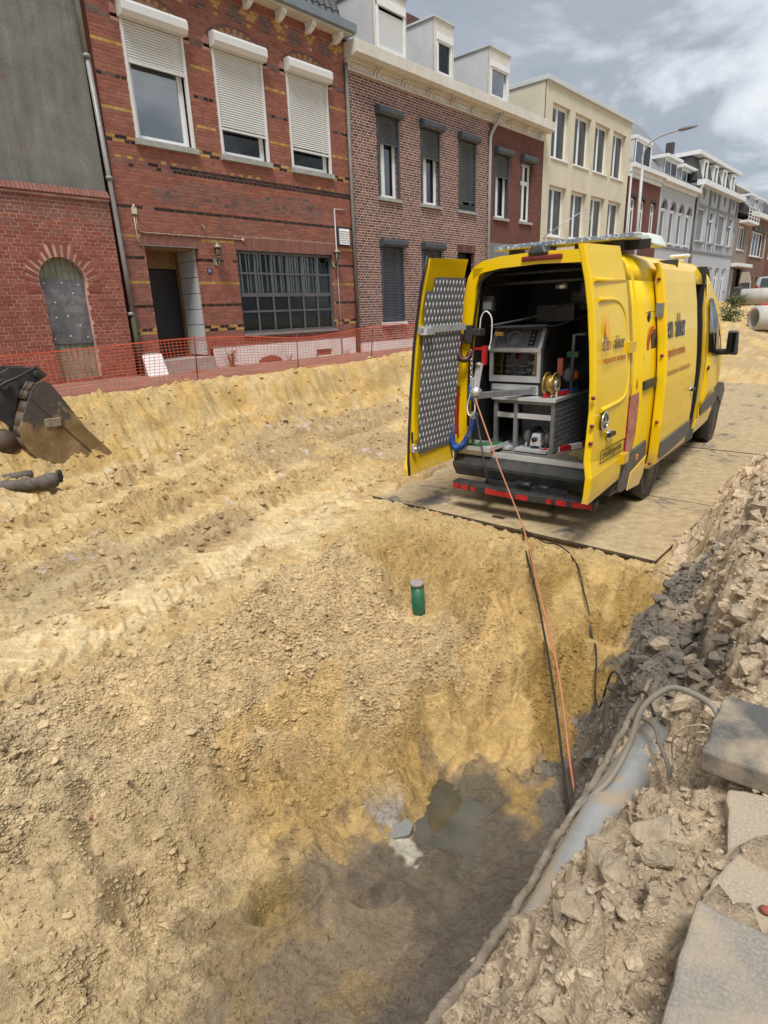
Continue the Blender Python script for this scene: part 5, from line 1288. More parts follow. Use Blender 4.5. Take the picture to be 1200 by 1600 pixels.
wall_plain(h10, 59.42, 66.0, GZ - .1, 5.7, [(60.2, 61.6, 2.9, 4.6), (63, 64.4, 2.9, 4.6), (60.2, 62, -.4, 1.6), (63.4, 64.4, GZ, 1.6)], 'far_brick_red', .15)
for q in ((60.2, 61.6, 2.9, 4.6), (63, 64.4, 2.9, 4.6), (60.2, 62, -.4, 1.6), (63.4, 64.4, GZ, 1.6)): window(h10, *q, mull=((q[0] + q[1]) / 2,))
b = MB(); b.box(FX - .05, FX + .3, 59.42, 66, 5.6, 5.85); b.build('cornice', 'white_paint', h10); mansard(h10, 59.42, 66, 5.85, 8.2, FX - 2.2, 'tile_dark')
# ================================================================ the van (own frame: x right, y forward, z up, origin under the middle of its tail)
VX, VY, VZ, VTH = -3.17, 6.0, -2.28, math.radians(3.8)
_c, _s = math.cos(VTH), math.sin(VTH)
def vw(p): return (VX + _c * p[0] - _s * p[1], VY + _s * p[0] + _c * p[1], VZ + p[2])
def vthing(name, label, cat, base, group=None):
    return thing(name, label, cat, vw(base), VTH, group, org=base)
van = vthing('van', 'yellow high roof inspection van with both rear doors and its side door open', 'van', (0, 2.8, 0))
PROF = [(.955, .40), (.985, .62), (1.0, .95), (1.0, 1.40), (.985, 1.65), (.955, 1.95), (.915, 2.25), (.872, 2.48), (.84, 2.60), (.78, 2.69), (.66, 2.755), (.45, 2.785), (0, 2.80)]
def px_(zv):                                   # half width of the body at height z
    q = PROF[:10]
    return float(np.interp(zv, [p[1] for p in q], [p[0] for p in q]))
def loft(b, ys, profs, m=0):
    """profs: one list of (x, z) per station"""
    n = len(profs[0]); vs = [(x_, yy, z_) for yy, pf in zip(ys, profs) for x_, z_ in pf]
    b.add(vs, [(i * n + j, (i + 1) * n + j, (i + 1) * n + j + 1, i * n + j + 1) for i in range(len(ys) - 1) for j in range(n - 1)], m, smooth=True)
body = MB()
full = lambda zlo, sgn: [(sgn * x_, z_) for x_, z_ in [(px_(zlo), zlo)] + [p for p in PROF if p[1] > zlo + .01]]
# roof (from the gutter line upward), right rear quarter, whole left side
roofp = [p for p in PROF if p[1] >= 2.48]
loft(body, [0, 1.0, 2.2, 3.4, 3.7], [[(-x_, z_) for x_, z_ in roofp] + [(x_, z_) for x_, z_ in roofp[::-1][1:]]] * 5)
side = [p for p in PROF if p[1] <= 2.48]
loft(body, [0, .9, 1.75], [side] * 3)                                    # right quarter panel
loft(body, [0, 1.8, 3.4, 3.7], [[(-x_, z_) for x_, z_ in side]] * 4)        # left side
# cab: roof drops over the windscreen to the nose
def cabprof(top, wid, lo=.40):
    pts = []
    for x_, z_ in PROF:
        k = min(1, z_ / 2.8)
        zz_ = lo + (z_ - .40) * (top - lo) / 2.4
        pts.append((x_ * wid, zz_))
    return pts
st = [(3.7, 2.80, 1.0), (3.95, 2.76, .995), (4.2, 2.64, .985), (4.6, 2.20, .97), (4.95, 1.78, .95), (5.15, 1.52, .94), (5.45, 1.35, .92), (5.75, 1.08, .86), (5.9, .72, .78)]
for sg in (1, -1): loft(body, [q[0] for q in st], [[(sg * x_, z_) for x_, z_ in cabprof(q[1], q[2])] for q in st])
e = cabprof(.72, .78); body.add([(x_, 5.9, z_) for x_, z_ in e] + [(-x_, 5.9, z_) for x_, z_ in e[::-1]], [tuple(range(2 * len(e)))])
bo = body.build('body', 'yellow', van)
md = bo.modifiers.new('s', 'SOLIDIFY'); md.thickness = .03; md.offset = -1
# door posts either side of the side opening
def post(y0, y1, inset=.0, dep=.14):
    b = MB(); P_ = [p for p in PROF if p[1] <= 2.61]
    for a, c in zip(P_[:-1], P_[1:]):
        b.hexa([(a[0] - dep, y0, a[1]), (a[0] - inset, y0, a[1]), (a[0] - inset, y1, a[1]), (a[0] - dep, y1, a[1])], [(c[0] - dep, y0, c[1]), (c[0] - inset, y0, c[1]), (c[0] - inset, y1, c[1]), (c[0] - dep, y1, c[1])])
    return b
post(3.38, 3.43, .03, .10).build('door_post', 'black', van); post(3.43, 3.535, .004, .05).build('door_post', 'yellow_in', van)  # black inner post added to darken the gap: shade put into its colour
post(1.70, 1.78, .004).build('door_post', 'yellow_in', van)
MB().box(.70, .985, 1.78, 3.40, .36, .50).build('step_well', 'black_plastic', van)
# rear frame round the tail opening
fr = []
for sg in (-1, 1):
    b = MB(); q = [(p[0], p[1]) for p in PROF if .6 <= p[1] <= 2.70]
    for a, c in zip(q[:-1], q[1:]):
        wa = .155 if a[1] < 2.3 else .13; wc = .155 if c[1] < 2.3 else .13
        b.hexa([(sg * (a[0] - wa), -.005, a[1]), (sg * a[0], -.005, a[1]), (sg * a[0], .10, a[1]), (sg * (a[0] - wa), .10, a[1])], [(sg * (c[0] - wc), -.005, c[1]), (sg * c[0], -.005, c[1]), (sg * c[0], .10, c[1]), (sg * (c[0] - wc), .10, c[1])])
    b.build('rear_pillar', 'yellow', van)
b = MB(); top = [p for p in PROF if p[1] >= 2.69]; arc = [(-x_, z_) for x_, z_ in top] + [(x_, z_) for x_, z_ in top[::-1][1:]]
for a, c in zip(arc[:-1], arc[1:]):
    b.hexa([(a[0], -.005, a[1] - .115), (c[0], -.005, c[1] - .115), (c[0], .10, c[1] - .115), (a[0], .10, a[1] - .115)], [(a[0], -.005, a[1] + .004), (c[0], -.005, c[1] + .004), (c[0], .10, c[1] + .004), (a[0], .10, a[1] + .004)])
b.build('rear_header', 'yellow', van)
b = MB(); sl_ = []
for p in PROF:
    if p[1] > .66: sl_.append((p[0] - .165 if p[1] < 2.5 else max(p[0] - .13, 0), p[1] - (0 if p[1] < 2.4 else .105 * min(1, (p[1] - 2.4) / .3))))
b.tube([(-x_, .02, z_) for x_, z_ in sl_] + [(x_, .02, z_) for x_, z_ in sl_[::-1][1:]], .016, 6); b.build('door_seal', 'black', van)
# lining, floor, bulkhead
lin = MB(); I = [(p[0] - .05, p[1] - .03) for p in PROF if p[1] > .6]
IL = [(-x_, z_) for x_, z_ in I] + [(x_, z_) for x_, z_ in I[::-1][1:]]
loft(lin, [.06, 1.0, 1.74], [IL] * 3); loft(lin, [1.74, 3.4], [[(-x_, z_) for x_, z_ in I] + [(x_, z_) for x_, z_ in [p for p in I if p[1] > 2.5][::-1]]] * 2)
lin.build('lining', mk('van_lining', (0.035, 0.035, 0.037), 0.7, var=0.25, scale=6), van)
MB().box(-.93, .93, .02, 3.42, .56, .64).build('floor', 'van_floor', van)
MB().box(-.93, .93, -.02, .03, .605, .66).build('sill_strip', 'alu', van)
MB().box(-.9, .9, 3.36, 3.40, .64, 2.7).build('bulkhead', 'black', van)
MB().box(-.9, .93, 1.60, 1.66, .64, 2.72).build('partition', mk('partition', (0.03, 0.032, 0.036), 0.6, var=.2), van)
def diamond_plate(name, quad, nu, nv, mat_base, mat_dia, parent, thick=.004, clip=None, face=(1, 0, 0)):
    """a sheet with real raised lozenges; quad: origin, u edge, v edge"""
    o_, u, v = [np.array(q, float) for q in quad]; nn = np.cross(u, v); nn /= np.linalg.norm(nn)
    if nn @ np.array(face) < 0: nn = -nn
    b = MB()
    if clip is None: b.prism([o_, o_ + u, o_ + u + v, o_ + v], -nn * .006)
    else: b.prism([o_ + u * a + v * c for a, c in clip], -nn * .006)
    lu = np.linalg.norm(u); lv = np.linalg.norm(v)
    for i in range(nv):
        for j in range(nu):
            a = (j + (.75 if i % 2 else .25)) / (nu); c = (i + .5) / nv
            if a > .985: continue
            if clip is not None and not inside(a, c, clip): continue
            P0 = o_ + u * a + v * c; du = u / nu * .25; dv = v / nv * .44
            r0 = [P0 - du, P0 - dv, P0 + du, P0 + dv]; t0 = [P0 + nn * thick + (q - P0) * .45 for q in r0]
            b.add(r0 + t0, [(4, 5, 6, 7), (0, 1, 5, 4), (1, 2, 6, 5), (2, 3, 7, 6), (3, 0, 4, 7)], 1)
    return b.build(name, [mat_base, mat_dia], parent)
def inside(a, c, poly, mrg=.02):
    ok = False; n = len(poly)
    for i in range(n):
        (x1, y1), (x2, y2) = poly[i], poly[(i + 1) % n]
        if (y1 > c) != (y2 > c) and a < (x2 - x1) * (c - y1) / (y2 - y1) + x1: ok = not ok
    return ok
M['lozenge'] = mk('lozenge', (0.74, 0.76, 0.78), 0.3, 0.3, var=0.15, scale=20)
M['lozenge_dull'] = mk('lozenge_dull', (0.30, 0.31, 0.33), 0.4, 0.4, var=0.15, scale=20)
M['plate_base'] = mk('plate_base', (0.19, 0.197, 0.21), 0.45, 0.3, var=0.12, scale=9)
diamond_plate('wall_plate', ((.835, 1.58, .70), (0, -1.50, 0), (-.085, 0, 1.75)), 22, 26, 'plate_base', 'lozenge', van, face=(-1, 0, 0))
# rear doors: hung on the body corners, swung straight back
def rear_door(sg):
    b = MB(); L = .93; T = .065
    Zs = [.56, .64, .80, .95, 1.40, 1.65, 1.95, 2.25, 2.48, 2.60, 2.70, 2.78]
    dxo = .012 if sg > 0 else .045; hy = -.03 if sg > 0 else -.11
    fx = lambda zv: (px_(zv) + .0) * sg
    vs = []
    for zv in Zs:
        xo = fx(min(zv, 2.6)) + sg * dxo - sg * .05 * ss(2.6, 2.8, zv)
        if sg < 0: ye = -L - (.10 if zv < .7 else .04 * ss(1.1, .6, zv)) + .05 * ss(1.0, 2.6, zv)
        else: ye = -L - .06 * ss(1.25, .75, zv) + .04 * ss(1.2, 2.6, zv)
        xe = xo - sg * (.02 if zv > .9 else -.02)
        zt = zv
        vs.append([(xo - sg * T, hy, zt), (xo, hy, zt), (xe, ye, zt - .02), (xe - sg * T, ye, zt - .02)])
    for a, c in zip(vs[:-1], vs[1:]): b.add(a + c, [(0, 1, 5, 4), (1, 2, 6, 5), (2, 3, 7, 6), (3, 0, 4, 7)])
    b.add(vs[0], [(0, 3, 2, 1)]); b.add(vs[-1], [(0, 1, 2, 3)])
    o = b.build('rear_door', 'yellow', van, bevel=.014)
    for zv in (.78, 1.87):
        hg = MB(); hg.box(fx(zv) - .03 if sg > 0 else fx(zv) - .05, fx(zv) + .05 if sg > 0 else fx(zv) + .03, -.12, .04, zv - .05, zv + .05)
        hg.build('hinge', 'yellow_in', o)
    return o, fx
rd, fx = rear_door(1)
def on_door(zv, out=.0): return px_(zv) + .012 + out
# pressed panel edge of the right door
ridge = [(-.80, 2.31), (-.35, 2.30), (-.16, 2.20), (-.10, 2.05), (-.06, 1.70), (-.10, 1.50), (-.24, 1.40), (-.80, 1.37)]
MB().tube(smooth_path([(on_door(zv, -.012), yy, zv) for yy, zv in ridge], 5), .020, 6).build('pressed_edge', 'yellow', rd)
MB().tube([(on_door(.80, -.016), yy, .79 if yy < -.5 else .80) for yy in (-.92, -.5, -.05)], .02, 6).build('pressed_edge', 'yellow', rd)
MB().tube([(on_door(2.47, -.016), yy, 2.47) for yy in (-.86, -.5, -.04)], .022, 6).build('pressed_edge', 'yellow', rd)
def lettering(parent, body_, size, y0, zb, xs, mat, xfun, shear=.0, skew=0.0, fat=.0):
    vs, fs = text_mesh(body_, size, xs, fat=fat)
    b = MB(); b.add([(xfun(zb + v[1]) + .008 + v[2], y0 + v[0] + shear * v[1], zb + v[1] + skew * v[0]) for v in vs], fs)
    return b.build('lettering', mat, parent)
od = lambda zv: on_door(zv)
lettering(rd, 'd', .17, -.83, 1.885, .78, 'navy', od); lettering(rd, 'en', .17, -.745, 1.885, .78, 'maroon', od); lettering(rd, 'akker', .17, -.515, 1.885, .78, 'navy', od)
lettering(rd, 'inspection services', .088, -.81, 1.775, .93, 'rust_text', od)
b = MB(); b.prism([(on_door(z_, .005), y_, z_) for y_, z_ in ((-.70, 1.99), (-.73, 2.04), (-.70, 2.12), (-.64, 2.20), (-.62, 2.12), (-.60, 2.05), (-.63, 1.99))], (.001, 0, 0)); b.build('emblem_flame', 'gold_patch', rd)
b = MB(); a0, c0, d0, e0 = -.76, -.06, .87, .99
for q in ((a0, c0, d0, d0 + .008), (a0, c0, e0 - .008, e0), (a0, a0 + .008, d0, e0), (c0 - .008, c0, d0, e0)): b.box(on_door(.9, .003), on_door(.9, .006), *q)
b.build('label_border', 'black', rd)
lettering(rd, 'rioolinspectie', .105, -.725, .91, .98, 'black', od, .16)
b = MB(); b.lathe((on_door(1.27) - .004, -.745, 1.27), (1, 0, 0), [(.088, 0), (.088, .010), (.075, .014)], 24); eo = b.build('emblem', 'black', rd)
b = MB(); b.tube([(on_door(1.27) + .012, -.745 + .08 * math.cos(q), 1.27 + .08 * math.sin(q)) for q in np.linspace(0, 2 * PI, 25)], .010, 6, cap=False, closed=True)
for k in range(3):
    an = PI / 2 + k * 2 * PI / 3; d = np.array((0, math.cos(an), math.sin(an))); n_ = np.array((0, -math.sin(an), math.cos(an))); c3 = np.array((on_door(1.27) + .012, -.745, 1.27))
    b.prism([c3 - n_ * .014, c3 + d * .075, c3 + n_ * .014], (.006, 0, 0))
b.build('emblem_star', 'chrome', eo)
b = MB(); b.ball((on_door(1.1), -.55, 1.11), .075, 8, sq=(.18, 1.1, .8)); ho = b.build('handle_recess', 'chrome', rd)
MB().box(on_door(1.1) + .004, on_door(1.1) + .035, -.635, -.47, 1.10, 1.135).build('handle', 'black', ho)
b = MB()
for yy, zv in ((-.905, 1.50), (-.905, 1.255), (-.905, 1.10)): b.lathe((on_door(zv) - .03, yy - .045, zv), (0, -1, 0), [(.018, 0), (.018, .02)], 10)
b.build('door_plug', 'maroon', rd)
ld, fxl = rear_door(-1)
# inner face of the left door
xin = lambda zv: -(px_(zv) + .045) + .066
clip = [(.10, 0.02), (.94, .02), (.99, .06), (.99, .97), (.22, .97), (.22, .90), (.05, .90), (.04, .30), (.06, .24)]
clip = [(1 - a, c) for a, c in clip]
dpl = diamond_plate('diamond_plate', ((xin(.74) + .006, -.13, .72), (0, -.80, 0), (.165, .02, 1.93)), 12, 27, 'plate_base', 'lozenge', ld, .005, clip)
MB().tube([(fxl(zv) + .02 + (.0 if zv > 1 else -.02), -.93 - .02 - (.05 * ss(1.1, .6, zv)) + .05 * ss(1.0, 2.6, zv) - .012, zv) for zv in (.55, .7, .95, 1.4, 1.95, 2.48, 2.60)] + [(fxl(2.6) + .06, -.90, 2.78)], .016, 6).build('door_seal', 'black', ld)
b = MB(); zb_ = 2.12; xx = xin(zb_) + .03
b.hexa([(xx - .02, -.90, zb_ - .07), (xx + .05, -.90, zb_ - .07), (xx + .05, -.06, zb_ - .07), (xx - .02, -.06, zb_ - .07)], [(xx - .02, -.90, zb_), (xx + .05, -.90, zb_), (xx + .05, -.06, zb_), (xx - .02, -.06, zb_)])
b.box(xx + .0, xx + .085, -.90, -.76, zb_ - .085, zb_ - .02); b.build('door_bar', 'alu', ld)
b = MB(); b.box(xin(1) + .0, xin(1) + .012, -.955, -.90, .90, 1.02); b.build('latch_slot', 'black', ld)
b = MB(); b.box(xin(.9) + .0, xin(.9) + .04, -.965, -.91, .80, .88); b.lathe((xin(.9) + .03, -.94, .84), (1, 0, 0), [(.018, 0), (.018, .03)], 8); b.build('latch', 'alu_bright', ld)
b = MB()
for yy, zv in ((-.70, 2.56), (-.73, 2.50), (-.72, 2.46), (-.70, 2.42)): b.lathe((xin(zv) + .0, yy, zv), (1, 0, 0), [(.012, 0), (.012, .004)], 8)
b.build('door_plug', 'black', ld)
b = MB(); b.tube(smooth_path([(xin(1.55) + .03, -.20, 1.62), (xin(1.55) + .07, -.19, 1.58), (xin(1.55) + .05, -.2, 1.50)]), .012, 6); b.build('door_hook', 'alu_bright', ld)
# tail lights, bumper, step
for sg in (-1, 1):
    b = MB(); rows = [(.80, .26), (.95, .30), (1.12, .32), (1.30, .325), (1.40, .30)]; R_2 = []
    for zv, yb in rows: R_2.append([(sg * (px_(zv) - .05), -.02, zv), (sg * (px_(zv) + .016), -.01, zv), (sg * (px_(zv) + .016), yb, zv), (sg * (px_(zv) - .05), yb, zv)])
    for q0, q1 in zip(R_2[:-1], R_2[1:]): b.add(q0 + q1, [(0, 1, 5, 4), (1, 2, 6, 5), (2, 3, 7, 6), (3, 0, 4, 7)])
    b.add(R_2[0], [(0, 3, 2, 1)]); b.add(R_2[-1], [(0, 1, 2, 3)])
    b.build('tail_light', 'red_light', van, bevel=.012)
b = MB()
b.hexa([(-.93, -.10, .36), (.93, -.10, .36), (.95, .22, .36), (-.95, .22, .36)], [(-.97, -.14, .50), (.97, -.14, .50), (1.0, .22, .50), (-1.0, .22, .50)])
b.hexa([(-.97, -.14, .50), (.97, -.14, .50), (1.0, .22, .50), (-1.0, .22, .50)], [(-.95, -.06, .60), (.95, -.06, .60), (.98, .05, .60), (-.98, .05, .60)])
b.hexa([(-.93, -.015, .60), (.93, -.015, .60), (.93, .03, .60), (-.93, .03, .60)], [(-.93, -.015, .64), (.93, -.015, .64), (.93, .03, .64), (-.93, .03, .64)])
b.build('rear_bumper', 'black_plastic', van, bevel=.02)
for sg in (1, -1):                                    # corner of the bumper running to the wheel
    b = MB(); q = [(.20, .40), (.20, .74), (.88, .78), (.92, .62), (.84, .52)]
    b.prism([(sg * .96, yy, zv) for yy, zv in [(-.02, .40), (-.02, .78), (.30, .80), (.78, .82), (.80, .66), (.74, .60), (.66, .40)]], (sg * .055, 0, 0))
    b.build('bumper_corner', 'grey_trim', van, bevel=.015)
    b = MB(); b.prism([(sg * 1.012, yy, zv) for yy, zv in [(.16, .38), (.24, .56), (.80, .64), (.72, .44), (.60, .34)]], (sg * .012, 0, 0)); b.build('rear_flap', 'yellow', van, bevel=.006)
b = MB(); b.box(1.013, 1.024, .40, .47, .66, .72); b.build('side_reflector', 'orange_light', van, bevel=.01)
sgt = MB()
pts_t = [(-.83, -.34), (-.79, -.36), (-.40, -.40), (0, -.42), (.40, -.40), (.80, -.36), (.86, -.34), (.86, -.20), (-.83, -.20)]
sgt.prism([(x_, yy, .27) for x_, yy in pts_t], (0, 0, .085)); sgt.build('rear_step', 'black_plastic', van, bevel=.012)
for x_ in (-.45, .35): MB().bar((x_, -.24, .30), (x_, .3, .42), .08).build('step_arm', 'black', van)
b = MB(); b.box(-.38, .52, -.30, -.21, .355, .40); b.box(-.05, .12, -.31, -.2, .40, .43); b.tube([(.0, -.30, .42), (.14, -.30, .42)], .03, 8); b.tube([(.22, -.28, .41), (.34, -.28, .41)], .025, 8); b.build('tow_coupling', 'black', van)
def stepy(x_): return float(np.interp(x_, [p[0] for p in pts_t[1:6]], [p[1] for p in pts_t[1:6]])) - .004
for a, c, z0_, z1_ in ((-.81, -.73, .275, .335), (-.70, -.60, .28, .335), (-.56, -.50, .28, .325), (-.36, -.22, .28, .34), (-.22, .16, .28, .335), (.37, .42, .28, .33), (.47, .58, .28, .335), (.64, .84, .28, .335)):
    b = MB(); b.hexa([(a, stepy(a) - .004, z0_), (c, stepy(c) - .004, z0_), (c, stepy(c) + .02, z0_), (a, stepy(a) + .02, z0_)], [(a, stepy(a) - .004, z1_), (c, stepy(c) - .004, z1_), (c, stepy(c) + .02, z1_), (a, stepy(a) + .02, z1_)]); b.build('reflector', 'red_plastic', van)
# wheels
def wheel(x_, yy, sg):
    R, W = .355, .225
    b = MB(); prof = [(.235, -W / 2 + .01), (.30, -W / 2), (.335, -W / 2 + .012), (R - .004, -W / 2 + .035)]
    for g in (-.055, 0, .055): prof += [(R, g - .012), (R - .012, g - .008), (R - .012, g + .008), (R, g + .012)]
    prof += [(R - .004, W / 2 - .035), (.335, W / 2 - .012), (.30, W / 2), (.235, W / 2 - .01)]
    b.lathe((x_, yy, R), (1, 0, 0), prof, 36, caps=False); o = b.build('wheel', 'tyre', van)
    b = MB(); b.lathe((x_, yy, R), (sg, 0, 0), [(.24, .07), (.235, .10), (.21, .095), (.19, .05), (.10, .06), (.09, .10), (.0, .105)], 24, caps=False)
    for k in range(5): b.lathe((x_ + sg * .058, yy + .075 * math.cos(k * 1.257), R + .075 * math.sin(k * 1.257)), (sg, 0, 0), [(.014, 0), (.014, .02)], 6)
    b.build('rim', mk('rim', (0.20, 0.2, 0.2), 0.5, 0.5, dirt=(.3, .24, .15), dirt_amt=.5), o)
for yy in (1.27, 5.03):
    for sg in (1, -1): wheel(sg * .855, yy, sg)
MB().box(-.93, .93, .15, 5.6, .38, .56).build('underbody', 'black', van)
for yy in (1.27, 5.03): MB().lathe((.96, yy, .40), (-1, 0, 0), [(.41, 0), (.41, .26)], 24).build('wheel_arch', 'black', van)
# lower side trim in front of the side opening, and front door
def patch(name, mat, pts, off, parent=van, th=.012):    # polygon of (y, z) laid on the right side
    b = MB(); b.prism([(px_(zv) + off, yy, zv) for yy, zv in pts], (th, 0, 0)); return b.build(name, mat, parent, bevel=.004)
# sliding door: stands proud of the side and slid back
OFF = .115
def sdx(zv): return px_(zv) + OFF
Zs = [.44, .50, .62, .95, 1.40, 1.65, 1.95, 2.25, 2.48, 2.60, 2.66]
def sy0(zv): return .96
def sy1(zv): return 2.52
b = MB(); vs = []
for zv in Zs:
    xo = sdx(zv) - (.05 if zv < .47 else 0); T = .10 if zv < 2.5 else .06
    ya = .90 + .06 * ss(.9, .4, zv) - .0 * zv; yb = 2.40
    vs.append([(xo - T, ya, zv), (xo, ya + .012, zv), (xo, yb - .012, zv), (xo - T, yb, zv)])
for a, c in zip(vs[:-1], vs[1:]): b.add(a + c, [(0, 1, 5, 4), (1, 2, 6, 5), (2, 3, 7, 6), (3, 0, 4, 7)])
b.add(vs[0], [(0, 3, 2, 1)]); b.add(vs[-1], [(0, 1, 2, 3)])
sd = b.build('sliding_door', 'yellow', van, bevel=.02)
rg = [(.97, 2.11), (2.18, 2.11), (2.30, 2.02), (2.33, 1.5), (2.30, 1.34), (2.13, 1.26), (.97, 1.22)]
MB().tube(smooth_path([(sdx(zv) - .010, yy, zv) for yy, zv in rg], 5), .011, 6).build('pressed_edge', 'yellow', sd)
for zv in (2.20, 2.33): MB().tube([(sdx(zv) - .014, yy, zv) for yy in (.93, 1.7, 2.38)], .011, 6).build('pressed_edge', 'yellow', sd)
b = MB(); b.prism([(sdx(.7) + .002, yy, zv) for yy, zv in [(.99, .56), (.99, .76), (2.38, .80), (2.38, .62)]], (.022, 0, 0)); b.build('side_trim', 'grey_trim', sd, bevel=.008)
b = MB(); b.ball((sdx(1.2), 2.25, 1.20), .06, 8, sq=(.2, 1.2, .8)); ho = b.build('handle_recess', 'chrome', sd); MB().box(sdx(1.2) + .01, sdx(1.2) + .035, 2.18, 2.32, 1.19, 1.22).build('handle', 'black', ho)
sdf = lambda zv: sdx(zv)
lettering(sd, 'en', .36, .93, 1.90, .66, 'navy', sdf, fat=.004); lettering(sd, 'akker', .36, 1.26, 1.90, .56, 'navy', sdf, fat=.004)
lettering(sd, 'spection services', .15, .95, 1.70, .74, 'rust_text', sdf)
b = MB(); r5 = random.Random(4)
yy = .97
while yy < 1.98:                                      # too small to read in the photograph
    wv = r5.uniform(.018, .034)
    if not 1.40 < yy < 1.47: b.box(sdx(1.5) + .002, sdx(1.5) + .004, yy, yy + wv, 1.50, 1.50 + r5.choice((.035, .05)))
    yy += wv + .012
b.lathe((sdx(1.5) + .002, 1.435, 1.52), (1, 0, 0), [(.014, 0), (.014, .003)], 8); b.build('small_print', 'faint_text', sd)
b = MB(); b.box(sdx(2.2) - .10, sdx(2.2) - .02, .885, .905, 2.12, 2.26); b.build('door_latch', 'alu_dark', sd)
b = MB()
for zv in (1.72, 1.0, 2.5, .42 + .1): b.lathe((sdx(zv) - .045, .885, zv), (0, -1, 0), [(.018, -.03), (.018, .0)], 8)
b.build('door_plug', 'maroon', sd)
# things on the rear quarter: rail, logo, pressed panel
MB().box(px_(1.45) - .01, px_(1.45) + .025, .45, 1.75, 1.40, 1.49).build('door_rail', 'black', van)
MB().bar((px_(1.45), 1.05, 1.45), (sdx(1.45) - .05, 1.05, 1.45), .07).build('rail_arm', 'black', van)
b = MB(); b.lathe((px_(2.1) + .002, .66, 2.13), (1, 0, 0), [(.055, 0), (.055, .003)], 14); b.prism([(px_(1.85) + .002, yy, zv) for yy, zv in [(.72, 2.0), (.84, 2.0), (.92, 1.9), (.92, 1.62), (.80, 1.62), (.74, 1.70)]], (.003, 0, 0)); b.build('logo_figure', 'navy', van)
b = MB(); b.prism([(px_(1.85) + .0025, .74 + .17 * math.cos(q), 1.84 + .20 * math.sin(q)) for q in np.linspace(PI * .45, PI * 1.55, 14)] + [(px_(1.85) + .0025, .75 + .09 * math.cos(q), 1.84 + .13 * math.sin(q)) for q in np.linspace(PI * 1.55, PI * .45, 14)], (.003, 0, 0)); b.build('logo_ring', 'red_plastic', van)
MB().tube(smooth_path([(px_(zv) - .006, yy, zv) for yy, zv in [(1.7, 2.18), (.62, 2.18), (.50, 2.08), (.48, 1.7)]], 5), .010, 6).build('pressed_edge', 'yellow', van)
for zv in (2.27, 2.40): MB().tube([(px_(zv) - .010, yy, zv) for yy in (.35, 1.0, 1.7)], .010, 6).build('pressed_edge', 'yellow', van)
MB().tube(smooth_path([(px_(zv) - .006, yy, zv) for yy, zv in [(.16, 2.62), (.20, 2.45), (.24, 2.0), (.24, 1.45)]], 5), .022, 6).build('pressed_edge', 'yellow', van)
# front door
b = MB(); FD = [(3.54, .62), (3.54, 2.36), (3.62, 2.50), (3.85, 2.52), (4.25, 2.28), (4.62, 1.88), (4.95, 1.46), (5.0, 1.30), (5.0, .95), (4.72, .86), (4.55, .62)]
fd_x = lambda yy, zv: px_(zv) * (1 - .05 * ss(4.0, 5.3, yy)) + .004
b.prism([(fd_x(yy, zv), yy, zv) for yy, zv in FD], (.012, 0, 0)); fdo = b.build('front_door', 'yellow', van, bevel=.006)
b = MB(); b.prism([(fd_x(yy, zv) + .013, yy, zv) for yy, zv in [(3.66, 1.56), (3.66, 2.22), (3.76, 2.30), (3.92, 2.28), (4.24, 2.05), (4.56, 1.72), (4.82, 1.43), (4.40, 1.44), (4.15, 1.50)]], (.005, 0, 0)); b.build('window', 'glass_dark', fdo)
b = MB(); b.ball((fd_x(3.72, 1.33) + .012, 3.74, 1.33), .05, 8, sq=(.3, 1.2, .7)); b.build('handle', 'black', fdo)
b = MB(); b.prism([(fd_x(yy, zv) + .016, yy, zv) for yy, zv in [(3.56, .66), (3.56, .84), (4.55, .92), (4.66, .80), (4.58, .70)]], (.018, 0, 0)); b.build('side_trim', 'grey_trim', fdo, bevel=.006)
b = MB(); b.hexa([(1.08, 4.50, 1.47), (1.24, 4.53, 1.45), (1.24, 4.66, 1.45), (1.08, 4.64, 1.47)], [(1.08, 4.50, 1.82), (1.22, 4.53, 1.82), (1.21, 4.66, 1.80), (1.08, 4.64, 1.82)]); b.bar((.93, 4.62, 1.50), (1.14, 4.58, 1.50), .10, .09)
mo = b.build('mirror', 'black_plastic', van, bevel=.03); MB().box(1.10, 1.20, 4.496, 4.50, 1.50, 1.79).build('mirror_glass', 'glass_dark', mo)
patch('wheel_trim', 'grey_trim', [(4.60, .42), (4.62, .95), (4.95, 1.0), (5.35, .95), (5.60, .80), (5.55, .42), (5.42, .42), (5.36, .62), (5.03, .78), (4.70, .62)], -.03, van, .02)
patch('sill_panel', 'yellow', [(3.30, .40), (3.42, .62), (4.50, .64), (4.40, .46)], .0, van, .016)
b = MB(); b.add([(-.80, 4.0, 2.70), (.80, 4.0, 2.70), (.92, 5.12, 1.56), (-.92, 5.12, 1.56)], [(0, 1, 2, 3)]); 
wsn = b.build('windscreen', 'glass_dark', van); md = wsn.modifiers.new('s', 'SOLIDIFY'); md.thickness = .02; md.offset = 1
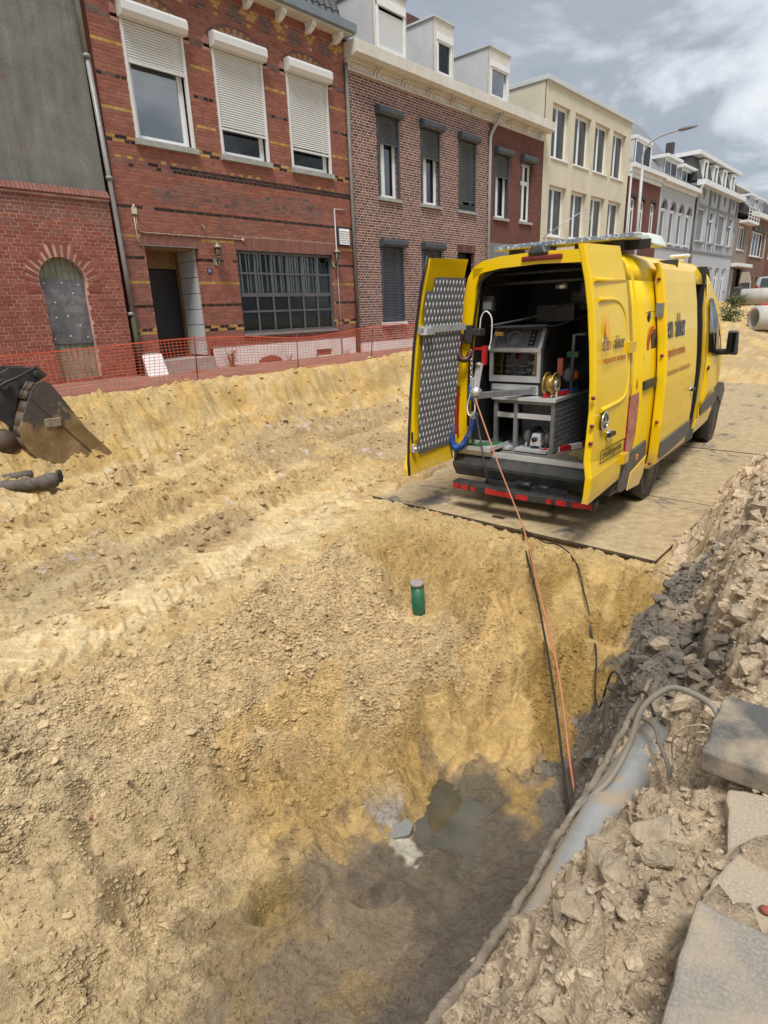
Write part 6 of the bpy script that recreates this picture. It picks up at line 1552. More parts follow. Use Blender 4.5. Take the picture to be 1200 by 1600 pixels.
# roof gear
b = MB(); b.hexa([(-.62, .16, 2.86), (.86, .16, 2.86), (.86, .52, 2.86), (-.62, .52, 2.86)], [(-.60, .14, 2.905), (.88, .14, 2.905), (.86, .52, 2.93), (-.60, .52, 2.93)])
lb = b.build('light_bar', 'white_plastic', van, bevel=.012)
def mat_lens():
    s = NT('lens'); v = s.coord('Object', (9, 9, 9)); 
    vo = s.n('ShaderNodeTexVoronoi', {'Scale': 3.2}); s.l(v, vo.inputs['Vector'])
    s.col(s.ramp(vo.outputs['Distance'], [(0.1, (0.75, 0.8, 0.85)), (0.5, (0.2, 0.24, 0.29))])); s.set(Roughness=.18, Metallic=.2); return s.m
M['lens'] = mat_lens()
for i in range(10):
    a = -.60 + i * .147; MB().box(a + .004, a + .143, .122, .142, 2.862, 2.903).build('lens', 'lens', lb, bevel=.004)
for x_ in (-.48, -.12, .25, .62): MB().box(x_, x_ + .12, .26, .40, 2.74, 2.862).build('bar_foot', 'black', van)
b = MB(); b.hexa([(.30, .42, 2.82), (1.0, .42, 2.80), (1.0, .85, 2.80), (.30, .85, 2.82)], [(.30, .42, 2.915), (.93, .42, 2.915), (.93, .85, 2.915), (.30, .85, 2.915)]); b.build('roof_panel', mk('roof_panel', (0.6, 0.66, 0.58), 0.4), van, bevel=.02)
b = MB(); b.box(.34, .95, .40, .419, 2.77, 2.86); b.build('panel_end', 'black', van)
b = MB(); b.hexa([(-.14, -.05, 2.77), (.10, -.05, 2.77), (.10, .12, 2.77), (-.14, .12, 2.77)], [(-.10, -.02, 2.87), (.04, -.02, 2.87), (.06, .12, 2.85), (-.12, .12, 2.85)]); co_ = b.build('rear_camera', 'black_plastic', van, bevel=.03)
MB().box(-.20, .24, -.03, .0, 2.715, 2.765).build('brake_light', mk('brake_lens', (0.16, 0.02, 0.016), 0.3), van, bevel=.015)
b = MB(); b.box(.44, .70, 3.2, 3.30, 2.83, 2.87); b.box(.5, .64, 3.22, 3.28, 2.77, 2.83); b.build('front_beacon', 'white_plastic', van, bevel=.02)
# gear fixed inside the tail
bn = MB(); T_ = .045
bn.box(-.64, .12, .304, .34, 1.20, 1.238)
wb = bn.build('workbench', 'alu_dark', van)
for x_ in (-.62, -.36, .10): MB().box(x_ - T_ / 2, x_ + T_ / 2, .30, .30 + T_, .64, 1.24).build('leg', 'alu_dark', wb)
for a, c in ((-.597, -.383), (-.337, .077)):
    MB().box(a, c, .302, .342, 1.03, 1.085).build('rail', 'alu', wb); MB().box(a, c, .30, .34, .645, .68).build('rail', 'alu', wb)
for x_ in (-.62, .10): MB().box(x_ - T_ / 2, x_ + T_ / 2, 1.45, 1.50, .64, 1.24).build('leg', 'alu_dark', wb)
MB().box(-.66, .14, .27, 1.52, 1.24, 1.275).build('bench_top', 'alu', wb)
diamond_plate('side_panel', ((.128, .32, .66), (0, 1.18, 0), (0, 0, .57)), 16, 10, 'plate_base', 'lozenge_dull', wb, .004)
MB().box(-.60, .08, 1.0, 1.03, .66, 1.2).build('back_panel', 'alu_dark', wb)
for a, c in ((-.58, -.39), (-.32, .07)): MB().box(a, c, .22, .95, .655, .685).build('drawer_tray', 'alu', wb)
b = MB(); b.bar((-.26, .45, 1.33), (-.60, -.22, 1.345), .10, .06); b.bar((-.22, .46, 1.29), (-.22, .46, 1.38), .06); b.build('swing_arm', 'alu_dark', van)
b = MB()
for zv in (2.62, 2.52): b.tube([(-.78, .22, zv), (.80, .22, zv)], .018, 6)
b.box(-.74, -.60, .14, .20, 2.24, 2.40); b.box(.22, .5, .6, .9, 2.36, 2.5); b.tube(smooth_path([(-.62, .10, 2.08), (-.2, .4, 2.17), (.1, .7, 2.30), (.3, .9, 2.2)]), .012, 6); b.tube([(-.6, .1, 2.06), (.0, .5, 2.06), (.35, .7, 2.18)], .010, 6)
b.box(-.35, .10, .75, 1.3, 2.10, 2.28); b.box(.0, .42, .9, 1.3, 2.22, 2.42)
b.build('ceiling_gear', 'black_plastic', van)
b = MB(); b.box(-.72, -.62, .13, .138, 2.26, 2.34); b.build('work_lamp', 'base_grey', van)
b = MB(); b.tube([(.0, .45, 2.47), (.12, .45, 2.47)], .03, 8); b.build('ceiling_lamp', 'alu_bright', van)
MB().box(-.60, -.51, .20, .24, 1.97, 2.01).build('yellow_tag', mk('tag_yellow', (0.55, 0.33, 0.04), 0.5), van)
b = MB(); b.box(-.84, -.66, -.05, .09, 1.98, 2.06); b.box(-.86, -.76, -.06, -.02, 1.90, 2.10); b.build('bracket_block', 'black_plastic', van, bevel=.01)
# loose equipment carried in the tail, each a thing of its own
cab = vthing('control_cabinet', 'black and aluminium winch cabinet with a slanted front standing on the van workbench', 'cabinet', (-.45, .75, 1.275))
b = MB()
sp = [(.46, 1.275), (.46, 1.45), (.46, 1.80), (.62, 2.05), (1.25, 2.05), (1.25, 1.275)]
for x_ in (-.78, -.13): b.prism([(x_ - .006, yy, zv) for yy, zv in sp], (.02, 0, 0))
b.box(-.76, -.12, .50, 1.25, 2.03, 2.055); b.box(-.76, -.12, 1.2, 1.24, 1.30, 2.03); b.box(-.77, -.13, .48, 1.2, 1.28, 1.42)
b.build('housing', 'black_plastic', cab)
b = MB(); y_, w = .45, .04
frame_mb2 = lambda z0_, z1_: (b.box(-.79, -.79 + w, y_ - .01, y_ + .02, z0_, z1_), b.box(-.14 - w, -.14, y_ - .01, y_ + .02, z0_, z1_), b.box(-.75, -.18, y_ - .01, y_ + .02, z0_, z0_ + w + .03), b.box(-.75, -.18, y_ - .01, y_ + .02, z1_ - w, z1_))
frame_mb2(1.43, 1.81)
for p0, p1 in (((-.77, .45, 1.80), (-.77, .61, 2.06)), ((-.16, .45, 1.80), (-.16, .61, 2.06))): b.bar(p0, p1, .04, .03)
b.bar((-.79, .61, 2.055), (-.14, .61, 2.055), .035, .03); b.bar((-.79, .45, 1.80), (-.14, .45, 1.80), .04, .04)
b.build('front_frame', 'alu', cab)
b = MB(); b.add([(-.75, .462, 1.815), (-.18, .462, 1.815), (-.18, .606, 2.04), (-.75, .606, 2.04)], [(0, 1, 2, 3)]); sl2 = b.build('speaker_panel', mk('panel_slate', (0.15, 0.15, 0.165), .4), cab)
d = np.array((0, .144, .225)); d = d / np.linalg.norm(d); nrm = np.array((0, -.842, .539)); c3 = np.array((-.52, .53, 1.93))
b = MB(); b.lathe(c3, nrm, [(.10, .002), (.10, .006), (.085, .007), (.085, .003), (.055, .003), (.055, .006), (0, .007)], 20, caps=False); b.build('speaker', mk('speaker_grey', (0.22, 0.22, 0.23), .5), cab)
b = MB(); p0 = np.array((-.32, .478, 1.84)); b.prism([p0, p0 + (.08, 0, 0), p0 + (.08, 0, 0) + d * .2, p0 + d * .2], nrm * .006); so = b.build('switch_panel', 'black', cab)
for i in range(4): b = MB(); b.lathe(p0 + np.array((.04, 0, 0)) + d * (.03 + .05 * i), nrm, [(.014, .005), (.014, .022)], 8); b.build('switch', 'red_plastic' if i == 3 else 'alu_dark', so)
b = MB(); b.box(-.74, -.19, .462, .466, 1.505, 1.765); b.build('front_glass', 'glass', cab)
b = MB(); b.box(-.60, -.27, .62, .90, 1.62, 1.75); b.build('cable_drum', mk('drum_brown', (0.22, 0.07, 0.045), .6), cab)
b = MB(); b.tube([(-.74, .53, 1.61), (-.2, .53, 1.61)], .012, 6); b.tube([(-.74, .52, 1.54), (-.2, .52, 1.535)], .012, 6); b.box(-.32, -.24, .5, .55, 1.63, 1.67); b.box(-.34, -.27, .5, .55, 1.55, 1.585); b.build('guide_rod', 'alu_bright', cab)
b = MB(); b.box(-.76, -.16, .455, .475, 1.285, 1.40); b.box(-.75, -.17, .445, .456, 1.335, 1.35); b.build('base_profile', 'alu', cab)
ro = vthing('hose_reel', 'small brass and steel hose reel beside the control cabinet', 'reel', (-.01, .42, 1.275))
b = MB(); c3 = np.array((.0, .45, 1.42))
for x_ in (-.05, .05): b.tube([(x_, .45 + .125 * math.cos(q), 1.42 + .125 * math.sin(q)) for q in np.linspace(0, 2 * PI, 25)], .012, 6, cap=False, closed=True)
b.lathe(c3 - (.05, 0, 0), (1, 0, 0), [(.10, 0), (.10, .1)], 18); b.build('drum', mk('brass', (0.42, 0.27, 0.07), 0.4, 0.5), ro)
b = MB(); b.box(-.03, .03, .42, .48, 1.275, 1.30); b.bar((-.07, .45, 1.28), (-.07, .45, 1.44), .02); b.bar((.07, .45, 1.28), (.07, .45, 1.44), .02); b.lathe((.062, .45, 1.42), (1, 0, 0), [(.06, 0), (.06, .01), (.02, .02)], 14); b.build('stand', 'alu_bright', ro)
b = MB(); b.box(.0, .06, .60, .66, 1.50, 1.70); tag(b.build('spray_can', mk('can_red', (0.4, 0.12, 0.08), .4, .4), loc=(0, 0, 0)), 'red and silver can beside the control cabinet', 'can')
o = bpy.data.objects['spray_can']; o.location = vw((0, 0, 0)); o.rotation_euler = (0, 0, VTH)
mo_ = vthing('generator', 'black machine with a round pale cap on the right end of the workbench', 'machine', (.10, 1.1, 1.275))
b = MB(); b.ball((.0, 1.15, 1.52), .24, 10, sq=(.85, 1, .9)); b.box(-.2, .12, .95, 1.4, 1.28, 1.45); b.build('casing', 'black_plastic', mo_)
b = MB(); b.lathe((.03, .93, 1.48), (.3, -1, .1), [(.085, 0), (.085, .03), (.04, .05)], 16); b.build('cap', mk('cap_grey', (0.4, 0.41, 0.38), .6), mo_)
b = MB(); b.box(.05, .14, .85, .93, 1.45, 1.53); b.build('orange_knob', 'orange_light', mo_)
po = vthing('pipe_stand', 'grey pipe frame with a green clamp beside the hose reel', 'stand', (.12, .75, 1.275))
b = MB(); b.tube([(.10, .8, 1.28), (.10, .8, 1.95), (.24, .8, 1.955)], .022, 8); b.build('pole', 'alu_dark', po); MB().box(.04, .17, .76, .84, 1.70, 1.76).build('clamp', 'green_dark', po)
tl_ = vthing('tool_pile', 'red and blue hand tools lying on the workbench', 'tools', (.05, .5, 1.28))
b = MB(); b.bar((-.04, .36, 1.30), (.10, .70, 1.31), .045); b.build('red_tool', 'red_plastic', tl_); b = MB(); b.bar((.02, .62, 1.30), (.11, .95, 1.31), .06); b.build('blue_tool', 'blue_plastic', tl_)
rb = vthing('inspection_crawler', 'small silver camera crawler with black wheels under the workbench', 'crawler', (-.10, .45, .69))
b = MB(); b.hexa([(-.17, .30, .72), (-.03, .30, .72), (-.03, .70, .72), (-.17, .70, .72)], [(-.15, .33, .86), (-.05, .33, .86), (-.05, .68, .86), (-.15, .68, .86)]); b.box(-.155, -.045, .292, .302, .74, .80); b.build('body', 'alu_bright', rb, bevel=.012)
b = MB(); b.lathe((-.10, .30, .80), (0, -1, 0), [(.03, 0), (.03, .04), (.02, .05)], 12); b.build('camera_head', 'black', rb); b = MB(); b.lathe((-.10, .44, .86), (0, 0, 1), [(.04, 0), (.04, .02)], 12); b.build('socket', 'black', rb)
for x_ in (-.235, .02):
    for yy in (.42, .64): b = MB(); b.lathe((x_ - .03, yy, .79), (1, 0, 0), [(.06, 0), (.10, .01), (.10, .06), (.06, .07)], 16); b.build('wheel', 'tyre', rb)
b = MB(); b.box(-.2, -.19, .25, .29, .686, .76); b.box(-.02, -.01, .25, .29, .686, .76); b.build('cradle', 'alu', rb)
dv = vthing('cable_guide', 'white cable guide pulley on the end of the swing arm', 'pulley', (-.58, -.2, 1.36))
b = MB(); b.lathe((-.60, -.22, 1.345), (0, 0, 1), [(.05, 0), (.065, .03), (.065, .06), (.04, .09)], 14); b.bar((-.625, -.22, 1.42), (-.575, -.20, 1.70), .014, .05); b.bar((-.585, -.23, 1.42), (-.545, -.21, 1.70), .014, .05); b.box(-.66, -.60, -.25, -.2, 1.44, 1.54); b.build('bracket', 'alu_bright', dv)
b = MB(); b.lathe((-.575, -.21, 1.68), (.3, 1, 0), [(.03, -.02), (.03, .02)], 10); b.lathe((-.60, -.22, 1.26), (0, 0, 1), [(.03, 0), (.035, .09)], 10); b.build('roller', mk('roller', (0.33, 0.28, 0.22), .5, .3), dv)
b = MB(); b.tube(smooth_path([(-.60, -.24, 1.27), (-.60, -.25, 1.16), (-.68, -.23, 1.12), (-.72, -.2, 1.22), (-.68, -.2, 1.36)]), .009, 6); b.build('hose_loop', 'white_plastic', dv)
sc_ = MB(); n = 26; turns = []
path = smooth_path([(-.94, -.14, 1.5), (-.955, -.15, 1.0), (-.95, -.16, .80), (-.90, -.16, .70), (-.80, -.14, .76), (-.72, -.12, .92), (-.69, -.10, 1.06)], 22)
P_ = np.array(path)
co2 = []
for i, p_ in enumerate(P_):
    if i < 24: co2.append(p_); continue
    t_ = P_[min(i + 1, len(P_) - 1)] - P_[i - 1]; t_ /= np.linalg.norm(t_); u_ = np.cross(t_, (0, 1, 0)); u_ /= np.linalg.norm(u_); w_2 = np.cross(t_, u_)
    for k in range(3):
        a = (i * 3 + k) * 2 * PI / 9; co2.append(p_ + (P_[min(i + 1, len(P_) - 1)] - p_) * k / 3 + .036 * (math.cos(a) * u_ + math.sin(a) * w_2))
sc_.tube(co2, .0065, 5); tag(sc_.build('coiled_hose', 'blue_hose', loc=(0, 0, 0)), 'blue coiled air hose hanging in the left corner of the van tail', 'hose'); o = bpy.data.objects['coiled_hose']; o.location = vw((0, 0, 0)); o.rotation_euler = (0, 0, VTH)
b = MB(); b.tube([(-.69 + .04 * math.cos(q), -.11, 1.10 + .04 * math.sin(q)) for q in np.linspace(0, 2 * PI, 17)], .008, 5, cap=False, closed=True); b.lathe((-.69, -.10, 1.10), (0, 1, 0), [(.038, 0), (.038, .03)], 12); tag(b.build('pressure_gauge', 'white_plastic', loc=(0, 0, 0)), 'round white pressure gauge at the end of the blue coiled hose', 'gauge'); o = bpy.data.objects['pressure_gauge']; o.location = vw((0, 0, 0)); o.rotation_euler = (0, 0, VTH)
def vmesh(name, b, mat, label, cat):
    o = b.build(name, mat, loc=(0, 0, 0)); tag(o, label, cat); o.location = vw((0, 0, 0)); o.rotation_euler = (0, 0, VTH); return o
b = MB(); b.tube(smooth_path([(-.88, -.06, 2.0), (-.90, -.10, 1.86), (-.86, -.12, 1.74), (-.80, -.08, 1.73), (-.78, -.04, 1.80)]), .035, 8); vmesh('brown_hose', b, mk('hose_brown', (0.06, 0.022, 0.018), .4), 'thick dark brown hose end bent at the left tail pillar', 'hose')
b = MB()
for i in range(7): b.tube([(-.76 + .014 * math.cos(q) * (1 if i % 2 else .4), -.05 + .012 * math.cos(q) * (.4 if i % 2 else 1), 1.80 - i * .05 + .032 * math.sin(q)) for q in np.linspace(0, 2 * PI, 11)], .006, 5, cap=False, closed=True)
vmesh('chain', b, 'chrome', 'short bright steel chain with a hook above the blue strap', 'chain')
b = MB(); b.ball((-.755, -.05, 1.36), .12, 8, sq=(.32, .28, .95)); vmesh('blue_strap', b, 'blue_plastic', 'blue bundled strap hanging under the steel chain', 'strap')
b = MB(); b.bar((-.78, .03, 1.84), (-.66, .03, 1.84), .03); b.bar((-.64, .03, 1.66), (-.63, .03, 1.87), .05); vmesh('red_clamp', b, 'red_plastic', 'red hand clamp hung inside the left of the van tail', 'clamp')
b = MB(); b.tube(smooth_path([(-.70, .02, 2.02), (-.68, .02, 2.18), (-.62, .02, 2.24), (-.55, .02, 2.16), (-.55, .02, 1.95), (-.57, .02, 1.86)]), .008, 6); b.lathe((-.57, .02, 1.82), (0, 0, 1), [(.014, 0), (.008, .05)], 8); vmesh('white_cable', b, 'white_plastic', 'thin white cable looped at the upper left of the van tail', 'cable')
b = MB(); b.bar((.0, .28, .66), (.62, 1.45, .70), .055); bar_o = vmesh('marker_pole', b, 'red_plastic', 'red and white marker pole lying on the van floor', 'pole')
for i in range(4):
    t0, t1 = .06 + i * .25, .06 + i * .25 + .12; a = np.array((.0, .28, .66)); c3 = np.array((.62, 1.45, .70)); MBx = MB(); MBx.bar(a + (c3 - a) * t0, a + (c3 - a) * t1, .06); oo = MBx.build('white_band', 'white_plastic'); oo.parent = bar_o
def rag(name, cx, cy, cz, r, mat, label, seed, h=.08):
    b = MB(); rr_ = random.Random(seed); n = 14; vs = [(cx, cy, cz + h)]
    rings = 4
    for k in range(1, rings + 1):
        for j in range(n):
            a = 2 * PI * j / n; q = r * k / rings * (1 + .35 * rr_.uniform(-1, 1)); vs.append((cx + q * math.cos(a), cy + q * math.sin(a) * .8, cz + h * (1 - k / rings) * (.5 + rr_.random()) + (.002 if k == rings else rr_.uniform(0, .03))))
    fs = [(0, 1 + j, 1 + (j + 1) % n) for j in range(n)] + [(1 + (k - 1) * n + j, 1 + k * n + j, 1 + k * n + (j + 1) % n, 1 + (k - 1) * n + (j + 1) % n) for k in range(1, rings) for j in range(n)]
    b.add(vs, fs, smooth=True); return vmesh(name, b, mat, label, 'cloth')
rag('cloth', .55, .45, .642, .26, mk('straw_cloth', (0.30, 0.22, 0.07), .9, var=.4, scale=12), 'crumpled straw yellow cloth on the van floor behind the right door', 3)
rag('cloth', .48, .85, .642, .20, mk('dark_cloth', (0.13, 0.10, 0.05), .9, var=.4, scale=12), 'dark brown crumpled cloth deeper on the van floor', 5)
tr = vthing('tool_tray', 'aluminium tray with green tools sticking out of the van tail', 'tray', (-.78, .0, .72))
b = MB(); b.box(-.94, -.46, -.10, .35, .69, .705); b.box(-.94, -.46, -.115, -.10, .685, .735); b.box(-.475, -.46, -.10, .35, .705, .735); b.build('tray', 'alu', tr)
b = MB(); b.box(-.85, -.80, -.05, -.02, .705, .82); b.box(-.75, -.72, -.05, -.02, .705, .80); b.bar((-.88, -.03, .73), (-.62, -.03, .73), .03); b.bar((-.7, .05, .72), (-.5, .25, .72), .04); b.build('green_tool', 'green_dark', tr)
b = MB(); b.tube([(-.62, -.18, 1.14), (-.42, -.26, .43), (-.41, -.26, .36)], .012, 6); vmesh('dark_rod', b, 'black_plastic', 'thin dark rod reaching from the cable guide down to the van step', 'rod')
b = MB(); b.bar((-.99, .02, .78), (-.95, .02, 1.42), .05, .05); vmesh('yellow_bar', b, 'yellow_in', 'yellow upright bar beside the left tail light', 'bar')
b = MB(); b.lathe((.66, .16, 1.50), (0, 0, 1), [(.10, -.02), (.10, 0)], 4); 
b = MB(); b.box(.70, .76, .02, .07, 1.98, 2.14); vmesh('door_box', b, 'white_plastic', 'small white box on the right tail pillar inside the van', 'box')
b = MB()
for k in range(5): b.tube(smooth_path([(.70 + .012 * k, .06, 1.80), (.70 + .012 * k, .055, 1.4), (.69 + .014 * k, .06, 1.0), (.70 + .012 * k, .06, .72)]), .009, 5)
vmesh('hose_bundle', b, 'blue_hose', 'dark blue hoses hanging inside the right tail pillar', 'hose')
b = MB(); b.lathe((.72, .03, 1.55), (0, -1, 0), [(.035, 0), (.035, .03)], 12); vmesh('hose_valve', b, 'white_plastic', 'small round white valve on the right tail pillar', 'valve')
# ================================================================ street things
# steel road plates under the van
def plate(x0, x1, y0, y1, label, hole=None, z0=-2.275, rot=0, n=1):
    t = thing('road_plate', label, 'road plate', ((x0 + x1) / 2, (y0 + y1) / 2, z0), 0, 'steel road plates')
    b = MB()
    if hole:
        hx0, hx1, hy0, hy1 = hole
        b.box(x0, hx0, y0, y1, z0 - .03, z0); b.box(hx1, x1, y0, y1, z0 - .03, z0); b.box(hx0, hx1, y0, hy0, z0 - .03, z0); b.box(hx0, hx1, hy1, y1, z0 - .03, z0)
    else: b.box(x0, x1, y0, y1, z0 - .03, z0)
    for i_, f_ in enumerate(b.f):
        if len({round(b.v[q][2], 4) for q in f_}) > 1: b.m[i_] = 1
    b.build('plate', ['plate_sandy', 'plate_rim'], t)
    return t
M['plate_rim'] = mk('plate_rim', (.05, .035, .026), .8, var=.4, scale=9, dirt=(.25, .18, .1), dirt_amt=.4, dscale=4)
def mat_plate():
    s = NT('plate_sandy'); v = s.coord('Object')
    a = s.noise(s.coord('Object', (1, .7, 1)), 1.3, 9, 0.7, .8); d = s.noise(v, 9, 6, 0.65); e_ = s.noise(v, 60, 5, .7)
    sand = s.ramp(d, [(0.3, (0.33, 0.25, 0.145)), (0.7, (0.55, 0.43, 0.25))])
    sand = s.mix(.7, sand, s.ramp(e_, [(0.3, (0.65, 0.62, 0.6)), (0.7, (1.1, 1.1, 1.1))]), 'MULTIPLY')
    steel = s.ramp(d, [(0.3, (0.075, 0.07, 0.068)), (0.7, (0.15, 0.14, 0.135))])
    k = s.ramp(a, [(0.34, (1, 1, 1)), (0.39, (.7, .7, .7)), (0.43, (0.1, 0.1, 0.1)), (0.6, (0, 0, 0))])
    s.col(s.mix(k, sand, steel)); s.set(Roughness=0.85, Specular_IOR_Level=0.25); s.bump(d, .6, .02); return s.m
M['plate_sandy'] = mat_plate()
plate(-5.20, -1.56, 5.42, 7.4, 'sandy steel road plate at the pit edge under the van tail, with a lifting hole', (-3.44, -3.28, 5.60, 5.68))
plate(-5.12, -1.50, 7.42, 10.4, 'sandy steel road plate under the middle and front of the van')
plate(-5.0, -1.62, 10.42, 14.4, 'sandy steel road plate lying just ahead of the van', z0=-2.268)
plate(-4.9, -1.7, 14.42, 19.4, 'farthest sandy steel road plate, well ahead of the van', z0=-2.27)
# green sewer riser in the pit
zg = -2.76
t = thing('green_pipe', 'short green plastic sewer riser with grey cap sticking out of the sand pit', 'pipe', (-3.2, 3.96, zg))
MB().tube([(-3.2, 3.975, zg - .15), (-3.2, 3.945, -2.43)], .062, 20).build('pipe', 'green_pvc', t)
b = MB(); b.lathe((-3.2, 3.944, -2.45), (0, -.05, 1), [(.066, .012), (.068, .04), (.064, .048), (.05, .05), (0, .046)], 20); b.build('cap', mk('cap_plastic', (0.27, 0.25, 0.23), .6, dirt=(.42, .32, .18), dirt_amt=.5), t)
# grey drain pipe bedded in the bank
def mat_drain():
    s = NT('drain_grey'); v = s.coord()
    d = s.noise(v, 3.4, 7, .66, .4); base = s.ramp(s.noise(v, 9, 4), [(.3, (.24, .24, .23)), (.7, (.31, .31, .30))])
    k = s.ramp(d, [(.53, (0, 0, 0)), (.58, (.95, .95, .95))]); s.col(s.mix(k, base, (.33, .26, .18)))
    r = s.ramp(d, [(.53, (.36, .36, .36)), (.58, (.95, .95, .95))]); s.l(r, s.b.inputs['Roughness']); s.bump(s.noise(v, 40, 4), .1, .01); return s.m
M['drain_grey'] = mat_drain()
o = MB().tube([(-.61, 2.55, -1.88), (-.60, 2.1, -1.82), (-.59, 1.8, -1.80), (-.565, 1.42, -1.80), (-.54, 1.06, -1.80), (-.53, .75, -1.80)], .078, 24).build('drain_pipe', 'drain_grey', loc=(-.65, 1.6, -1.8)); tag(o, 'long grey drain pipe lying along the right bank of the pit', 'pipe')
# cables
def cable(name, pts, r, mat, label, cat='cable', n=10, res=8, wob=0):
    p_ = smooth_path(pts, res)
    if wob: 
        rr_ = random.Random(2); p_ = [q + np.array([rr_.uniform(-wob, wob) for _ in range(3)]) for q in p_]
    o = MB().tube(p_, r if np.isscalar(r) else np.interp(np.linspace(0, 1, len(p_)), np.linspace(0, 1, len(r)), r), n).build(name, mat, loc=tuple(pts[0])); return tag(o, label, cat)
cable('muddy_cable', [(-.745, 2.75, -1.78), (-.717, 2.40, -1.78), (-.707, 2.19, -1.80), (-.695, 1.99, -1.82), (-.70, 1.75, -1.85), (-.70, 1.60, -1.86), (-.685, 1.42, -1.865), (-.685, 1.23, -1.875), (-.685, 1.05, -1.88), (-.69, .90, -1.885), (-.68, .78, -1.89)], [.011, .015, .012, .016, .013, .017, .014, .018, .015, .021, .024], 'muddy', 'mud-caked cable running beside the grey drain pipe', wob=.005)
cable('grey_cable', [(-.27, 1.82, -1.262), (-.313, 1.881, -1.24), (-.386, 1.945, -1.26), (-.469, 1.998, -1.30), (-.525, 1.988, -1.36), (-.556, 1.965, -1.43), (-.571, 1.933, -1.56), (-.602, 1.869, -1.68), (-.648, 1.818, -1.76), (-.695, 1.78, -1.83), (-.72, 1.70, -1.90)], .0105, 'cable_grey', 'thick grey cable arching from the upper paving slab over the drain pipe')
cable('dark_cable', [(-.745, 2.42, -1.90), (-.74, 2.40, -1.83), (-.657, 2.333, -1.72), (-.571, 2.234, -1.66), (-.523, 2.149, -1.66), (-.455, 2.038, -1.66), (-.43, 2.00, -1.70)], .009, mk('cable_dull', (.14, .125, .11), .6, dirt=(.3, .25, .18), dirt_amt=.6), 'thinner dull cable crossing over the drain pipe')
cable('thin_wire', [(-.29, 1.77, -1.25), (-.32, 1.796, -1.26), (-.379, 1.846, -1.33), (-.417, 1.884, -1.42), (-.431, 1.967, -1.55), (-.409, 1.963, -1.60), (-.381, 1.943, -1.52), (-.372, 1.90, -1.42), (-.332, 1.803, -1.30), (-.29, 1.79, -1.27)], .003, 'wire_cream', 'thin cream wire loop hanging under the upper paving slab', 'wire')
start = vw((-.60, -.25, 1.33))
edge = (-2.85, 5.30, -2.22)
cable('orange_hose', [start, tuple(np.array(start) * .5 + np.array(edge) * .5 + np.array((0, 0, -.03))), edge, (-2.20, 4.40, -2.36), (-1.66, 3.70, -2.60), (-1.27, 3.12, -2.86), (-1.08, 2.86, -2.98)], .0085, 'orange_hose', 'orange pink push cable running from the van down into the pit', res=10)
cable('black_cable', [(-2.97, 5.50, -2.262), (-2.88, 5.36, -2.25), (-2.74, 5.12, -2.30), (-2.2, 4.38, -2.43), (-1.68, 3.66, -2.68), (-1.28, 3.06, -2.92), (-1.12, 2.82, -3.02)], .009, 'cable_black', 'black cable beside the orange push cable in the pit')
sl_xy = smooth_path([(-2.96, 5.44, 0), (-2.62, 5.30, 0), (-2.30, 5.16, 0), (-2.05, 4.88, 0), (-1.83, 4.62, 0), (-1.62, 4.30, 0), (-1.42, 3.85, 0)], 6)
sl_pts = []
for p_ in sl_xy: sl_pts.append((p_[0], p_[1], max(zat(p_[0], p_[1]), zat(p_[0] + .03, p_[1]), zat(p_[0], p_[1] + .03)) + .032))
sl_pts[0] = (-2.96, 5.44, -2.262)
for q in smooth_path([(-1.42, 3.85, 0), (-1.26, 3.52, 0), (-1.06, 3.12, 0), (-.84, 2.74, 0)], 3)[1:]: sl_pts.append((q[0], q[1], max(zat(q[0], q[1]), zat(q[0] + .03, q[1])) + .03))
cable('slack_cable', sl_pts[::3] + [(-.70, 2.50, -1.70), (-.592, 2.296, -1.655)], .007, 'cable_black', 'thin dark cable sagging down the pit slope from the road plate to the bank')
# paving slabs left on the near side
def mat_slab(name, c):
    s = NT(name); v = s.coord()
    a = s.noise(v, 140, 4, .7); g = s.noise(v, 4, 6, .6)
    cc = s.ramp(a, [(.25, tuple(q * .6 for q in c)), (.55, c), (.78, tuple(min(1, q * 1.4) for q in c))]); cc = s.mix(s.ramp(g, [(.46, (0, 0, 0)), (.64, (.85, .85, .85))]), cc, (.40, .32, .22))
    s.col(cc); s.set(Roughness=.9, Specular_IOR_Level=.3); s.bump(a, .4, .005); return s.m
M['slab_dark'] = mat_slab('slab_dark', (.105, .10, .094)); M['slab_grey'] = mat_slab('slab_grey', (.27, .24, .20)); M['slab_sand'] = mat_slab('slab_sand', (.38, .32, .24))
def slab(c, ang, tilt, mat, label, L=.30, W=.30, T=.062, seed=1):
    t = MB(); rr_ = random.Random(seed); n = 6
    edge_ = []
    for k, (a, b_) in enumerate((((-1, -1), (1, -1)), ((1, -1), (1, 1)), ((1, 1), (-1, 1)), ((-1, 1), (-1, -1)))):
        for i in range(n): edge_.append((L / 2 * (a[0] + (b_[0] - a[0]) * i / n) + rr_.uniform(-.004, .004), W / 2 * (a[1] + (b_[1] - a[1]) * i / n) + rr_.uniform(-.004, .004)))
    t.prism([(p[0], p[1], -T) for p in edge_], (0, 0, T))
    o = t.build('paving_slab', mat, loc=(0, 0, 0), bevel=.008); o.location = c; o.rotation_euler = (tilt[0], tilt[1], ang); tag(o, label, 'slab', 'concrete paving slabs on the near bank'); return o
slab((-.14, 1.775, -1.205), math.radians(3), (0.05, -.03), 'slab_dark', 'dark grey paving slab overhanging the bank above the drain pipe', T=.075)
slab((.016, .965, -1.195), math.radians(4), (-.02, .02), 'slab_grey', 'grey paving slab with one rounded corner, nearest to the camera', seed=2, L=.33, W=.31)
slab((-.05, 1.52, -1.285), math.radians(14), (.03, -.10), 'slab_sand', 'sandy broken paving slab below the dark slab', L=.26, W=.24, seed=3, T=.05)
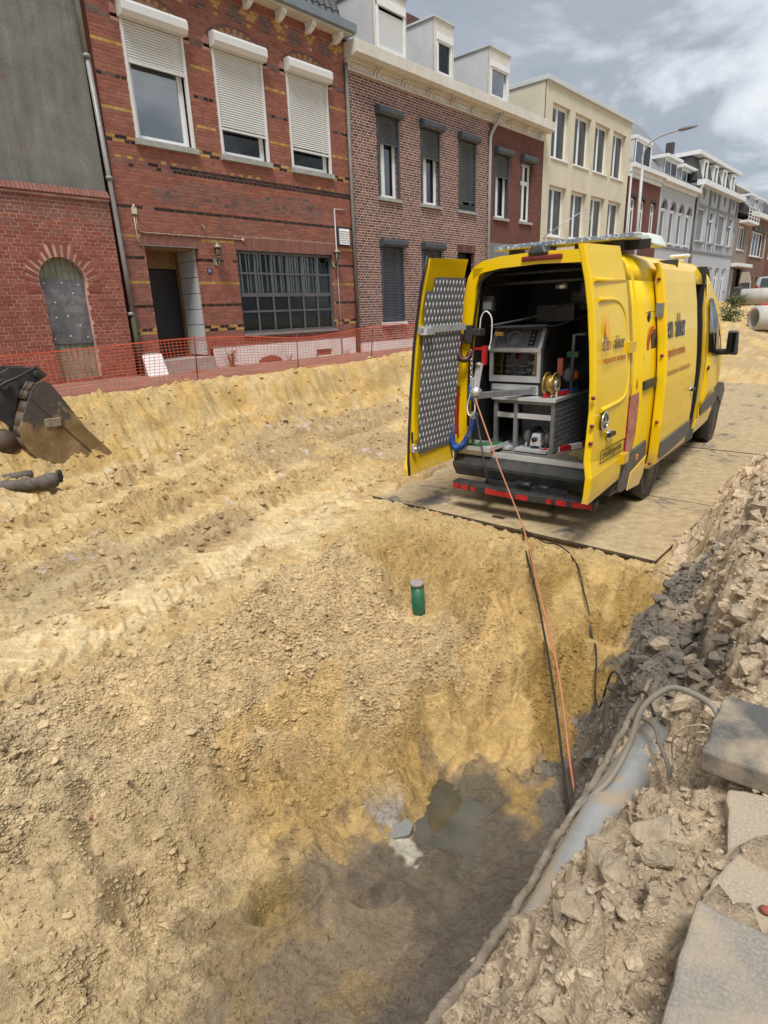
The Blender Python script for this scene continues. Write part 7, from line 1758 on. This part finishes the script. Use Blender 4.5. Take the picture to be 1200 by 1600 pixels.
slab((.0, 1.265, -1.27), math.radians(-10), (.02, -.06), 'slab_sand', 'sand covered slab piece between the grey slab and the broken one', L=.30, W=.17, seed=4, T=.05)
slab((.20, 1.78, -1.21), math.radians(3), (0, 0), 'slab_dark', 'dark paving slab right behind the overhanging one, at the frame edge', seed=5)
M['clay_lump_mat'] = mk('clay_lump_mat', (.40, .32, .22), .95, var=.28, scale=16, bump=1.0, bscale=45, spec=.2)
# big clay lumps on the bank, each one pushable
rr_ = random.Random(12)
lumps = [(-.43, 1.32, .085), (-.36, 1.20, .065), (-.33, 1.42, .06), (-.40, 1.10, .06), (-.50, 1.25, .05), (-.28, 1.30, .05), (-.46, 1.52, .06), (-.30, 1.08, .05), (-.36, 1.60, .055), (-.52, 1.05, .045), (-.24, 1.14, .04), (-.80, 3.0, .07), (-.60, 2.9, .06), (-.72, 3.5, .08), (-.5, 3.3, .06), (-.42, 2.75, .07), (-.9, 4.2, .07), (-.66, 4.5, .09), (-.25, 2.4, .06), (-.15, 2.7, .07), (-.36, .98, .05), (-.46, .90, .04)]
for i, (lx, ly, r_) in enumerate(lumps):
    b = MB(); n = 7; sq = (rr_.uniform(.8, 1.3), rr_.uniform(.8, 1.3), rr_.uniform(.55, .8)); b.ball((0, 0, 0), r_, n, sq=sq)
    pl_ = [np.array((rr_.gauss(0, 1), rr_.gauss(0, 1), rr_.gauss(0, 1))) for _ in range(13)]; pl_ = [p / np.linalg.norm(p) for p in pl_]; cut = [r_ * rr_.uniform(.42, .72) for _ in pl_]
    nv = []
    for v in b.v:
        v = np.array(v)
        for p, c3 in zip(pl_, cut):
            d = v @ p - c3
            if d > 0: v = v - p * d * .92
        nv.append(tuple(v + np.array([rr_.uniform(-1, 1) for _ in range(3)]) * r_ * .05))
    b.v = nv; b.sm = [False] * len(b.sm)
    o = b.build('clay_lump', 'clay_lump_mat' if 'clay_lump_mat' in M else 'muddy', loc=(0, 0, 0)); o.location = (lx, ly, zat(lx, ly) + r_ * .10); o.rotation_euler = (0, 0, rr_.uniform(0, 6)); tag(o, 'crumbly clay lump on the sandy bank beside the pit', 'clay lump', 'clay lumps on the bank')
b = MB(); b.hexa([(-.05, -.03, -.02), (.05, -.025, -.02), (.045, .03, -.02), (-.04, .028, -.02)], [(-.045, -.022, .018), (.04, -.02, .022), (.035, .022, .02), (-.035, .024, .014)])
o = tag(b.build('brick_piece', 'brick_red', bevel=.004), 'small orange brick fragment lying on the loose sand at lower left', 'brick'); o.location = (-3.15, .86, zat(-3.15, .86) + .012); o.scale = (.6, .6, .6); o.rotation_euler = (.2, .1, .8)
b = MB(); b.ball((0, 0, 0), .011, 6, sq=(1.2, .9, .8)); o = tag(b.build('red_pebble', 'brick_old'), 'dark red pebble in the sandy slab piece near the grey slab', 'pebble'); o.location = (-.045, 1.235, -1.262)
# orange barrier net on thin posts
net = thing('barrier_net', 'orange plastic barrier net strung along the pavement before the houses', 'barrier', (-9.4, 6, -1.02))
npth = smooth_path([(-9.42, -1.0, 0), (-9.40, 2.0, 0), (-9.40, 4.5, 0), (-9.38, 7.0, 0), (-9.40, 10.0, 0), (-9.45, 13.5, 0), (-9.6, 18, 0)], 40)
Q = np.array(npth); seg = np.r_[0, np.cumsum(np.linalg.norm(np.diff(Q, axis=0), axis=1))]; tot = seg[-1]
def npos(s_, h):
    xx = np.interp(s_, seg, Q[:, 0]); yy = np.interp(s_, seg, Q[:, 1])
    top_ = -.33 + .06 * np.sin(s_ * 1.15 + .6) - .05 * abs(np.sin(s_ * .8)) ; bot = -1.06
    return (xx + .05 * np.sin(s_ * 2.1 + h * 2) * (.4 + h) + .02 * np.sin(s_ * 7 + h * 5), yy, bot + (top_ - bot) * h)
b = MB(); rows_ = 16; ds = .075; ncol = int(tot / ds)
G = np.array([[npos(j * ds, i / (rows_ - 1)) for j in range(ncol)] for i in range(rows_)])
V = []; F = []
def ribbon(line, w, tkn):
    global V, F
    L_ = np.array(line); n0 = len(V); k = len(L_)
    T = np.gradient(L_, axis=0); T /= np.linalg.norm(T, axis=1)[:, None]; nx_ = np.array((1.0, 0, 0)); sd_ = np.cross(T, nx_); sd_ /= np.linalg.norm(sd_, axis=1)[:, None]
    for a, c3 in ((1, 1), (1, -1), (-1, -1), (-1, 1)): V.append(L_ + sd_ * w / 2 * a + nx_ * tkn / 2 * c3)
    base = sum(len(q) for q in V[:-4])
    for q in range(4):
        p0 = base + q * k; p1 = base + ((q + 1) % 4) * k
        for i in range(k - 1): F.append((p0 + i, p0 + i + 1, p1 + i + 1, p1 + i))
for i in range(rows_): ribbon(G[i], .018 if i in (0, rows_ - 1) else .0075, .003)
for j in range(ncol): ribbon(G[:, j], .005, .003)
b.add(np.concatenate(V), F)
b.build('netting', 'net', net, kind='stuff')
for yy, lean in ((5.72, .0), (1.2, .03), (10.15, .02), (14.2, -.02), (8.0, -.01), (17.2, 0)):
    MB().tube([(-9.42, yy - .02, zat(-9.42, yy) - .1), (-9.41 + lean, yy + .02 + lean, -.27)], .011, 6).build('post', mk('rebar', (.12, .045, .03), .8, var=.4), net)
# white board behind the net, weeds at the plinth
b = MB(); b.hexa([(-10.98, 5.62, -1.02), (-10.93, 5.62, -1.02), (-10.93, 6.02, -1.02), (-10.98, 6.02, -1.02)], [(-11.12, 5.62, -.62), (-11.07, 5.62, -.62), (-11.07, 6.0, -.62), (-11.12, 6.0, -.62)])
tag(b.build('foam_board', 'polystyrene', loc=(-11, 5.8, -1.02), bevel=.006), 'white foam board leaning behind the orange net beside the doorway', 'board')
def weed(x_, y_, r_, h, mat, label, n=60, seed=1, z0=-1.02):
    rr2 = random.Random(seed); t = thing('weed', label, 'plant', (x_, y_, z0))
    st = MB(); lf = MB()
    for i in range(max(5, n // 6)):
        a = rr2.uniform(0, 2 * PI); q = r_ * rr2.random(); tip = (x_ + q * math.cos(a), y_ + q * math.sin(a), z0 + h * rr2.uniform(.5, 1)); ba = (x_ + .2 * q * math.cos(a), y_ + .2 * q * math.sin(a), z0 - .02)
        st.tube(smooth_path([ba, tuple((np.array(ba) + tip) / 2 + np.array((0, 0, .1 * h))), tip], 4), .004 + .004 * h, 4)
        for k in range(6):
            f = rr2.uniform(.3, 1); c3 = np.array(ba) * (1 - f) + np.array(tip) * f; L_ = h * rr2.uniform(.10, .22); an = rr2.uniform(0, 2 * PI); d = np.array((math.cos(an), math.sin(an), rr2.uniform(-.3, .6))); w = np.cross(d, (0, 0, 1)); w = w / np.linalg.norm(w) * L_ * .28
            lf.add([c3, c3 + d * L_ * .5 + w, c3 + d * L_, c3 + d * L_ * .5 - w], [(0, 1, 2, 3)])
    st.build('stem', mat, t); lf.build('leaves', mat, t, kind='stuff'); return t
weed(-11.3, 7.72, .20, .42, 'dry_weed', 'dry bushy weed growing at the corner of the white plinth', 90, 2)
weed(-11.32, 9.35, .22, .16, 'dry_weed', 'low dry weed beneath the shop window', 50, 3)
weed(-11.32, 11.25, .16, .18, 'dry_weed', 'small dry weed at the foot of the thin gas pipe', 40, 4)
weed(-11.3, 10.2, .2, .14, 'dry_weed', 'flat weed in front of the plinth vent', 40, 6)
weed(-10.8, 6.5, .5, .10, 'dry_weed', 'flattened dry weeds in front of the doorway', 60, 7)
def mat_bucket():
    s = NT('bucket_steel'); v = s.coord(); sx = s.n('ShaderNodeSeparateXYZ'); s.l(v, sx.inputs[0])
    n = s.noise(v, 3.5, 7, .65, .5); f = s.noise(v, 22, 6, .7)
    ad = s.n('ShaderNodeMath', operation='MULTIPLY_ADD'); s.l(n, ad.inputs[0]); ad.inputs[1].default_value = -1.1; s.l(sx.outputs['Z'], ad.inputs[2])
    k = s.ramp(ad.outputs[0], [(0.0, (1, 1, 1)), (0.12, (0, 0, 0))])
    steel = s.ramp(f, [(.3, (.045, .036, .032)), (.7, (.085, .07, .06))]); mud = s.ramp(n, [(.3, (.12, .065, .02)), (.5, (.20, .125, .05)), (.7, (.30, .22, .12))])
    s.col(s.mix(k, steel, mud)); s.set(Roughness=.75); s.bump(f, .35, .01); return s.m
M['bucket_steel'] = mat_bucket()
M['bundle_mud'] = mk('bundle_mud', (.11, .09, .075), .7, var=.4, scale=14, bump=.6, bscale=30)
# excavator bucket and its hitch at the left edge
bk = thing('excavator_bucket', 'rusty excavator bucket with black hitch resting in the sand', 'bucket', (-9.0, 3.0, -1.8))
Z0b = zat(-8.4, 3.3)
out = [(2.72, -.80), (2.80, -.71), (2.89, -.68), (2.97, -.73), (3.04, -.85), (3.14, -1.04), (3.31, -1.37), (3.66, -1.84), (3.36, -1.86), (2.99, -1.82), (2.80, -1.74), (2.65, -1.68), (2.54, -1.53), (2.50, -1.36), (2.51, -1.22), (2.59, -1.05), (2.67, -.90)]
for xs in (-8.42, -9.62):
    b = MB(); b.prism([(xs - .015, yy, zv) for yy, zv in out], (.03, 0, 0)); so = b.build('side_plate', 'bucket_steel' if 'bucket_steel' in M else 'rust_steel', bk, bevel=.006)
    if xs > -9:
        MB().bar((xs + .022, 2.71, -.88), (xs + .022, 3.36, -1.76), .02, .012, (1, 0, 0)).build('weld_rib', 'rust_steel', bk)
        b = MB(); b.box(xs + .015, xs + .04, 2.80, 3.0, -1.28, -1.16); b.build('wear_block', 'bucket_mud' if 'bucket_mud' in M else 'muddy', bk, bevel=.02)
back = [q for q in out[8:]] + [out[0], out[1]]
b = MB(); inn = .025
for a, c in zip(back[:-1], back[1:]):
    b.add([(-8.43, *a), (-8.43, *c), (-9.61, *c), (-9.61, *a)], [(0, 1, 2, 3)], smooth=True)
so = b.build('shell', 'rust_steel', bk); md = so.modifiers.new('s', 'SOLIDIFY'); md.thickness = .03; md.offset = -1
b = MB(); 
for xs in (-8.72, -9.3): b.prism([(xs, yy, zv) for yy, zv in [(2.30, -1.05), (2.42, -.60), (2.62, -.50), (2.95, -.53), (3.05, -.64), (2.90, -.72), (2.70, -.74), (2.62, -.95), (2.5, -1.25)]], (.06, 0, 0))
b.tube([(-9.4, 2.50, -.70), (-8.6, 2.50, -.70)], .07, 12); b.tube([(-9.4, 2.92, -.62), (-8.6, 2.92, -.62)], .05, 12); b.build('hitch', 'black_plastic', bk, bevel=.01)
b = MB(); b.tube(smooth_path([(-8.62, 2.2, -.9), (-8.55, 2.45, -.70), (-8.52, 2.65, -.62), (-8.56, 2.9, -.52)]), .02, 6); b.build('hydraulic_hose', 'cable_black', bk)
MB().lathe((-9.35, 2.38, -1.42), (1, 0, 0), [(.16, 0), (.16, .72)], 20).build('roll_tube', 'rust_steel', bk)
b = MB(); b.prism([(-9.3, yy, zv) for yy, zv in [(1.5, -.2), (1.9, -.2), (2.45, -.6), (2.45, -.85), (2.2, -.95), (1.5, -.7)]], (.4, 0, 0)); b.build('stick_end', 'alu_dark', bk, bevel=.02)
# dark wrapped bundle in the sand
t = thing('dark_bundle', 'dark muddy bundle of torn plastic lying in the sand below the bucket', 'debris', (-7.9, 2.2, zat(-7.9, 2.2)))
zb_ = zat(-7.9, 2.2) + .05
b = MB(); b.tube(smooth_path([(-8.2, 1.3, zb_ - .02), (-8.05, 1.9, zb_ + .03), (-7.92, 2.3, zb_ + .02), (-7.85, 2.62, zb_ + .02)]), np.interp(np.linspace(0, 1, 25), [0, .4, .7, 1], [.06, .07, .075, .09]), 9); b.v = [tuple(np.array(v) + np.array([rr_.uniform(-.016, .016) for _ in range(3)])) for v in b.v]; b.build('wrap', 'bundle_mud' if 'bundle_mud' in M else 'muddy', t)
b = MB(); b.ball((-7.86, 2.66, zb_ + .05), .08, 6, sq=(.6, .5, 1)); b.v = [tuple(np.array(v) + np.array([rr_.uniform(-.015, .015) for _ in range(3)])) for v in b.v]; b.build('torn_end', 'black_plastic', t)
b = MB(); b.tube([(-8.35, 2.05, zb_ + .06), (-8.15, 2.45, zb_ + .08)], .05, 8); b.v = [tuple(np.array(v) + np.array([rr_.uniform(-.01, .01) for _ in range(3)])) for v in b.v]; b.build('wrap', 'bundle_mud' if 'bundle_mud' in M else 'muddy', t)
# street lamp
lp = thing('street_lamp', 'grey street lamp with a curved arm before the far houses', 'lamp', (-9.2, 24.95, GZ))
MB().tube([(-9.2, 24.95, GZ), (-9.2, 24.92, 2.4), (-9.2, 24.86, 4.7)], .055, 12).build('pole', 'pvc_grey', lp)
arm = smooth_path([(-9.2, 24.86, 4.65), (-9.24, 24.9, 5.02), (-9.10, 24.92, 5.36), (-8.74, 24.95, 5.55), (-8.3, 24.95, 5.62), (-8.0, 24.95, 5.645)])
MB().tube(arm, .032, 8).build('arm', 'pvc_grey', lp)
b = MB(); b.tube(smooth_path([(-8.1, 24.95, 5.64), (-7.9, 24.95, 5.645), (-7.65, 24.95, 5.65), (-7.46, 24.95, 5.655)]), np.interp(np.linspace(0, 1, 25), [0, .2, .6, 1], [.035, .065, .06, .02]), 10); b.build('lamp_head', mk('lamp_head', (.2, .19, .2), .4), lp)
# concrete pipes, car, bushes and odds and ends up the street
def cpipe(c, ang, L, R, label):
    t = thing('concrete_pipe', label, 'pipe', (c[0], c[1], c[2] - R), ang, 'concrete sewer pipes up the street', org=(0, 0, -R))
    MB().lathe((0, 0, 0), (0, 1, 0), [(R * .76, 0), (R, 0), (R, L), (R * .76, L), (R * .76, 0)], 32, caps=False).build('pipe', 'concrete', t); return t
def cpipe(c, ang, L, R, label):
    t = thing('concrete_pipe', label, 'pipe', (c[0], c[1], c[2] - R), ang, 'concrete sewer pipes up the street', org=(0, 0, -R))
    MB().lathe((0, 0, 0), (0, 1, 0), [(R * .76, 0), (R, 0), (R, L), (R * .76, L), (R * .76, 0)], 32, caps=False).build('pipe', 'concrete', t); return t
cpipe((-5.30, 27.0, zat(-5.2, 27.1) + .42), math.radians(-50), 2.4, .45, 'pale concrete sewer pipe with its open end facing the van')
cpipe((-6.75, 31.2, zat(-6.4, 31.2) + .33), math.radians(-82), 4.0, .36, 'farther concrete sewer pipe lying crosswise in front of the grey car')
car = thing('parked_car', 'grey van-like car parked far up the street behind the concrete pipes', 'car', (-7.2, 41.5, -.4), 0)
cz = lambda zv: -.36 + (zv + 1.1) * .77
b = MB(); b.prism([(-8.05, yy - 2, cz(zv)) for yy, zv in [(42, -1.1), (42, .1), (42.3, .75), (44.6, .85), (45.4, .1), (46.3, -.1), (46.4, -1.1)]], (1.75, 0, 0)); b.build('body', 'car_grey', car, bevel=.12)
b = MB(); b.prism([(-7.8, 39.99 + (.25 * (zv - .1) / .6), cz(zv)) for zv in (.1, .65)] + [(-6.6, 39.99 + (.25 * (zv - .1) / .6), cz(zv)) for zv in (.65, .1)], (0, -.02, 0)); b.build('window', 'glass_sky', car)
for x_ in (-8.0, -6.4):
    for yy in (40.9, 43.5): MB().lathe((x_ - .1, yy, -.36), (1, 0, 0), [(.30, 0), (.30, .2)], 16).build('wheel', 'tyre', car)
    MB().box(x_ - .02, x_ + .12, 39.96, 39.99, cz(-.3), cz(.2)).build('tail_light', 'red_plastic', car)
def bush(x_, y_, r_, h, label, seed, dens=500):
    rr2 = np.random.RandomState(seed); z0 = zat(x_, y_); t = thing('bush', label, 'bush', (x_, y_, z0))
    b = MB(); 
    for k in range(6):
        a = k * 1.05; b.tube([(x_, y_, z0 - .05), (x_ + .5 * r_ * math.cos(a), y_ + .5 * r_ * math.sin(a), z0 + h * .7)], .012, 4)
    b.build('stem', 'dry_weed', t)
    V_ = []; F_ = []
    cl_ = rr2.uniform(-1, 1, (9, 3)) * np.array((r_ * .7, r_ * .7, h * .35)) + np.array((x_, y_, z0 + h * .5))
    for i in range(dens):
        c3 = cl_[rr2.randint(9)] + rr2.normal(0, .33 * r_, 3) * np.array((1, 1, .7)); c3[2] = max(c3[2], z0)
        d = rr2.normal(0, 1, 3); d /= np.linalg.norm(d); w = np.cross(d, rr2.normal(0, 1, 3)); w /= np.linalg.norm(w); s_ = rr2.uniform(.04, .09) * (r_ / .5)
        n0 = len(V_); V_ += [c3, c3 + d * s_ + w * s_ * .4, c3 + d * 2 * s_, c3 + d * s_ - w * s_ * .4]; F_.append((n0, n0 + 1, n0 + 2, n0 + 3))
    b = MB(); b.add(V_, F_); b.build('leaves', 'foliage', t, kind='stuff')
bush(-6.25, 27.6, .42, .55, 'low green bush left of the near concrete pipe', 1)
bush(-6.75, 30.7, .42, .6, 'darker green bush in front of the farther concrete pipe', 2)
zr = zat(-5.6, 29.0)
b = MB(); b.hexa([(-6.0, 28.7, zr), (-4.9, 28.7, zr), (-4.9, 29.4, zr), (-6.0, 29.4, zr)], [(-5.8, 28.8, zr + .34), (-5.0, 28.8, zr + .42), (-5.0, 29.3, zr + .42), (-5.8, 29.3, zr + .34)]); b.hexa([(-5.6, 28.85, zr + .36), (-5.1, 28.85, zr + .36), (-5.1, 29.2, zr + .36), (-5.6, 29.2, zr + .36)], [(-5.5, 28.9, zr + .52), (-5.2, 28.9, zr + .55), (-5.2, 29.15, zr + .55), (-5.5, 29.15, zr + .52)])
t = tag(b.build('red_machine', 'red_plastic', loc=(-5.5, 29, zr), bevel=.05), 'low red machine half hidden between the two concrete pipes', 'machine')
sx_, sy_, sz_ = -7.3, 33.4, zat(-7.3, 33.4)
sc2 = thing('parked_scooter', 'dark scooter with white windshield standing left of the farther concrete pipe', 'scooter', (sx_, sy_, sz_))
b = MB(); b.prism([(sx_ - .15, sy_ + yy, sz_ + zv) for yy, zv in [(-.8, .28), (-.7, .82), (0, .87), (.3, .47), (.7, .82), (.75, 1.07), (.85, 1.07), (.9, .32)]], (.3, 0, 0)); b.build('body', 'black_plastic', sc2, bevel=.04)
b = MB(); b.hexa([(sx_ - .25, sy_ + .75, sz_ + 1.02), (sx_ + .25, sy_ + .75, sz_ + 1.02), (sx_ + .25, sy_ + .8, sz_ + 1.02), (sx_ - .25, sy_ + .8, sz_ + 1.02)], [(sx_ - .15, sy_ + .55, sz_ + 1.5), (sx_ + .15, sy_ + .55, sz_ + 1.5), (sx_ + .15, sy_ + .6, sz_ + 1.5), (sx_ - .15, sy_ + .6, sz_ + 1.5)]); b.build('windshield', 'white_plastic', sc2)
for yy in (-.6, .8): MB().lathe((sx_ - .06, sy_ + yy, sz_ + .25), (1, 0, 0), [(.24, 0), (.24, .12)], 14).build('wheel', 'tyre', sc2)
# flat broken piece of concrete at the puddle
zf = zat(-1.97, 2.2) + .004
b = MB(); b.prism([(-2.11, 2.121, zf), (-2.065, 2.238, zf + .006), (-1.98, 2.30, zf + .012), (-1.925, 2.29, zf + .01), (-1.90, 2.22, zf + .006), (-1.96, 2.14, zf), (-2.04, 2.10, zf - .004)], (0, 0, .022))
tag(b.build('slab_fragment', mk('wet_concrete', (.22, .22, .21), .45, var=.2, scale=9, bump=.4, bscale=50, dirt=(.14, .12, .09), dirt_amt=.6, dscale=7), loc=(-2, 2.2, zf), bevel=.004), 'flat pale grey broken piece of concrete at the edge of the muddy puddle', 'debris')
# orange barrier continues up the street beyond the van
b = MB(); z1 = -1.05
rows2 = [[(-9.5 + .05 * math.sin(j * .7), 25 + j * .4, z1 + .1 * i + .02 * math.sin(j)) for j in range(32)] for i in range(9)]
for rw in rows2: b.tube(rw, .02, 4)
for j in range(32): b.tube([rows2[0][j], rows2[-1][j]], .012, 4)
t = thing('barrier_net', 'short orange barrier net up the street behind the bush', 'barrier', (-9.5, 31, -1.05)); b.build('netting', 'net', t, kind='stuff')
